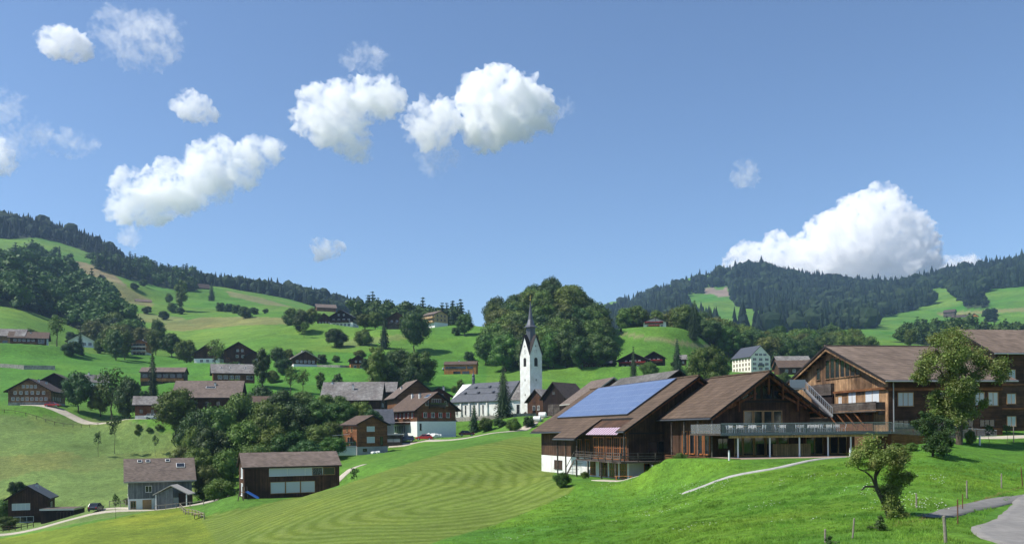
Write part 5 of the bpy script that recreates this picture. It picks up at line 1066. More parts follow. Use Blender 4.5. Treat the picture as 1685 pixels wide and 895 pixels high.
P2 = P(1170, 690, 93); Z2 = P(1250, 752, 92).z
PADS.append((P(1260, 700, 96).x, 96.5, Z2, 12, 17)); PADS.append((P(1370, 700, 96).x, 95.5, Z2, 8, 12)); PADS.append((P(1210, 700, 88).x, 91.5, Z2, 4, 7))
def mid_hall():
    r = empty('gabled_hall', (P2.x, P2.y, Z2), YA, label='dark gabled timber hall with a truss in its gable above the glass railed terrace', cat='hall')
    zE = P2.z - Z2; xr = 7.65; zR = P(1272, 614, 95).z - Z2; sl = (zR - zE) / xr; xe = 15.2; f = lambda x: zE + sl * x; g = lambda x: zR - sl * .98 * (x - xr); D_ = 12.6
    x0, x1, y0 = 1.2, 14.2, 1.9
    pr = [(x0, -1), (x1, -1), (x1, g(x1) - .02), (xr, zR - .02), (x0, f(x0) - .02)]; n = 5; wb = MB(); v = [(x, y0, z) for x, z in pr] + [(x, D_ + 4, z) for x, z in pr]
    wb.add(v, [(i, (i + 1) % n, n + (i + 1) % n, n + i) for i in range(n)] + [tuple(range(n)), tuple(range(n, 2 * n))]); wall = wb.build('wall', M['sheath_hall'], r)
    rb = MB(); slab(rb, 0, xr, 0, D_ + .2, f)
    q = [(xr, 0, zR), (xe, 0, g(xe)), (xe, D_ + 12, g(xe)), (xr, D_ + 12, zR)]; u = [(x, y, z + .26) for x, y, z in q]; rb.add(q + u, [(4, 5, 6, 7)], 0); rb.add(q + u, [(0, 3, 2, 1), (0, 1, 5, 4), (1, 2, 6, 5), (2, 3, 7, 6), (3, 0, 4, 7)], 1)
    rf = rb.build('roof', [M['tile_hall'], M['fascia']], r); MB().bar((xr, 0, zR + .32), (xr, D_, zR + .32), .35, .16).build('ridge_cap', M['tile_hall'], rf)
    MB().tube((-.1, .05, zE + .06), (-.1, D_, zE + .06), .09).build('gutter', M['metal_dark'], rf)
    tr = MB()   # open truss in the verge
    y = .35
    tr.bar((.3, y, f(.3) - .2), (xr, y, zR - .22), .2, .28); tr.bar((xr, y, zR - .22), (xe - .3, y, g(xe - .3) - .2), .2, .28)
    tr.bar((2.6, y + .25, f(2.6) - .5), (6.2, y + .25, zR - 2.2), .14, .22); tr.bar((9.1, y + .25, zR - 2.2), (12.8, y + .25, g(12.8) - .5), .14, .22)
    for x in (3.8, 5.8, 7.65, 9.5, 11.5):
        zz = f(x) if x <= xr else g(x); tr.box(x - .09, x + .09, y - .05, y + .15, zz - 1.7 if x not in (7.65,) else zz - 2.3, zz - .25)
    for x in [k * 1.2 + .9 for k in range(12)]:
        zz = f(x) if x <= xr else g(x); tr.box(x - .08, x + .08, .02, y0 - .005, zz - .2, zz - .01)
    tr.build('truss', M['sheath_red'], rf)
    fw = (Vector((0, y0, 0)), Vector((1, 0, 0)), Vector((0, -1, 0)))
    # gable glazing in the truss zone
    for x, w, zb, h in ((5.2, 1.5, 6.5, .85), (6.9, 1.3, 6.5, 1.5), (8.5, 1.3, 6.5, 1.5), (10.1, 1.5, 6.5, .85)): window(r, fw, x, zb, w, h, 'frame_dark', 'glass', 0, name='gable_window', fw=.06)
    MB().box(4.0, 11.4, y0 - .08, y0 - .002, 6.1, 6.28).build('facing_board', M['fascia'], wall)
    for x in (5.9, 7.2, 8.5, 9.8): window(r, fw, x, 2.85, 1.0, 2.2, 'frame_wood', 'glass', 0, name='terrace_door', fw=.11)
    for x, w in ((4.6, .9), (5.9, 1.2), (7.4, 1.25), (8.95, 1.25), (10.5, 1.25)): window(r, fw, x, .1, w, 2.3, 'frame_wood', 'glass', 0, name='glass_door', fw=.12)
    for x, w in ((2.6, 1.2),): window(r, fw, x, .9, w, 1.1, 'frame_dark', 'glass', 1, name='hall_window')
    # colonnade on the eave side
    fl = (Vector((x0, 0, 0)), Vector((0, -1, 0)), Vector((-1, 0, 0)))
    for y in (2.9, 4.4, 6.2, 7.9): window(r, fl, -y, .3, 1.0, 2.5, 'frame_orange', 'glass', 0, name='hall_window', fw=.12)
    for y in (.25, 3.2, 6.4, 9.4): MB().tube((.25, y, -2.5), (.25, y, zE - .02), .10, n=8).build('post', M['wood_grey'], r)
    dk = MB(); dk.box(-.6, 1.19, .1, 9.5, -1.2, -.85); db = dk.build('side_gallery', M['wood_grey'], r)
    q = MB(); q.box(-.62, -.55, .1, 9.5, .0, .1); q.box(-.6, -.56, .1, 9.5, -.75, -.12)
    for y in (.1, 2.4, 4.8, 7.1, 9.4): q.box(-.64, -.54, y, y + .1, -.84, .1)
    q.build('railing', M['wood_brown'], db)
BUILDS.append(mid_hall)

def glassy(name, col, a):
    m = bpy.data.materials.new(name); t = nt(m); N = t.nodes; L = t.links; b = N['Principled BSDF']; b.inputs['Base Color'].default_value = (*col, 1); b.inputs['Roughness'].default_value = .25; b.inputs['Alpha'].default_value = a; b.inputs['Specular IOR Level'].default_value = .7; return m
M['rail_glass'] = glassy('rail_glass', (.42, .45, .47), .16)
TA = P(1186, 713, 88); TB_ = P(1466, 704, 92.5); TC = P(1640, 716, 96)
def terrace():
    z = Z2; d = Vector((TB_.x - TA.x, TB_.y - TA.y, 0)); Lg = d.length; ang = math.atan2(d.y, d.x)
    r = empty('terrace', (TA.x, TA.y, z), ang, label='long terrace deck on slim white columns with a glass railing', cat='terrace'); h = TA.z - z
    MB().box(0, Lg, 0, 7.5, h - .22, h).build('deck', M['wood_grey'], r)
    MB().box(-.03, Lg + .03, -.05, -.002, h - .26, h + .06).build('deck_edge', M['metal_dark'], r)
    MB().box(1.2, Lg - .1, .35, .65, h - .5, h - .221).build('beam', M['wood_light'], r)
    for k, px in enumerate((1214, 1270, 1323, 1375, 1417, 1460)):
        x = (P(px, 740, 89.5).x - TA.x) / math.cos(ang)
        MB().tube((x, .5, -.3), (x, .5, h - .501), .085, n=12).build('column', M['metal_white'], r)
    n = 11
    for k in range(n):
        a, b = Lg * k / n, Lg * (k + 1) / n; MB().box(a + .02, b - .02, -.115, -.095, h - .2, h + 1.0).build('railing_glass', M['rail_glass'], r)
    q = MB(); q.box(0, Lg, -.13, -.08, h + 1.001, h + 1.05)
    q.build('handrail', M['metal_grey'], r)
    for k in range(4): MB().box(-.02, 0.0, .02 + 1.8 * k, 1.8 * (k + 1) - .02, h, h + 1.0).build('railing_glass', M['rail_glass'], r)
    ct = MB().box(9.4, 13.9, 5.6, 6.1, 0, 1.35); ct.build('counter', M['wood_light'], r)
    wl_ = MB().box(8.9 + 5.2, Lg + .6, 7.3, 7.5, -.3, h - .23); wl_.build('back_wall', M['sheath_red'], r)
    fw = (Vector((0, 7.3, 0)), Vector((1, 0, 0)), Vector((0, -1, 0)))
    for x in (14.9, 16.0, 18.0, 19.1): window(r, fw, x, .15, .95, 2.0, 'frame_wood', 'glass', 0, name='glass_door', fw=.09)
    r2 = empty('access_ramp', (TB_.x, TB_.y, z), math.atan2(TC.y - TB_.y, TC.x - TB_.x), label='access ramp with a timber flank and glass railing running right from the terrace', cat='ramp')
    L2 = math.hypot(TC.x - TB_.x, TC.y - TB_.y); za = TA.z - z; zb_ = P(1640, 722, 96).z - z; sl = (zb_ - za) / L2
    m = MB(); m.add([(0.04, 0, -.4), (L2, 0, -.4), (L2, 0, zb_), (0.04, 0, za), (0.04, 2.2, -.4), (L2, 2.2, -.4), (L2, 2.2, zb_), (0.04, 2.2, za)], [(0, 1, 2, 3), (7, 6, 5, 4), (3, 2, 6, 7), (0, 3, 7, 4), (1, 5, 6, 2)]); m.build('flank', M['wood_warm'], r2)
    for k in range(5):
        a, b = L2 * k / 5 + .06, L2 * (k + 1) / 5 - .02; m = MB(); zA, zB = za + sl * a, za + sl * b
        m.add([(a, -.05, zA - .2), (b, -.05, zB - .2), (b, -.05, zB + .95), (a, -.05, zA + .95), (a, -.03, zA - .2), (b, -.03, zB - .2), (b, -.03, zB + .95), (a, -.03, zA + .95)], [(0, 1, 2, 3), (7, 6, 5, 4), (3, 2, 6, 7), (0, 3, 7, 4), (1, 5, 6, 2), (0, 4, 5, 1)]); m.build('railing_glass', M['rail_glass'], r2)
    q = MB(); q.bar((.05, -.04, za + .98), (L2, -.04, zb_ + .98), .05, .05); q.build('handrail', M['metal_grey'], r2)
    # terrace furniture
    rr = random.Random(5); GC = 'metal chairs on the terrace deck'; first = None
    ex = Vector((math.cos(ang), math.sin(ang), 0)); ey = Vector((-math.sin(ang), math.cos(ang), 0))
    def mkchair():
        c = empty('chair', (0, 0, 0), label='light metal chair standing on the terrace behind the glass railing', cat='chair', group=GC)
        MB().box(-.22, .22, -.22, .22, .44, .47).build('seat', M['metal_grey'], c)
        b = MB(); b.bar((-.2, .2, .47), (-.2, .28, .88), .03, .03); b.bar((.2, .2, .47), (.2, .28, .88), .03, .03)
        for zz in (.6, .7, .8): b.bar((-.19, .22 + (zz - .5) * .18, zz), (.19, .22 + (zz - .5) * .18, zz), .02, .05)
        b.build('backrest', M['metal_white'], c)
        for x in (-.2, .2):
            for y in (-.2, .2): MB().tube((x, y, 0), (x * .95, y * .95, .44), .016, n=6).build('leg', M['metal_grey'], c)
        return c
    def mktable():
        c = empty('table', (0, 0, 0), label='small square table on the terrace behind the glass railing', cat='table', group='tables on the terrace deck')
        MB().box(-.38, .38, -.38, .38, .71, .74).build('table_top', M['wood_light'], c); MB().tube((0, 0, .02), (0, 0, .709), .035).build('leg', M['metal_grey'], c); MB().box(-.22, .22, -.22, .22, 0, .03).build('foot', M['metal_grey'], c); return c
    pc, pt = mkchair(), mktable(); usedc = usedt = False
    for i, x in enumerate((2.4, 3.9, 5.2, 8.4, 10.2, 12.2, 13.6, 15.0)):
        base = TA + ex * x + ey * (1.6 + .5 * (i % 2)); base.z = TA.z
        t = pt if not usedt else dup(pt); usedt = True; t.location = base; t.rotation_euler.z = rr.uniform(0, 1)
        for a in (0, 1, 2) if i % 3 else (0, 2, 3):
            c = pc if not usedc else dup(pc); usedc = True; th = a * math.pi / 2 + t.rotation_euler.z + rr.uniform(-.2, .2); c.location = base + Vector((math.sin(th) * -.62 * -1, math.cos(th) * .62, 0)); c.rotation_euler.z = -th
def dup(root, label=None):
    r = root.copy(); C.objects.link(r)
    if label: r['label'] = label
    for ch in list(root.children):
        c = ch.copy(); C.objects.link(c); c.parent = r
        for g in ch.children: d = g.copy(); C.objects.link(d); d.parent = c
    return r
BUILDS.append(terrace)

PC = P(1457, 628.5, 98); YB = math.radians(9); LL = Vector((math.cos(YB), math.sin(YB), 0)); GG = Vector((-math.sin(YB), math.cos(YB), 0))
PADS.append((58, 100.5, -1.35, 6, 16)); PADS.append((70, 106, -.75, 10, 22)); PADS.append((88, 112, -.6, 10, 22))
def barn_school():
    z0 = Z2; HW = 13.4; ov = 1.2; Lr = 17.0; ctr = PC + LL * (Lr / 2) + GG * HW
    r = empty('farmhouse', (ctr.x, ctr.y, z0), YB, label='broad brown farmhouse with a glazed weathered gable, outside stair and long tiled roof', cat='house')
    zE = PC.z - z0; zR = P(1357, 573, 98 + HW * .988).z - z0; sl = (zR - zE) / HW; W = 2 * (HW - ov); H = zE + sl * ov; L = Lr - 2.2; w2 = W / 2
    wb = MB(); wb.prism([(-w2, -1), (w2, -1), (w2, H), (0, zR - .01), (-w2, H)], -L / 2, L / 2, 0, 1); wall = wb.build('wall', [M['wood_brown2'], M['wood_mixed']], r)
    ro = roofmesh(W, L, H, zR - H, ov, 1.1, .26).build('roof', [M['tile_barn'], M['fascia']], r); MB().bar((-L / 2 - 1.1, 0, zR + .36), (L / 2 + 1.1, 0, zR + .36), .4, .14).build('ridge_cap', M['tile_pink'], ro)
    MB().tube((-L / 2 - 1.1, -w2 - ov - .1, zE + .1), (L / 2 + 1.1, -w2 - ov - .1, zE + .1), .09).build('gutter', M['metal_grey'], ro)
    ra = MB()
    for y in [-w2 - .6 + 1.35 * k for k in range(20)]:
        if abs(y) < w2 + 1: zz = zR - sl * abs(y); ra.box(-L / 2 - 1.0, -L / 2 - .002, y - .08, y + .08, zz - .22, zz - .01)
    ra.bar((-L / 2 - .9, -w2 - 1, zE - .1), (-L / 2 - .9, 0, zR - .22), .16, .26); ra.bar((-L / 2 - .9, w2 + 1, zE - .1), (-L / 2 - .9, 0, zR - .22), .16, .26); ra.build('rafter', M['wood_mixed'], ro)
    fW = facefn('W', L, W); fS = facefn('S', L, W)
    # glazed triangle of the gable
    for u, h in ((.0, 2.6), (1.2, 2.4), (2.4, 2.1), (3.6, 1.7), (4.8, 1.2), (6.0, .75), (-1.2, 2.4), (-3.6, 1.5)): window(r, fW, u, 9.6, .95, h, 'wood_mixed', 'glass', 0, name='gable_window', fw=.09)
    # weathered panel band and dark loggia
    q = MB(); O, U, Nn = fW; wbox(q, O, U, Nn, -5.5, .4, 7.4, 8.9, .003, .5); q.build('panel_bay', M['wood_grey'], r)
    q = MB(); wbox(q, O, U, Nn, .6, w2, 7.55, 7.8, .003, .35); q.build('cornice', M['wood_warm'], r)
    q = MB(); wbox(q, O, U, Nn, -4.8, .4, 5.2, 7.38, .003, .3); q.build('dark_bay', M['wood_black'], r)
    balcony(r, fW, -1.4, w2 - .6, 5.1, dep=1.2, wall='wood_grey', h=1.05)
    for u, w, h, pn in ((1.8, .8, 1.2, 'blind'), (4.6, 1.7, 1.6, 'blind'), (9.0, 2.9, 1.7, 'blind')): window(r, fW, u, 5.9, w, h, 'frame_wood', pn, 1, name='window', fw=.1)
    q = MB(); wbox(q, O, U, Nn, -1.0, w2 - 3, 2.7, 4.9, .003, .12); q.build('lower_cladding', M['sheath_red'], r)
    for u in (1.5, 3.6, 5.6, 7.6):
        q = MB(); a = O + U * (u - .9) + Nn * 1.1 + Vector((0, 0, 5.0)); b = O + U * (u + .3) + Nn * .13 + Vector((0, 0, 3.0)); q.bar(a, b, .12, .16); q.build('brace', M['wood_warm'], r)
    # long side
    winrow(r, fS, -5.2, 0.2, 5.6, 2, 1.9, 1.5, frame='frame_wood', pane='blind', mull=2)
    winrow(r, fS, 4.4, 6.2, 5.6, 2, 1.2, 1.5, frame='frame_wood', pane='blind', mull=1)
    winrow(r, fS, -5.8, 5.4, 3.1, 5, 1.9, .75, frame='frame_dark', pane='glass', mull=2)
    q = MB(); O, U, Nn = fS; wbox(q, O, U, Nn, -L / 2, L / 2, 7.35, 7.75, .003, .12); q.build('cornice', M['wood_warm'], r)
    q = MB(); wbox(q, O, U, Nn, -L / 2 + .3, L / 2, 1.6, 2.9, .003, .05); q.build('lower_cladding', M['wood_warm'], r)
    MB().tube((-L / 2 + .6, -w2 - .12, 2.3), (-L / 2 + .6, -w2 - .12, H - .2), .07).build('downpipe', M['metal_grey'], r)
    # outside stair in front of the gable
    a, b = P(1324, 630, 103), P(1370, 675, 99); s = empty('outside_stair', (0, 0, 0)); s.parent = r
    inv = Matrix.Rotation(-YB, 4, 'Z'); A_ = inv @ (a - Vector((ctr.x, ctr.y, z0))); B_ = inv @ (b - Vector((ctr.x, ctr.y, z0)))
    q = MB(); d = Vector((.0, 1.0, 0))
    for o in (0, 1.0): q.bar(A_ + d * o * .9 + Vector((o * .3, 0, -.7)), B_ + d * o * .9 + Vector((o * .3, 0, -.7)), .06, .28); q.bar(A_ + d * o * .9 + Vector((o * .3, 0, .3)), B_ + d * o * .9 + Vector((o * .3, 0, .3)), .05, .06)
    for k in range(14):
        c = A_.lerp(B_, (k + .5) / 14); q.bar(c + Vector((0, 0, -.62)), c + Vector((.3, .9, -.62)), .28, .04)
    q.build('steps', M['metal_grey'], s)
    q = MB()
    for k in range(15):
        c = A_.lerp(B_, k / 14); q.bar(c + Vector((0, 0, -.6)), c + Vector((0, 0, .3)), .04, .04, up=(1, 0, 0))
    q.box(A_.x - 2.0, A_.x, A_.y - .2, A_.y + 1.3, A_.z - .75, A_.z - .65); q.box(A_.x - 2.0, A_.x, A_.y - .2, A_.y - .16, A_.z - .6, A_.z + .4); q.build('baluster', M['metal_grey'], s)
    q = MB(); q.box(-L/2 - 6.5, -L/2 - .05, -1, 7, 0, 4.4); q.build('side_wing', M['wood_grey'], r)
M['wood_brown2'] = mat('wood_brown2', (.056, .029, .019), .85, .2, var=.3, vscale=1.0, planks=('H', .2), bump=.3, col2=(.10, .050, .028), c2scale=.3)
BUILDS.append(barn_school)
PD = P(1636, 583, 119)
def far_right():
    z0 = -1.0; HW = 8.2; ov = 1.0; Lr = 26; ctr = PD + LL * (Lr / 2) + GG * HW; r = empty('farmhouse', (ctr.x, ctr.y, z0), YB, label='three storeyed brown timber house cut off by the right edge of the photo', cat='house')
    zE = PD.z - z0; zR = P(1578, 545.4, 119 + HW).z - z0; sl = (zR - zE) / HW; W = 2 * (HW - ov); H = zE + sl * ov; L = Lr - 2; w2 = W / 2
    wb = MB(); wb.prism([(-w2, -2), (w2, -2), (w2, H), (0, zR - .01), (-w2, H)], -L / 2, L / 2, 0, 1); wb.build('wall', [M['wood_brown2'], M['wood_mixed']], r)
    ro = roofmesh(W, L, H, zR - H, ov, 1.0, .26).build('roof', [M['tile_barn'], M['fascia']], r); MB().tube((-L / 2 - 1, -w2 - ov - .1, zE + .1), (L / 2 + 1, -w2 - ov - .1, zE + .1), .09).build('gutter', M['metal_grey'], ro)
    fS = facefn('S', L, W); fW = facefn('W', L, W)
    for z in (1.0, 4.2, 7.6): winrow(r, fS, -9.6, 10, z, 8, 1.3, 1.35, frame='frame_wood', pane='blind', mull=1)
    winrow(r, fW, -4, 4, 8.2, 3, 1.2, 1.4, frame='frame_wood')
    q = MB(); O, U, Nn = fS
    for z in (3.3, 6.7): wbox(q, O, U, Nn, -L / 2, L / 2, z, z + .3, .003, .12)
    q.build('cornice', M['wood_warm'], r)
BUILDS.append(far_right)
# ------------------------------------------------------------------ low annexes
def flat_house(label, px, py, D, yaw, L, W, H, wall, roofm, name, cat, extra=None):
    p = P(px, py, D); PADS.append((p.x, p.y, p.z, max(L, W) / 2, max(L, W) / 2 + 7))
    def go():
        r = empty(name, p, math.radians(yaw), label=label, cat=cat); MB().box(-L/2, L/2, -W/2, W/2, -2.5, H).build('wall', M[wall], r)
        MB().box(-L/2 - .15, L/2 + .15, -W/2 - .15, W/2 + .15, H + .002, H + .22).build('roof', M[roofm], r); mb = MB()
        for a in ((-L/2 - .17, L/2 + .17, -W/2 - .17, -W/2 - .151), (-L/2 - .17, -L/2 - .151, -W/2 - .15, W/2 + .15), (L/2 + .151, L/2 + .17, -W/2 - .15, W/2 + .15)): mb.box(*a, H - .02, H + .3)
        mb.build('roof_edge', M['metal_grey'], r)
        if extra: extra(r)
    BUILDS.append(go)
def garage_x(r):
    window(r, facefn('S', 6, 5.4), 1.2, .05, 2.4, 2.1, 'frame_dark', 'wood_black', 3, name='garage_door')
flat_house('flat dark garage joined to the right of the small dark timber house', 104, 858, 166, 6, 6.0, 5.4, 2.5, 'wood_black', 'tile_pink', 'garage', 'garage', garage_x)
def carport_x(r): window(r, facefn('S', 4.2, 5), 0, .9, 3.2, .8, 'frame_dark', 'metal_grey', 1, name='window')
flat_house('low flat carport between the brown cube house and the large chalet', 649, 733, 205, 2, 3.9, 5, 2.6, 'wood_grey', 'frame_dark', 'carport', 'carport', carport_x)
def annex_x(r):
    O, U, Nn = facefn('S', 5.6, 4); q = MB(); wbox(q, O, U, Nn, -2.0, .2, .1, 1.9, .002, .04); q.build('glass_front', M['glass'], r); q = MB(); wbox(q, O, U, Nn, .6, 2.2, .1, 1.9, .002, .04); q.build('dark_opening', M['frame_dark'], r)
    rl = MB(); 
    for u in [-2.8 + .35 * k for k in range(17)]: wbox(rl, O, U, Nn, u, u + .03, 2.35, 3.2, -.1, -.06)
    wbox(rl, O, U, Nn, -2.8, 2.8, 3.2, 3.26, -.12, -.05); rl.build('railing', M['metal_grey'], r)
    a = MB(); a.bar((-2.4, -1.2, 4.7), (1.2, -1.2, 5.0), 2.4, .06, up=(0, 0, 1)); a.build('awning', M['plaster'], r)
    s = MB(); rr = random.Random(4)
    for k in range(60): s.box(*(lambda x, y, z, q: (x - q, x + q, y - q, y + q, z - q, z + q))(rr.uniform(-.6, 2.6), rr.uniform(-2.0, -1.4), 2.5 + rr.uniform(0, .8), rr.uniform(.06, .15)))
    s.build('planter', M['leaf_light'], r)
flat_house('white walled garden floor with a roof terrace left of the brown cube house', 567, 751, 189, 8, 5.4, 4.2, 2.1, 'plaster', 'concrete', 'terrace_annex', 'annex', annex_x)
def porch():
    p = P(287, 829, 154); r = empty('porch', p, math.radians(2), label='gabled open porch in front of the grey boarded house', cat='porch')
    w, h, rs = 2.9, 1.9, 1.5
    m = MB(); sl = rs / w
    for s in (-1, 1):
        v = [(0, -1.8, h + rs), (s * (w + .3), -1.8, h - .3 * sl), (s * (w + .3), 1.6, h - .3 * sl), (0, 1.6, h + rs)]; m.add(v + [(x, y, z + .16) for x, y, z in v], [(0, 1, 2, 3), (4, 5, 6, 7), (0, 1, 5, 4), (1, 2, 6, 5), (2, 3, 7, 6), (3, 0, 4, 7)])
    m.build('roof', M['fascia_light'], r)
    for x in (-w + .2, w - .2): MB().box(x - .08, x + .08, -1.6, -1.44, -1.5, h - .05).build('post', M['metal_white'], r)
    q = MB(); q.add([(-w, -1.4, -1), (.3, -1.4, -1), (.3, -1.4, h + rs * .85), (-w, -1.4, h), (-w, -1.3, -1), (.3, -1.3, -1), (.3, -1.3, h + rs * .85), (-w, -1.3, h)], [(0, 1, 2, 3), (4, 5, 6, 7), (0, 1, 5, 4), (1, 2, 6, 5), (2, 3, 7, 6), (3, 0, 4, 7)]); q.build('side_wall', M['wood_sheath'], r)
    MB().box(.4, w, 1.0, 1.1, -1, h).build('back_wall', M['frame_dark'], r)
BUILDS.append(porch)

# ------------------------------------------------------------------ everything that stands on the finished ground
def W2(px, py, D): p = P(px, py, D); return (p.x, p.y)
def H2(px, py, d0=25): p = hit(px, py, d0); return (p.x, p.y)
def roads():
    road('road', [(21.8, 21), W2(1690, 896, 37), W2(1706, 858, 45), W2(1728, 828, 55), W2(1772, 806, 65), W2(1850, 788, 76), (75, 88), (110, 98), (170, 104)], 3.5, M['asphalt'], .07)
    road('field_track', [H2(1710, 816, 40), H2(1650, 824, 40), H2(1590, 838, 40), H2(1555, 846, 38), H2(1525, 852, 38)], 1.5, M['asphalt_dark'], .05)
    road('village_road', [W2(-120, 904, 150), W2(0, 881, 150.5), W2(60, 870, 151), W2(130, 858, 152), W2(200, 843, 152), W2(270, 828, 151), W2(335, 813, 151), W2(370, 803, 158)], 2.4, M['gravel'], .09)
    road('path', [W2(540, 783, 152), W2(560, 778, 154), W2(600, 770, 158)], 1.6, M['gravel'], .06)
    road('lane', [W2(640, 737, 203), W2(690, 735, 203), W2(740, 734, 200), W2(790, 727, 200), W2(830, 719, 203), W2(870, 713, 212), W2(900, 709, 222)], 3.2, M['gravel'], .1)
    road('farm_road', [W2(40, 674, 250), W2(95, 678, 248), W2(140, 683, 246), W2(190, 688, 243), W2(235, 693, 238), W2(262, 694, 237)], 3.0, M['gravel'], .12)
    road('forecourt', [W2(1192, 754, 88.5), W2(1250, 753, 90), W2(1320, 750, 91), W2(1405, 748, 92)], 5.6, M['paving'], .06)
    road('garden_path', [W2(1395, 756, 82), W2(1330, 764, 79.5), W2(1270, 772, 77.5), W2(1200, 782, 77.5), W2(1160, 786, 78), W2(1125, 790, 79.5)], .55, M['concrete'], .09)
    road('apron', [W2(1075, 788, 100.5), W2(1040, 792, 101), W2(1010, 791, 101.5), W2(985, 788, 104)], 2.2, M['gravel'], .06)
    road('yard', [W2(1610, 714, 96), W2(1650, 716, 95), W2(1720, 716, 95)], 5, M['gravel'], .06)
    road('courtyard', [W2(165, 846, 156), W2(190, 838, 157), W2(225, 835, 155.5)], 3.0, M['gravel'], .09)

# cars
def car(label, px, py, D, yaw, paint, group=None, estate=False, wd=1.7):
    p = P(px, py, D); z = ground(p.x, p.y); r = empty('parked_car', (p.x, p.y, z + .12), math.radians(yaw), label=label, cat='car', group=group)
    m = mat('paint_' + str(len(bpy.data.materials)), paint, .3, .6)
    prof = [(-2.05, .32), (2.05, .32), (2.1, .62), (1.95, .78), (1.0, .92), (-1.85, .95), (-2.08, .75)]
    def loft(pr, ws):
        mb = MB(); n = len(pr); v = []
        for y, s in ws: v += [(x * s[0], y, z_ if z_ < .5 else .5 + (z_ - .5) * s[1]) for x, z_ in pr]
        for k in range(len(ws) - 1): mb.add(v, [(k * n + i, k * n + (i + 1) % n, (k + 1) * n + (i + 1) % n, (k + 1) * n + i) for i in range(n)]) if k == 0 else mb.f.extend([(k * n + i, k * n + (i + 1) % n, (k + 1) * n + (i + 1) % n, (k + 1) * n + i) for i in range(n)]) or mb.m.extend([0] * n)
        mb.f += [tuple(range(n)), tuple(range((len(ws) - 1) * n, len(ws) * n))]; mb.m += [0, 0]; return mb
    h = wd / 2
    b = loft(prof, [(-h, (.97, .85)), (-h + .1, (1, 1)), (h - .1, (1, 1)), (h, (.97, .85))]).build('body', m, r, smooth=False)
    top = [(1.0, .9), (.35, 1.38), (-1.3 if not estate else -1.7, 1.42), (-1.75 if not estate else -1.98, .93)]
    mb = MB(); v = []
    for y, k in ((-h + .06, 1), (-h + .2, 2), (h - .2, 2), (h - .06, 1)):
        v += [(x, y, z_) for x, z_ in (top if k == 1 else [(x, z_) for x, z_ in top])] 
    v = [(x, -h + (.07 if z_ < 1 else .22), z_) for x, z_ in top] + [(x, h - (.07 if z_ < 1 else .22), z_) for x, z_ in top]
    mb.add(v, [(0, 1, 5, 4), (2, 3, 7, 6), (0, 1, 2, 3), (4, 5, 6, 7), (0, 3, 7, 4)]); mb.build('window', M['glass'], r)
    rb = MB(); x1, x0 = top[1][0] + .02, top[2][0] - .02; rb.box(x0, x1, -h + .2, h - .2, 1.4, 1.46); 
    for s in (-1, 1): rb.bar((.98, s * (h - .06), .92), (.33, s * (h - .2), 1.41), .07, .06); rb.bar((-.5, s * (h - .05), .92), (-.5, s * (h - .2), 1.42), .07, .06); rb.bar((top[3][0], s * (h - .06), .92), (top[2][0], s * (h - .2), 1.42), .09, .06)
    rb.build('roof', m, r)
    for x in (-1.3, 1.3):
        for s in (-1, 1):
            w_ = MB().tube((x, s * (h - .16), .31), (x, s * (h + .02), .31), .31, n=14).build('wheel', M['rubber'], r); MB().tube((x, s * (h + .021), .31), (x, s * (h + .03), .31), .18, n=10).build('rim', M['metal_grey'], w_)
    for s in (-1, 1):
        MB().box(2.02, 2.1, s * .55 - .18, s * .55 + .18, .6, .74).build('headlight', M['frame_white'], r); MB().box(-2.1, -2.05, s * .6 - .12, s * .6 + .12, .66, .84).build('tail_light', M['flower_red'], r)
    return r
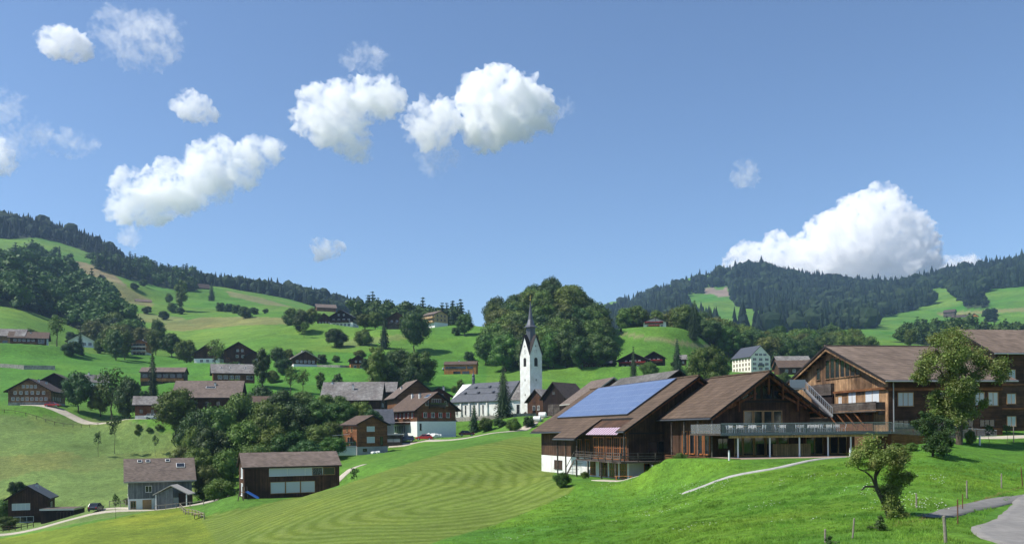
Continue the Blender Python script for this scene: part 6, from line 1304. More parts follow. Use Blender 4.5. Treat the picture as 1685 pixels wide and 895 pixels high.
def posts_and_rails():
    G = 'weathered posts along the field edge'
    def post(px, pyb, pyt, label, m='post', r=.055, lean=0.0):
        p = hit(px, pyb, 28, 140); h = (pyb - pyt) / F * p.y; o = MB().tube((0, 0, -.3), (lean, lean * .3, h), r, r * .85, 8).tube((lean, lean * .3, h), (lean, lean * .3, h + .03), r * .85, r * .3, 8).build('fence_post', M[m], None, p); tag(o, label, 'fence post', G)
    post(1648, 803, 779, 'weathered fence post standing highest on the slope, nearest the upper road bend')
    post(1591, 820, 791, 'weathered post in the meadow above the start of the paved track')
    post(1508, 836, 812, 'post in the grass just right of the low apple tree')
    post(1584, 838, 813, 'thin rusty rod right of the taller rusty rod beside the paved track', 'rust', .03)
    post(1576, 862, 822, 'taller rusty rod standing in the grass below the paved track', 'rust', .035)
    post(1557, 893, 849, 'thick grey fence post nearest the bottom edge, left of the road', 'post', .075, -.1)
    post(1402, 886, 853, 'slightly leaning post left of the little spruce-like bush', 'post', .045, .12)
    post(1358, 893, 871, 'short post at the bottom edge left of the leaning post', 'post', .055)
    post(1683, 800, 768, 'dark leaning stake at the right edge of the photo', 'rust', .04, -.15)
    for i, (px, b, t, lb) in enumerate(((1600, 722, 703, 'stake right of the big gnarled tree by the gravel yard'), (1632, 716, 698, 'stake in the middle of the row at the gravel yard'), (1668, 728, 700, 'stake furthest along the row at the gravel yard, tallest of them'))): post(px, b, t, lb, 'post', .05)
    # bollard lights
    for px, b, t, lb in ((1200, 781, 765, 'short white bollard light on the grassy mound beside the garden path'), (1074, 791, 776, 'short white bollard light beside the lower hall windows'), (1399, 749, 739, 'short white bollard light at the end of the paved forecourt'), (1612, 726, 714, 'short white bollard light under the gnarled tree')):
        D = {1200: 85, 1074: 99, 1399: 88, 1612: 86}[px]; p = P(px, b, D); z = ground(p.x, p.y); h = 1.0; r = empty('bollard_light', (p.x, p.y, z), label=lb, cat='bollard', group='white bollard lights')
        MB().tube((0, 0, -.2), (0, 0, h - .18), .09, n=12).build('shaft', M['metal_white'], r); MB().tube((0, 0, h - .179), (0, 0, h), .09, n=12).build('light_head', M['metal_grey'], r)
    # bench under the hall windows
    p = P(1026, 790, 101.6); z = ground(p.x, p.y) + .05; r = empty('bench', (p.x, p.y, z), YA - .55, label='low wooden bench in front of the white basement of the solar hall', cat='bench')
    MB().box(-1.05, 1.05, -.2, .2, .42, .47).build('seat', M['wood_orange'], r)
    for x in (-.85, .85): MB().box(x - .05, x + .05, -.18, .18, 0, .419).build('leg', M['wood_orange'], r)
    # rustic fences
    def fence(label, pts, n, h=1.0, m='post', name='wooden_fence', rails=2):
        P0 = [Vector((a[0], a[1], ground(*a))) for a in pts]; r = empty(name, P0[0], label=label, cat='fence'); rl = MB(); k = len(P0) - 1; prev = None
        for i in range(n + 1):
            t = i / n * k; a = min(int(t), k - 1); q = P0[a].lerp(P0[a + 1], t - a); q.z = ground(q.x, q.y); q = q - P0[0]
            MB().tube(q - Vector((0, 0, .2)), q + Vector((0, 0, h)), .07, .06, 6).build('post', M[m], r)
            if prev:
                for j in range(rails): rl.bar(prev + Vector((0, 0, h * (.9 - .42 * j))), q + Vector((0, 0, h * (.9 - .42 * j))), .06, .10)
            prev = q
        rl.build('rail', M[m], r)
    fence('rustic wooden fence running down from the lane into the mown field', [W2(296, 826, 147), W2(305, 838, 138), W2(322, 846, 133), W2(336, 854, 129)], 9)
    fence('wooden rail along the lane in front of the grey boarded house', [W2(255, 831, 149), W2(290, 823, 148.5), W2(335, 812, 148)], 4, .9, rails=1)
    fence('short dark garden fence left of the grey boarded house', [W2(180, 833, 161), W2(207, 832, 161)], 3, 1.2, rails=2)
    fence('dark plank fence in front of the small dark timber house', [W2(5, 873, 155), W2(30, 869, 155), W2(55, 865, 155)], 5, 1.0, 'frame_dark')
    fence('long low rail fence along the field below the farm road', [W2(-10, 688, 241), W2(60, 689, 240), W2(120, 690, 239), W2(175, 692, 238)], 12, .9, 'frame_dark', rails=1)
    # children slide
    p = P(404, 831, 134); z = ground(p.x, p.y); r = empty('play_slide', (p.x, p.y, z), -.3, label='wooden climbing frame with a blue slide beside the long dark house', cat='slide')
    q = MB()
    for x in (-.7, .1):
        for y in (-.5, .5): q.bar((x * 1.2 - .1, y * 1.3, -.2), (x, y * .6, 2.1), .1, .1)
    q.build('tower_frame', M['wood_grey'], r); MB().box(-.75, .2, -.4, .4, 1.2, 1.27).build('platform', M['wood_warm'], r)
    s = MB(); s.bar((.2, 0, 1.25), (2.3, 0, .25), .5, .05); s.bar((.2, -.26, 1.35), (2.3, -.26, .35), .04, .2); s.bar((.2, .26, 1.35), (2.3, .26, .35), .04, .2); s.build('slide', mat('slide_blue', (.02, .09, .32), .4, .5), r)
    # poles
    for px, b, t, D, lb in ((1079, 558, 540, 440, 'thin wooden power pole on the meadow in front of the white chalet'), (1139, 578, 548, 440, 'thin wooden power pole before the dark copse'), (487, 579, 563, 400, 'thin wooden power pole on the meadow behind the dark gabled house'), (472, 535, 520, 540, 'power pole on the upper meadow by the row of trees'), (1270, 598, 572, 440, 'power pole behind the schoolhouse')):
        p = P(px, b, D); z = ground(p.x, p.y); h = (b - t) / F * D; r = empty('power_pole', (p.x, p.y, z), label=lb, cat='pole', group='wooden power poles'); MB().tube((0, 0, -.5), (0, 0, h), .14, .1, 8).build('pole', M['bark'], r); MB().box(-.9, .9, -.06, .06, h - .6, h - .5).build('cross_arm', M['bark'], r)
    # churchyard wall with graves
    pts = [W2(748, 694, 245), W2(800, 694, 240), W2(850, 693, 236), W2(893, 692, 238)]; P0 = Vector((pts[0][0], pts[0][1], ground(*pts[0]))); w_ = MB()
    for a, b in zip(pts[:-1], pts[1:]): w_.bar(Vector((a[0], a[1], ground(*a) + .3)) - P0, Vector((b[0], b[1], ground(*b) + .3)) - P0, .45, 1.7)
    o = w_.build('churchyard_wall', M['stone'], None, P0); tag(o, 'dark rubble wall in front of the church', 'wall')
    rr = random.Random(9); first = None
    for k in range(26):
        px = 758 + k * 4.9 + rr.uniform(-1, 1); D = 244 - 5 * (px - 750) / 140 + rr.uniform(1, 5); p = P(px, 690, D); z = ground(p.x, p.y)
        if not first:
            first = empty('grave_cross', (p.x, p.y, z), label='dark iron grave cross behind the churchyard wall', cat='grave cross', group='grave crosses in the churchyard'); q = MB(); q.box(-.05, .05, -.04, .04, .35, 1.7); q.box(-.35, .35, -.03, .03, 1.15, 1.24); q.build('cross', M['frame_dark'], first); MB().box(-.25, .25, -.15, .15, -.2, .36).build('plinth', M['concrete'], first); g = first
        else: g = dup(first); g.location = (p.x, p.y, z)
        g.scale = (1, 1, rr.uniform(.8, 1.15)); g.rotation_euler.z = rr.uniform(-.3, .3) - .6
    # boulders
    rr = random.Random(2)
    for px, D, lb in ((706, 208, 'left one of the three pale boulders at the foot of the white basement'), (714, 208, 'middle one of the three pale boulders at the foot of the white basement'), (722, 208.5, 'right one of the three pale boulders at the foot of the white basement'), (614, 183, 'pale rock left of the cars at the edge of the bank'), (622, 184, 'second pale rock at the edge of the bank beside the cars')):
        p = P(px, 720, D); z = ground(p.x, p.y); v, f = ICO2; s = rr.uniform(.75, 1.05) if D > 200 else .45; V = v * (1 + .2 * np.sin(v[:, :1] * 5 + px) * np.cos(v[:, 1:2] * 4)) * np.array([s * 1.3, s, s * .75]); V[:, 2] += s * .4
        o = link_mesh('boulder', np_mesh('boulder', V, f, [M['plaster_old']]), None, (p.x, p.y, z)); tag(o, lb, 'boulder', 'pale boulders')
    # retaining wall below the left farm and the village wall
    for lb, pts, h in (('long rubble retaining wall under the two farms at the left edge', [W2(-30, 582, 333), W2(40, 582, 330), W2(90, 578, 333)], 1.6), ('low rubble wall on the meadow right of the dark gabled house', [W2(522, 602, 352), W2(560, 603, 350), W2(575, 601, 352)], 1.3)):
        P0 = Vector((*pts[0], ground(*pts[0]))); w_ = MB()
        for a, b in zip(pts[:-1], pts[1:]): w_.bar(Vector((*a, ground(*a) + h * .3)) - P0, Vector((*b, ground(*b) + h * .3)) - P0, .6, h * 1.4)
        tag(w_.build('retaining_wall', M['stone'], None, P0), lb, 'wall')
    # white wrapped hay bales by the lane
    for px, py, D, lb in ((884, 708, 214, 'larger white wrapped bale by the lane left of the solar hall'), (893, 705, 217, 'smaller white wrapped bale behind the larger one by the lane')):
        p = P(px, py, D); z = ground(p.x, p.y); q = MB(); q.tube((-.9, 0, .7), (.9, 0, .7), .72, n=18); o = q.build('hay_bale', M['plaster'], None, (p.x, p.y, z)); o.rotation_euler.z = -.3; tag(o, lb, 'hay bale', 'white wrapped bales')
    # beehive box / bird table on the lawn
    p = P(326, 846, 131); r = empty('garden_table', (p.x, p.y, ground(p.x, p.y)), .4, label='small wooden garden table on the lawn beside the rustic fence', cat='table'); MB().box(-.7, .7, -.35, .35, .65, .72).build('table_top', M['wood_light'], r)
    for x in (-.55, .55): MB().box(x - .05, x + .05, -.3, .3, 0, .649).build('leg', M['wood_grey'], r)

# ------------------------------------------------------------------ near trees, grown branch by branch
def gnarled(name, label, cat, D, base, trunkpts, limbs, clusters, leaf, dens, leafm, seed, spread=1.0, rtr=.3):
    rng = np.random.default_rng(seed); b0 = P(*base, D); z = ground(b0.x, b0.y); O = Vector((b0.x, b0.y, z)); r = empty(name, O, label=label, cat=cat)
    rel = lambda px, py, dd=0.: P(px, py, D) * ((D + dd) / D) - O if False else P(px, py, D) + Vector((0, dd, 0)) - O
    wood_ = []; tp = [Vector((0, 0, -.3))] + [rel(*t) for t in trunkpts]; n = len(tp)
    for i in range(n - 1): limb(wood_, tp[i], tp[i + 1], rtr * (1 - .75 * i / n), rtr * (1 - .75 * (i + 1) / n), 9)
    for lb in limbs:
        pts = [rel(*t) for t in lb]
        for i in range(len(pts) - 1):
            a, c = pts[i], pts[i + 1]; m = (a + c) / 2 + Vector(rng.normal(0, .06, 3)) * (a - c).length; ra = rtr * .42 * (1 - .7 * i / len(pts)); limb(wood_, a, m, ra, ra * .85, 7); limb(wood_, m, c, ra * .85, ra * .65, 7)
    allp = tp[1:] + [rel(*t) for lb in limbs for t in lb]; qs = []; ns = []
    for (px, py, rad) in clusters:
        dd = rng.normal(0, rad / F * D * 1.0 * spread + .3); c = rel(px, py, dd); R = rad / F * D
        near = min(allp, key=lambda q: (q - c).length); limb(wood_, near, c, .05 * rtr / .3, .02, 5)
        k = int(dens * (R ** 2.0) * 260) + 80; nb = max(5, int(R * 11)); sub = []
        for _ in range(nb):   # twigs with leaf sprays
            d = rng.normal(0, 1, 3); d[2] += .15; d /= np.linalg.norm(d); e = c + Vector(d * R * rng.uniform(.55, 1.0)); limb(wood_, c, e, .018, .006, 4); sub.append((np.array(e), d))
        for e, d in sub:
            kk = k // nb; pos = e + rng.normal(0, R * .33, (kk, 3)) * np.array([1, 1, .75]); nr = np.tile(np.array(d) * .5 + np.array([0, 0, .6]), (kk, 1)); qs.append(quads_at(pos, nr, leaf, rng, .5, .7))
        kk = k // 3; dirs = rng.normal(0, 1, (kk, 3)); dirs /= np.linalg.norm(dirs, axis=1)[:, None]; qs.append(quads_at(np.array(c) + dirs * R * rng.uniform(.1, .8, (kk, 1)), dirs, leaf, rng, .5, .7))
    V, Q, T = tri_pack(wood_); link_mesh('trunk', mixed_mesh('trunk', V, Q, T, [M['bark']]), r)
    V = np.concatenate(qs); link_mesh('crown', np_mesh('crown', V, np.arange(len(V)).reshape(-1, 4), [M[leafm]]), r); return r
def near_plants():
    gnarled('walnut_tree', 'gnarled old broadleaf tree with a thick trunk before the broad farmhouse', 'tree', 85, (1578, 724), [(1579, 700), (1578, 672), (1573, 645), (1566, 618), (1560, 590), (1563, 568)],
        [[(1578, 672), (1592, 640, .5), (1606, 615, .8), (1625, 600, 1)], [(1606, 615, .8), (1640, 602, .4), (1652, 610, 0)], [(1573, 645), (1552, 625, -.6), (1535, 605, -1)], [(1566, 618), (1582, 590, 1), (1585, 570, 1)], [(1576, 660), (1556, 655, -.8)], [(1578, 680), (1600, 668, -.6)], [(1560, 590), (1545, 578, .6)]],
        [(1555,572,25),(1578,560,19),(1536,592,19),(1560,598,18),(1518,606,13),(1592,582,16),(1545,560,13),(1622,598,17),(1641,600,15),(1653,612,10),(1603,618,11),(1562,640,18),(1580,657,22),(1600,652,17),(1556,667,19),(1572,688,16),(1596,680,12),(1545,652,11),(1534,622,11),(1645,622,10),(1512,620,9),(1565,655,16),(1588,645,16),(1575,610,15),(1556,625,13),(1615,585,12),(1585,672,13),(1607,640,11),(1585,632,11),(1568,575,13),(1548,682,11),(1632,612,9),(1590,700,8),(1610,664,9)], .10, 6.0, 'leaf_near', 41, .8, .34)
    gnarled('fruit_tree', 'low half broken apple tree leaning over the meadow left of the paved track', 'tree', hit(1466, 852, 30, 90).y, (1466, 852), [(1460, 838), (1450, 818), (1442, 802), (1440, 785), (1443, 765)],
        [[(1442, 802), (1432, 785, -.2), (1418, 774, -.3), (1408, 770, -.3)], [(1440, 800), (1424, 800, 0), (1417, 806, 0)], [(1440, 785), (1455, 765, .2), (1468, 755, .3)], [(1450, 818), (1468, 800, 0), (1480, 785, .1)], [(1460, 838), (1478, 822, -.2)]],
        [(1437,735,18),(1420,746,16),(1451,745,18),(1437,757,17),(1405,760,13),(1467,748,14),(1459,764,14),(1476,766,10),(1470,788,16),(1486,800,14),(1466,806,18),(1483,820,15),(1458,824,14),(1472,834,15),(1490,786,10),(1430,768,9),(1458,842,10),(1476,845,9)], .055, 19, 'leaf_apple', 43, .7, .16)
    gnarled('dark_bush', 'tall dark bush standing left of the gnarled old tree', 'bush', hit(1535, 751, 60, 110).y, (1535, 751), [(1535, 740), (1535, 720), (1535, 700)], [[(1535, 740), (1525, 720, 0), (1522, 700, 0)], [(1535, 740), (1548, 718, 0), (1552, 700, 0)]],
        [(1522,684,8),(1530,692,9),(1543,690,8),(1535,704,13),(1524,710,11),(1547,712,12),(1530,724,13),(1543,730,13),(1535,740,11),(1552,700,9),(1518,698,8),(1551,740,7),(1525,738,8),(1515,682,5)], .08, 9, 'leaf_dark', 45, .7, .12)
    gnarled('small_bush', 'small dark green bush growing below the low apple tree', 'bush', hit(1447, 872, 30, 60).y, (1447, 874), [(1447, 868), (1446, 860)], [], [(1447,852,5),(1443,860,6),(1451,862,6),(1446,868,7),(1454,870,5),(1439,869,5)], .045, 22, 'leaf_dark', 47, .6, .04)
    gnarled('small_bush', 'little dark bush cut off by the bottom edge of the photo', 'bush', hit(1364, 893, 30, 60).y, (1364, 896), [(1364, 888)], [], [(1362,886,5),(1368,889,5),(1358,890,4)], .04, 20, 'leaf_dark', 48, .6, .03)
T_ = tree
def single_trees():
    L = [  # kind, px, D, top, width, label, cat, name
    ('round0', 289, 226, 636, 78, 'big round light green tree right of the barn on posts', 'tree', 'broadleaf_tree'),
    ('dark0', 128, 252, 609, 48, 'dark round lime tree at the right side of the shingled farmhouse', 'tree', 'broadleaf_tree'),
    ('loose1', 183, 250, 596, 62, 'tall loose grey green tree between the dark lime tree and the spruce', 'tree', 'broadleaf_tree'),
    ('dark1', 213, 248, 618, 52, 'dark broad tree just left of the tall spruce', 'tree', 'broadleaf_tree'),
    ('round1', 165, 254, 628, 40, 'lower bushy tree in front of the tall loose grey green one', 'tree', 'broadleaf_tree'),
    ('spruce0', 251, 262, 572, 30, 'tall dark spruce in front of the timber row house', 'conifer', 'spruce_tree'),
    ('loose0', 93, 372, 514, 38, 'slender airy birch behind the low house with the white end', 'tree', 'birch_tree'),
    ('bush1', 118, 366, 545, 20, 'dark bush left of the white bungalow', 'bush', 'bush'), ('spruce2', 132, 360, 543, 16, 'young conifer in front of the white bungalow', 'conifer', 'conifer'),
    ('bush0', 50, 372, 540, 24, 'pale bush peeking over the barn at the left edge', 'bush', 'bush'), ('bush1', 118, 350, 560, 30, 'dark hedge bush below the white bungalow', 'bush', 'bush'),
    ('bush0', 165, 362, 556, 24, 'bush at the right corner of the white bungalow', 'bush', 'bush'), ('tall1', 190, 385, 540, 26, 'dark narrow tree right of the white bungalow', 'tree', 'broadleaf_tree'),
    ('tall0', 205, 395, 536, 28, 'narrow tree left of the orange house with white balconies', 'tree', 'broadleaf_tree'), ('bush1', 165, 345, 566, 18, 'low dark bush on the meadow edge below the bungalow', 'bush', 'bush'),
    ('round2', 306, 400, 557, 36, 'round dark tree on the meadow left of the light green one', 'tree', 'broadleaf_tree'), ('round3', 282, 420, 545, 36, 'round tree behind the round dark one, nearer the orange house', 'tree', 'broadleaf_tree'),
    ('round1', 256, 425, 540, 34, 'full crowned tree right behind the orange house with white balconies', 'tree', 'broadleaf_tree'),
    ('loose0', 354, 306, 553, 36, 'round bright green tree before the white house with the dark roof', 'tree', 'broadleaf_tree'),
    ('tall1', 431, 286, 567, 30, 'tall dark columnar tree right of the whitewashed farmhouse', 'tree', 'broadleaf_tree'), ('bush0', 448, 287, 608, 26, 'rounded bush at the foot of the dark columnar tree', 'bush', 'bush'),
    ('bush1', 375, 308, 595, 22, 'dark garden bush before the dark brown farmhouse', 'bush', 'bush'), ('bush1', 388, 308, 594, 18, 'second dark garden bush before the dark brown farmhouse', 'bush', 'bush'),
    ('dark0', 457, 362, 570, 26, 'dark tree left end of the clump behind the five windowed gable', 'tree', 'broadleaf_tree'), ('round0', 474, 364, 573, 24, 'tree right of the left end one, left of the five windowed gable', 'tree', 'broadleaf_tree'),
    ('bush1', 466, 352, 588, 30, 'reddish dark shrub below the clump left of the five windowed gable', 'bush', 'bush'), ('round1', 506, 372, 574, 26, 'tree rising behind the roof of the five windowed gable', 'tree', 'broadleaf_tree'),
    ('bush1', 529, 356, 582, 20, 'dark round bush right of the five windowed gable', 'bush', 'bush'), ('bush0', 553, 357, 584, 14, 'small round bush on the meadow by the rubble wall', 'bush', 'bush'),
    ('bush1', 553, 420, 539, 38, 'big dark bush on the meadow below the big dark chalet', 'bush', 'bush'), ('bush0', 598, 408, 541, 32, 'dark bush with a brownish side on the slope, right of the big one', 'bush', 'bush'),
    ('loose1', 500, 425, 527, 18, 'single thin tree casting a shadow on the meadow left of the chalets', 'tree', 'broadleaf_tree'),
    ('round2', 478, 520, 505, 32, 'leftmost tree of the row left of the chalets', 'tree', 'broadleaf_tree'), ('dark1', 497, 500, 508, 32, 'middle dark tree of the row left of the chalets', 'tree', 'broadleaf_tree'), ('round3', 513, 505, 505, 28, 'right hand tree of the row left of the chalets', 'tree', 'broadleaf_tree'),
    ('round1', 600, 478, 515, 28, 'tree right beside the white wall of the big dark chalet', 'tree', 'broadleaf_tree'), ('round0', 617, 478, 512, 30, 'full tree between the big dark chalet and the dark spruce', 'tree', 'broadleaf_tree'),
    ('spruce2', 632, 432, 520, 22, 'dark spruce in front of the farmhouse on the high meadow', 'conifer', 'spruce_tree'),
    ('dark0', 681, 430, 511, 50, 'large dark tree on the steep meadow left of the apartment house', 'tree', 'broadleaf_tree'),
    ('round2', 764, 498, 514, 30, 'tree at the left foot of the wooded hill, near the crest', 'tree', 'broadleaf_tree'), ('bush1', 750, 494, 538, 16, 'small dark bush left of the wooded hill', 'bush', 'bush'),
    ('bush1', 772, 392, 577, 20, 'dark round bush below the wooded hill by the light timber house', 'bush', 'bush'),
    ('tall0', 620, 345, 554, 46, 'tall broad tree right of the little house with the orange floor', 'tree', 'broadleaf_tree'), ('dark1', 652, 330, 572, 56, 'dark tree in the copse above the farmhouse with the pinkish roof', 'tree', 'broadleaf_tree'),
    ('round3', 690, 322, 574, 56, 'rightmost round tree of the copse above the farmhouse with the pinkish roof', 'tree', 'broadleaf_tree'), ('round0', 638, 305, 592, 46, 'tree in front of the copse behind the grey roofed barn annex', 'tree', 'broadleaf_tree'), ('dark0', 672, 300, 598, 52, 'broad dark tree in front of the copse above the pinkish roof', 'tree', 'broadleaf_tree'),
    ('bush0', 592, 412, 575, 20, 'light bush above the little house with the orange floor', 'bush', 'bush'), ('bush1', 606, 335, 588, 26, 'bush at the right of the little house with the orange floor', 'bush', 'bush'), ('bush0', 578, 372, 589, 10, 'tiny bush beside the little house with the orange floor', 'bush', 'bush'),
    ('tall0', 527, 300, 606, 20, 'slim young tree on the meadow above the weathered roof', 'tree', 'broadleaf_tree'), ('loose0', 498, 295, 604, 30, 'airy tree on the meadow below the five windowed gable', 'tree', 'broadleaf_tree'), ('loose1', 478, 280, 598, 32, 'airy tree standing before the airy one, nearer the ravine', 'tree', 'broadleaf_tree'), ('tall1', 556, 292, 610, 18, 'dark slim tree right of the slim young one', 'tree', 'broadleaf_tree'),
    ('loose1', 385, 250, 618, 34, 'thin crowned tree covering the right end of the long grey roof', 'tree', 'broadleaf_tree'), ('tall0', 758, 292, 618, 18, 'slender tree left of the church roof', 'tree', 'broadleaf_tree'), ('bush0', 748, 285, 634, 14, 'small bush at the foot of the slender tree by the church roof', 'bush', 'bush'),
    ('spruce1', 828, 236, 601, 34, 'tall dark spruce standing in front of the church nave', 'conifer', 'spruce_tree'), ('spruce2', 780, 232, 662, 24, 'young spruce beside the large chalet, in front of the church', 'conifer', 'spruce_tree'),
    ('spruce0', 1042, 345, 568, 24, 'tall spruce left of the geranium farmhouse', 'conifer', 'spruce_tree'), ('bush0', 1068, 345, 594, 32, 'pale bush before the geranium farmhouse', 'bush', 'bush'), ('tall0', 1011, 372, 580, 12, 'little slim tree beside the dark shed on the meadow', 'tree', 'broadleaf_tree'), ('bush0', 1022, 372, 592, 10, 'tiny bush right of the dark shed', 'bush', 'bush'),
    ('spruce2', 1114, 412, 555, 22, 'dark conifer behind the small grey roofed hut', 'conifer', 'conifer'), ('round1', 1163, 298, 566, 66, 'big round chestnut tree with a brownish crown on the meadow', 'tree', 'chestnut_tree'), ('bush1', 1196, 330, 600, 12, 'little dark bush right of the big chestnut tree', 'bush', 'bush'), ('bush1', 1108, 395, 594, 10, 'blue green little bush left of the grey roofed hut', 'bush', 'bush'),
    ('tall1', 1277, 380, 576, 15, 'dark slim tree right of the schoolhouse', 'tree', 'broadleaf_tree'), ('bush0', 1290, 220, 612, 30, 'light green bush behind the ridge of the gabled hall', 'bush', 'bush'),
    ('round0', 1498, 560, 540, 24, 'single small tree behind the ridge of the broad farmhouse', 'tree', 'broadleaf_tree'),
    ('bush0', 362, 146, 786, 60, 'broad garden bush left of the long dark boarded house', 'bush', 'bush'), ('bush0', 492, 130, 785, 30, 'leafy shrub before the right windows of the long dark house', 'bush', 'bush'), ('bush1', 452, 134, 800, 20, 'small shrub on the terrace of the long dark house', 'bush', 'bush'), ('bush2', 440, 133, 806, 14, 'low flowering shrub left on the terrace of the long dark house', 'bush', 'bush'), ('bush0', 515, 132, 788, 26, 'dark leafy shrub at the right corner of the long dark house', 'bush', 'bush'),
    ('sapling0', 583, 143, 765, 16, 'lone sapling at the edge of the mown field behind the long dark house', 'tree', 'sapling'),
    ('sapling0', 188, 212, 676, 22, 'tallest young tree on the pale pasture', 'tree', 'sapling'), ('sapling0', 161, 206, 706, 14, 'small young tree left on the pale pasture', 'tree', 'sapling'), ('sapling0', 255, 206, 712, 12, 'small young tree right on the pale pasture', 'tree', 'sapling'),
    ('bush2', 228, 225, 697, 12, 'garden bush under the barn on posts', 'bush', 'bush'), ('bush2', 246, 222, 702, 11, 'dark garden bush on the bank below the barn on posts', 'bush', 'bush'), ('bush2', 262, 224, 697, 14, 'light garden bush right below the barn on posts', 'bush', 'bush'), ('bush0', 225, 214, 706, 10, 'tiny bush on the pasture under the garden bank', 'bush', 'bush'),
    ('bush1', 28, 182, 790, 30, 'dark bush behind the small dark timber house', 'bush', 'bush'), ('bush0', 8, 163, 820, 40, 'leafy bush at the left edge beside the small dark timber house', 'bush', 'bush'), ('bush2', 68, 158, 826, 30, 'leafy young tree between the dark timber house and its garage', 'bush', 'bush'), ('bush0', 12, 158, 848, 34, 'low pale bush by the plank fence at the left edge', 'bush', 'bush'), ('bush0', 210, 158, 818, 14, 'climbing shrub at the left corner of the grey boarded house', 'bush', 'bush'), ('sapling0', 190, 168, 808, 14, 'bare little sapling by the short dark garden fence', 'tree', 'sapling'),
    ('bush2', 1120, 93, 760, 26, 'yellow green shrub at the foot of the mound beside the solar hall', 'bush', 'shrub'), ('bush1', 1093, 96, 776, 18, 'grey green shrub by the basement windows of the solar hall', 'bush', 'shrub'), ('bush0', 925, 112, 776, 30, 'spreading shrub in the grass by the outside stair of the solar hall', 'bush', 'shrub'), ('bush0', 962, 106, 775, 14, 'small shrub right of the outside stair of the solar hall', 'bush', 'shrub'),
    ('bush2', 1430, 78, 738, 28, 'green shrub before the last terrace column', 'bush', 'shrub'), ('bush2', 1478, 80, 728, 28, 'green shrub under the access ramp', 'bush', 'shrub'), ('bush0', 1500, 79, 731, 24, 'second green shrub under the access ramp, nearer the dark bush', 'bush', 'shrub'), ('bush1', 1560, 82, 716, 18, 'low shrub at the foot of the gnarled old tree', 'bush', 'shrub'), ('bush0', 1597, 86, 706, 20, 'green shrub right of the gnarled trunk', 'bush', 'shrub'),
    ('sapling0', 1627, 85, 695, 20, 'small round headed sapling by the gravel yard', 'tree', 'sapling'), ('sapling0', 1657, 88, 695, 15, 'small sapling near the right edge by the gravel yard', 'tree', 'sapling'),
    ('bush0', 955, 190, 658, 22, 'shrubby garden tree between the old barn and the solar hall', 'bush', 'bush'), ('bush0', 912, 200, 666, 16, 'orange green shrub at the base of the old barn', 'bush', 'bush'), ('bush0', 800, 228, 686, 26, 'clipped shrub below the churchyard wall on the left', 'bush', 'bush'), ('bush1', 822, 226, 688, 24, 'dark clipped shrub below the middle of the churchyard wall', 'bush', 'bush'), ('bush0', 845, 225, 687, 26, 'clipped shrub below the right part of the churchyard wall', 'bush', 'bush'), ('bush1', 870, 225, 684, 22, 'dark shrub at the right end of the churchyard wall', 'bush', 'bush'),
    ('tall0', 298, 840, 452, 26, 'tree left of the dark hay barn on the left hill', 'tree', 'broadleaf_tree'), ('bush1', 310, 860, 460, 22, 'dark bushy tree touching the dark hay barn', 'tree', 'broadleaf_tree'), ('spruce2', 348, 850, 464, 14, 'small dark conifer right of the dark hay barn', 'conifer', 'conifer'),
    ('bush1', 221, 760, 465, 14, 'small dark bush on the upper left meadow, left one of the pair', 'bush', 'bush'), ('bush1', 236, 770, 459, 14, 'small dark bush on the upper left meadow, right one of the pair', 'bush', 'bush'), ('round0', 278, 700, 482, 14, 'small solitary tree on the left meadow above the bushes', 'tree', 'broadleaf_tree'), ('bush0', 283, 640, 498, 18, 'bush below the small solitary tree on the left meadow', 'bush', 'bush'), ('bush1', 297, 630, 505, 14, 'right one of the bushes on the left meadow', 'bush', 'bush'), ('bush1', 270, 620, 511, 18, 'lowest bush on the left meadow, casting a shadow', 'bush', 'bush'), ('bush1', 242, 660, 503, 16, 'dark bush next to the low pinkish hut', 'bush', 'bush'),
    ('round2', 1022, 470, 540, 6, 'tiny bush on the meadow rim right of the wooded hill', 'bush', 'bush'),
    ]
    for k, px, D, top, w, lb, cat, nm in L: T_(k, px, D, top, w, lb, cat, nm)
    G = 'hedge bushes on the upper left meadow'
    for px, w in ((363, 18), (376, 17), (389, 18), (403, 24), (418, 15), (437, 10)): T_('bush1', px, 640 - (px - 360) * .4, 497 + (px - 363) * .14, w, 'dark bush in the hedge row across the upper left meadow', 'bush', 'bush', G)
    G = 'trees of the ravine between the houses'
    LB = 'broad tree in the dense wooded ravine behind the long dark house'
    i = 0
    for px, top, w, D in ((322, 672, 66, 205), (352, 662, 78, 207), (392, 640, 84, 214), (352, 700, 76, 184), (398, 690, 86, 186), (326, 732, 66, 172), (299, 728, 44, 180), (440, 655, 80, 208), (447, 700, 78, 186), (488, 660, 80, 212), (478, 706, 76, 184), (522, 655, 76, 216), (527, 695, 66, 192), (560, 660, 62, 214), (592, 658, 56, 216), (614, 672, 36, 210), (372, 736, 56, 166), (422, 728, 66, 171), (505, 722, 56, 177), (548, 716, 46, 182), (412, 660, 60, 225), (465, 640, 60, 232), (500, 640, 60, 236), (535, 645, 56, 234), (430, 632, 50, 240), (560, 648, 40, 240), (585, 690, 40, 198), (340, 760, 44, 162), (315, 700, 40, 196), (545, 690, 46, 200), (575, 705, 34, 194)):
        T_('rust0' if i in (6, 27) else 'light%d' % (i % 2) if i % 5 == 2 else ('round%d' % (i % 4)) if i % 3 else 'dark%d' % (i % 2), px, D, top, w, LB, 'tree', 'broadleaf_tree', G); i += 1
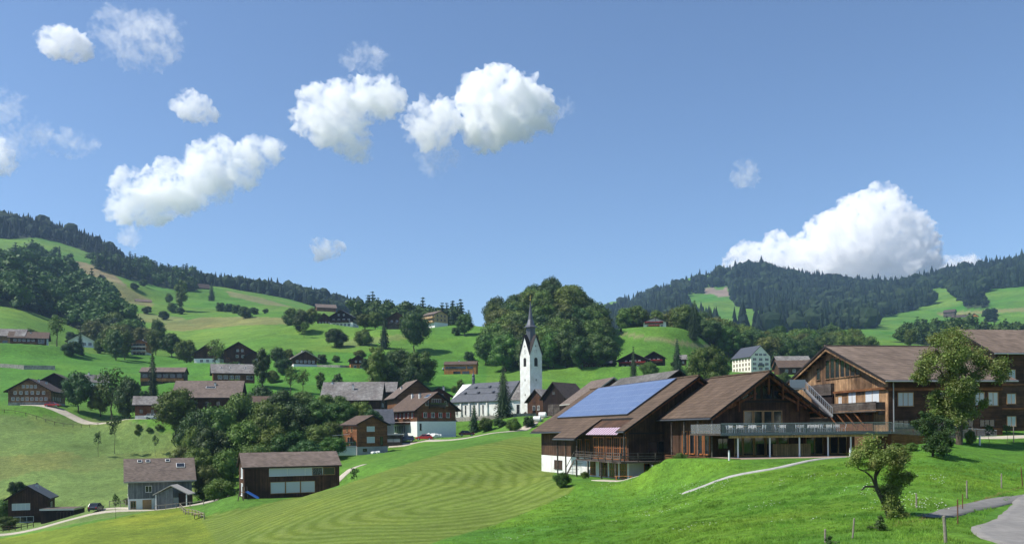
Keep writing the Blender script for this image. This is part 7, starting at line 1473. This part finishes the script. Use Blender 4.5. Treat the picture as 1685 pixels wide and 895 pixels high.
def grove(poly, d0, d1, sp, h0, h1, label, group, seed, cf=0., holes=(), kinds=None):
    rng = np.random.default_rng(seed); random.seed(seed); x, y, z = scatter_ground(poly, d0, d1, sp, rng, holes)
    for i in range(len(x)):
        c = rng.random() < cf; k = ('spruce%d' % rng.integers(2)) if c else (kinds or ['round0', 'round1', 'round2', 'round3', 'dark0', 'dark1', 'dark0', 'round2', 'light1', 'light0', 'rust0'])[rng.integers(len(kinds) if kinds else 11)]; h = rng.uniform(h0, h1)
        me, tk = PROTO[k]; r = empty('spruce_tree' if c else 'broadleaf_tree', (x[i], y[i], z[i] - .6), rng.uniform(0, 6.28), label=label if not c else label.replace('broadleaf', 'spruce'), cat='tree', group=group if not c else group + ' (spruces)'); link_mesh('trunk', tk, r); link_mesh('crown', me, r)
        wr = h * rng.uniform(.85, 1.2) * (1 if not c else .95); r.scale = (wr, wr, h)
    print('GROVE', label, len(x))
KNOLL = [(790,600),(792,575),(800,552),(815,535),(850,512),(915,497),(955,515),(985,538),(995,560),(998,590),(992,605),(900,611),(850,618),(800,610)]
LEFTW = [(-80,452),(0,442),(50,432),(75,438),(105,455),(140,480),(180,500),(196,516),(215,535),(232,552),(200,563),(160,556),(110,534),(60,516),(0,503),(-80,496)]
MTN = [(1000,520),(1040,500),(1100,480),(1160,462),(1200,452),(1250,440),(1330,460),(1480,475),(1560,455),(1700,430),(1900,400),(1900,548),(1500,552),(1400,560),(1000,565)]
def woods():
    GK = 'trees covering the wooded hill behind the church'
    grove(KNOLL, 338, 500, 10.5, 13, 19, 'broadleaf tree of the dense wood covering the hill behind the church', GK, 21)
    grove([(150,566),(190,545),(240,545),(262,560),(255,582),(205,592),(165,580)], 400, 520, 13, 12, 17, 'broadleaf tree at the lower end of the wooded left slope', 'trees at the lower end of the left wood', 22, .1, holes=[[(208,575),(258,575),(258,600),(208,600)]])
    grove([(1028,545),(1030,535),(1060,530),(1110,530),(1115,545)], 460, 540, 10, 11, 15, 'broadleaf tree in the copse behind the white chalet on the crest', 'copse behind the white chalet', 23)
    grove([(1105,560),(1110,545),(1180,548),(1205,575),(1200,590),(1120,572)], 440, 540, 11, 15, 20, 'broadleaf tree of the dark copse on the meadow crest', 'dark copse on the crest', 24, .1)
    grove([(1195,590),(1210,572),(1290,575),(1390,575),(1430,585),(1425,600),(1290,612),(1240,600)], 460, 600, 12, 14, 19, 'broadleaf tree of the wood behind the schoolhouse', 'wood behind the schoolhouse', 25)
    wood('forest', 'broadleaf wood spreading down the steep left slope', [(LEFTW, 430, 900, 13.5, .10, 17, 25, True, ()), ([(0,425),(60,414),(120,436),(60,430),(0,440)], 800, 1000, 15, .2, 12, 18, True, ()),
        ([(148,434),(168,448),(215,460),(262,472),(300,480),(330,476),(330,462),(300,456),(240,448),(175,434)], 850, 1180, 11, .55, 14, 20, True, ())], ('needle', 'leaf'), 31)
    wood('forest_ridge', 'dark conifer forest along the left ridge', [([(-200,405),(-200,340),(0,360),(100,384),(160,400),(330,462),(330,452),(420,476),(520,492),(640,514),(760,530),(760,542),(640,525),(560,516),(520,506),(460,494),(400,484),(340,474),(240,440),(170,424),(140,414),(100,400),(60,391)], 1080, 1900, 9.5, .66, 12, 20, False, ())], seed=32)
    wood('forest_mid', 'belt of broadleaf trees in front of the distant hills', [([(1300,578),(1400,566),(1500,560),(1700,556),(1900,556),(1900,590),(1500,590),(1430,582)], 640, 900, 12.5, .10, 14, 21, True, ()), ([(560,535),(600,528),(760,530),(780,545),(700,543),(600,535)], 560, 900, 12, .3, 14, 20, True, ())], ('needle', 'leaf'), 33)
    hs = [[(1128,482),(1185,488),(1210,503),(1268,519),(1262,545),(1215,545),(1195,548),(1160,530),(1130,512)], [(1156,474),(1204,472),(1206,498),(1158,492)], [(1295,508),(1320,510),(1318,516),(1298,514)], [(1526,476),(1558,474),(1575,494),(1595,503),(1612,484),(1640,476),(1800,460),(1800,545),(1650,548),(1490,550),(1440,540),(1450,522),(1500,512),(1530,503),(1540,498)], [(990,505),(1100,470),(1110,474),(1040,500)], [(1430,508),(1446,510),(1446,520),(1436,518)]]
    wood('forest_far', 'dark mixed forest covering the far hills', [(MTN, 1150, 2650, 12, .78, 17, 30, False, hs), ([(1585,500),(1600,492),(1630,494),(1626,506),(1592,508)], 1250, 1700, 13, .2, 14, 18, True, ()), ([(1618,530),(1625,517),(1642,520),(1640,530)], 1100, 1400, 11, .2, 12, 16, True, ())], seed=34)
def grass():
    rng = np.random.default_rng(8)
    def blades(n, d0, d1, u0, u1, h, w, m, name, label, mask=None, up=.5):
        D = np.sqrt(rng.uniform(d0 ** 2, d1 ** 2, n)); u = rng.uniform(u0, u1, n); x = (u - CX) / F * D; z = zg(x, D); rx, ry = rawpix(x, D, z)
        k = ~inpoly(rx, ry, MOWN) & (fbm(x / 2.5, D / 2.5, 3, 12) > -.2) & (rng.uniform(0, 1, n) < np.clip((D - d0) / 6, 0, 1) * np.clip((d1 - D) / 12, 0, 1) * np.clip((rx - u0 - 20) / 150, 0, 1))
        if mask is not None: k &= mask(x, D, rx, ry)
        x, D, z = x[k], D[k], z[k]; n = len(x); a = rng.uniform(0, 6.28, n); cl_ = np.clip(.55 + 2.6 * fbm(x / .55, D / .55, 3, 14) + 1.2 * fbm(x / 3, D / 3, 2, 15), .15, 2.2); hh = h * rng.uniform(.5, 1.2, n) * cl_; ww = w * rng.uniform(.6, 1.3, n); lx = rng.normal(0, .35, n) * hh; ly = rng.normal(0, .35, n) * hh
        V = np.stack([np.stack([x - np.cos(a) * ww, D - np.sin(a) * ww, z - .02], 1), np.stack([x + np.cos(a) * ww, D + np.sin(a) * ww, z - .02], 1), np.stack([x + lx, D + ly, z + hh], 1)], 1).reshape(-1, 3)
        return tag(link_mesh(name, np_mesh(name, V, np.arange(n * 3).reshape(-1, 3), [m])), label, None, None, 'stuff')
    gm = mat('grass_blade', (.135, .30, .04), .7, .2, var=.45, vscale=1.6, trans=.4, col2=(.22, .35, .045), c2scale=.12)
    far = lambda x, y, rx, ry: ~inpoly(rx, ry, [(1600, 920), (1622, 850), (1690, 800), (1800, 800), (1800, 920)]) & ~inpoly(rx, ry, [(1505, 856), (1560, 838), (1640, 815), (1660, 830), (1560, 850)]) & (ry > 722) & ~((rx > 1115) & (rx < 1405) & (np.abs(ry - (790 - (rx - 1127) * .13)) < 5.5))
    blades(300000, 33, 78, 700, 1760, .16, .020, gm, 'grass', 'lush meadow grass in the foreground', far)
    blades(120000, 66, 100, 760, 1760, .15, .028, gm, 'grass', 'meadow grass below the timber halls', lambda x, y, rx, ry: far(x, y, rx, ry) & (ry > 760))
    dm = mat('dry_grass', (.30, .22, .09), .9, .1, var=.3); 
    tr = lambda x, y, rx, ry: inpoly(rx, ry, [(1500, 858), (1545, 842), (1600, 826), (1640, 812), (1690, 797), (1690, 800), (1640, 816), (1560, 842), (1510, 862), (1470, 866), (1455, 860)]) & (rng.random(len(x)) < .6)
    blades(160000, 35, 66, 1440, 1700, .12, .012, dm, 'dry_grass', 'dry straw coloured grass along the track', tr)
    # white flower heads
    n = 9000; D = np.sqrt(rng.uniform(48 ** 2, 99 ** 2, n)); u = rng.uniform(600, 1560, n); x = (u - CX) / F * D; z = zg(x, D); rx, ry = rawpix(x, D, z)
    cl = fbm(x / 6, D / 5, 3, 91); k = ~inpoly(rx, ry, [(a, b) for a, b in MOWN]) & (cl > .06) & (ry > 770) & (ry < 890) & ~((rx > 1040) & (ry < 800 - (rx - 1040) * .06)) & (rng.random(n) < np.clip((cl - .04) * 6, 0, 1)); x, D, z = x[k], D[k], z[k]
    V, Fq = [], []; v, f = ICO1
    for i in range(len(x)):
        s = rng.uniform(.02, .042); V.append(v * np.array([s, s, s * .45]) + np.array([x[i], D[i], z[i] + rng.uniform(.08, .2)])); Fq.append(f + i * len(v))
    tag(link_mesh('wildflowers', np_mesh('wildflowers', np.concatenate(V), np.concatenate(Fq), [mat('flower_white', (.72, .74, .66), .8, .2)])), 'white flower heads scattered through the near meadow', None, None, 'stuff')
    print('FLOWERS', len(x))
def vehicles():
    car('small red hatchback parked on the gravel beside the blue cars', 698, 735, 205, 183, (.42, .012, .012)); car('dark blue estate car parked left of the red hatchback', 668, 735, 206, 183, (.018, .035, .085), estate=True)
    car('dark car behind the blue estate, next to the carport', 652, 733, 209, 160, (.02, .03, .05)); car('dark red car beside the large chalet and the young spruce', 768, 712, 222, 5, (.16, .012, .015))
    car('dark car parked nose first on the lane left of the grey boarded house', 158, 851, 155, 100, (.012, .018, .035)); car('red car in the shade beside the shingled farmhouse', 87, 672, 249, 5, (.38, .012, .012)); car('white car parked before the long light timber house', 735, 613, 392, 10, (.6, .6, .6)); car('white car parked under the barn on posts', 252, 694, 236, 5, (.65, .65, .62))
for g_ in BUILDS: g_()
near_plants(); single_trees(); woods(); roads(); vehicles(); posts_and_rails(); grass()
build_ground()
build_clouds()
build_haze(.00010)
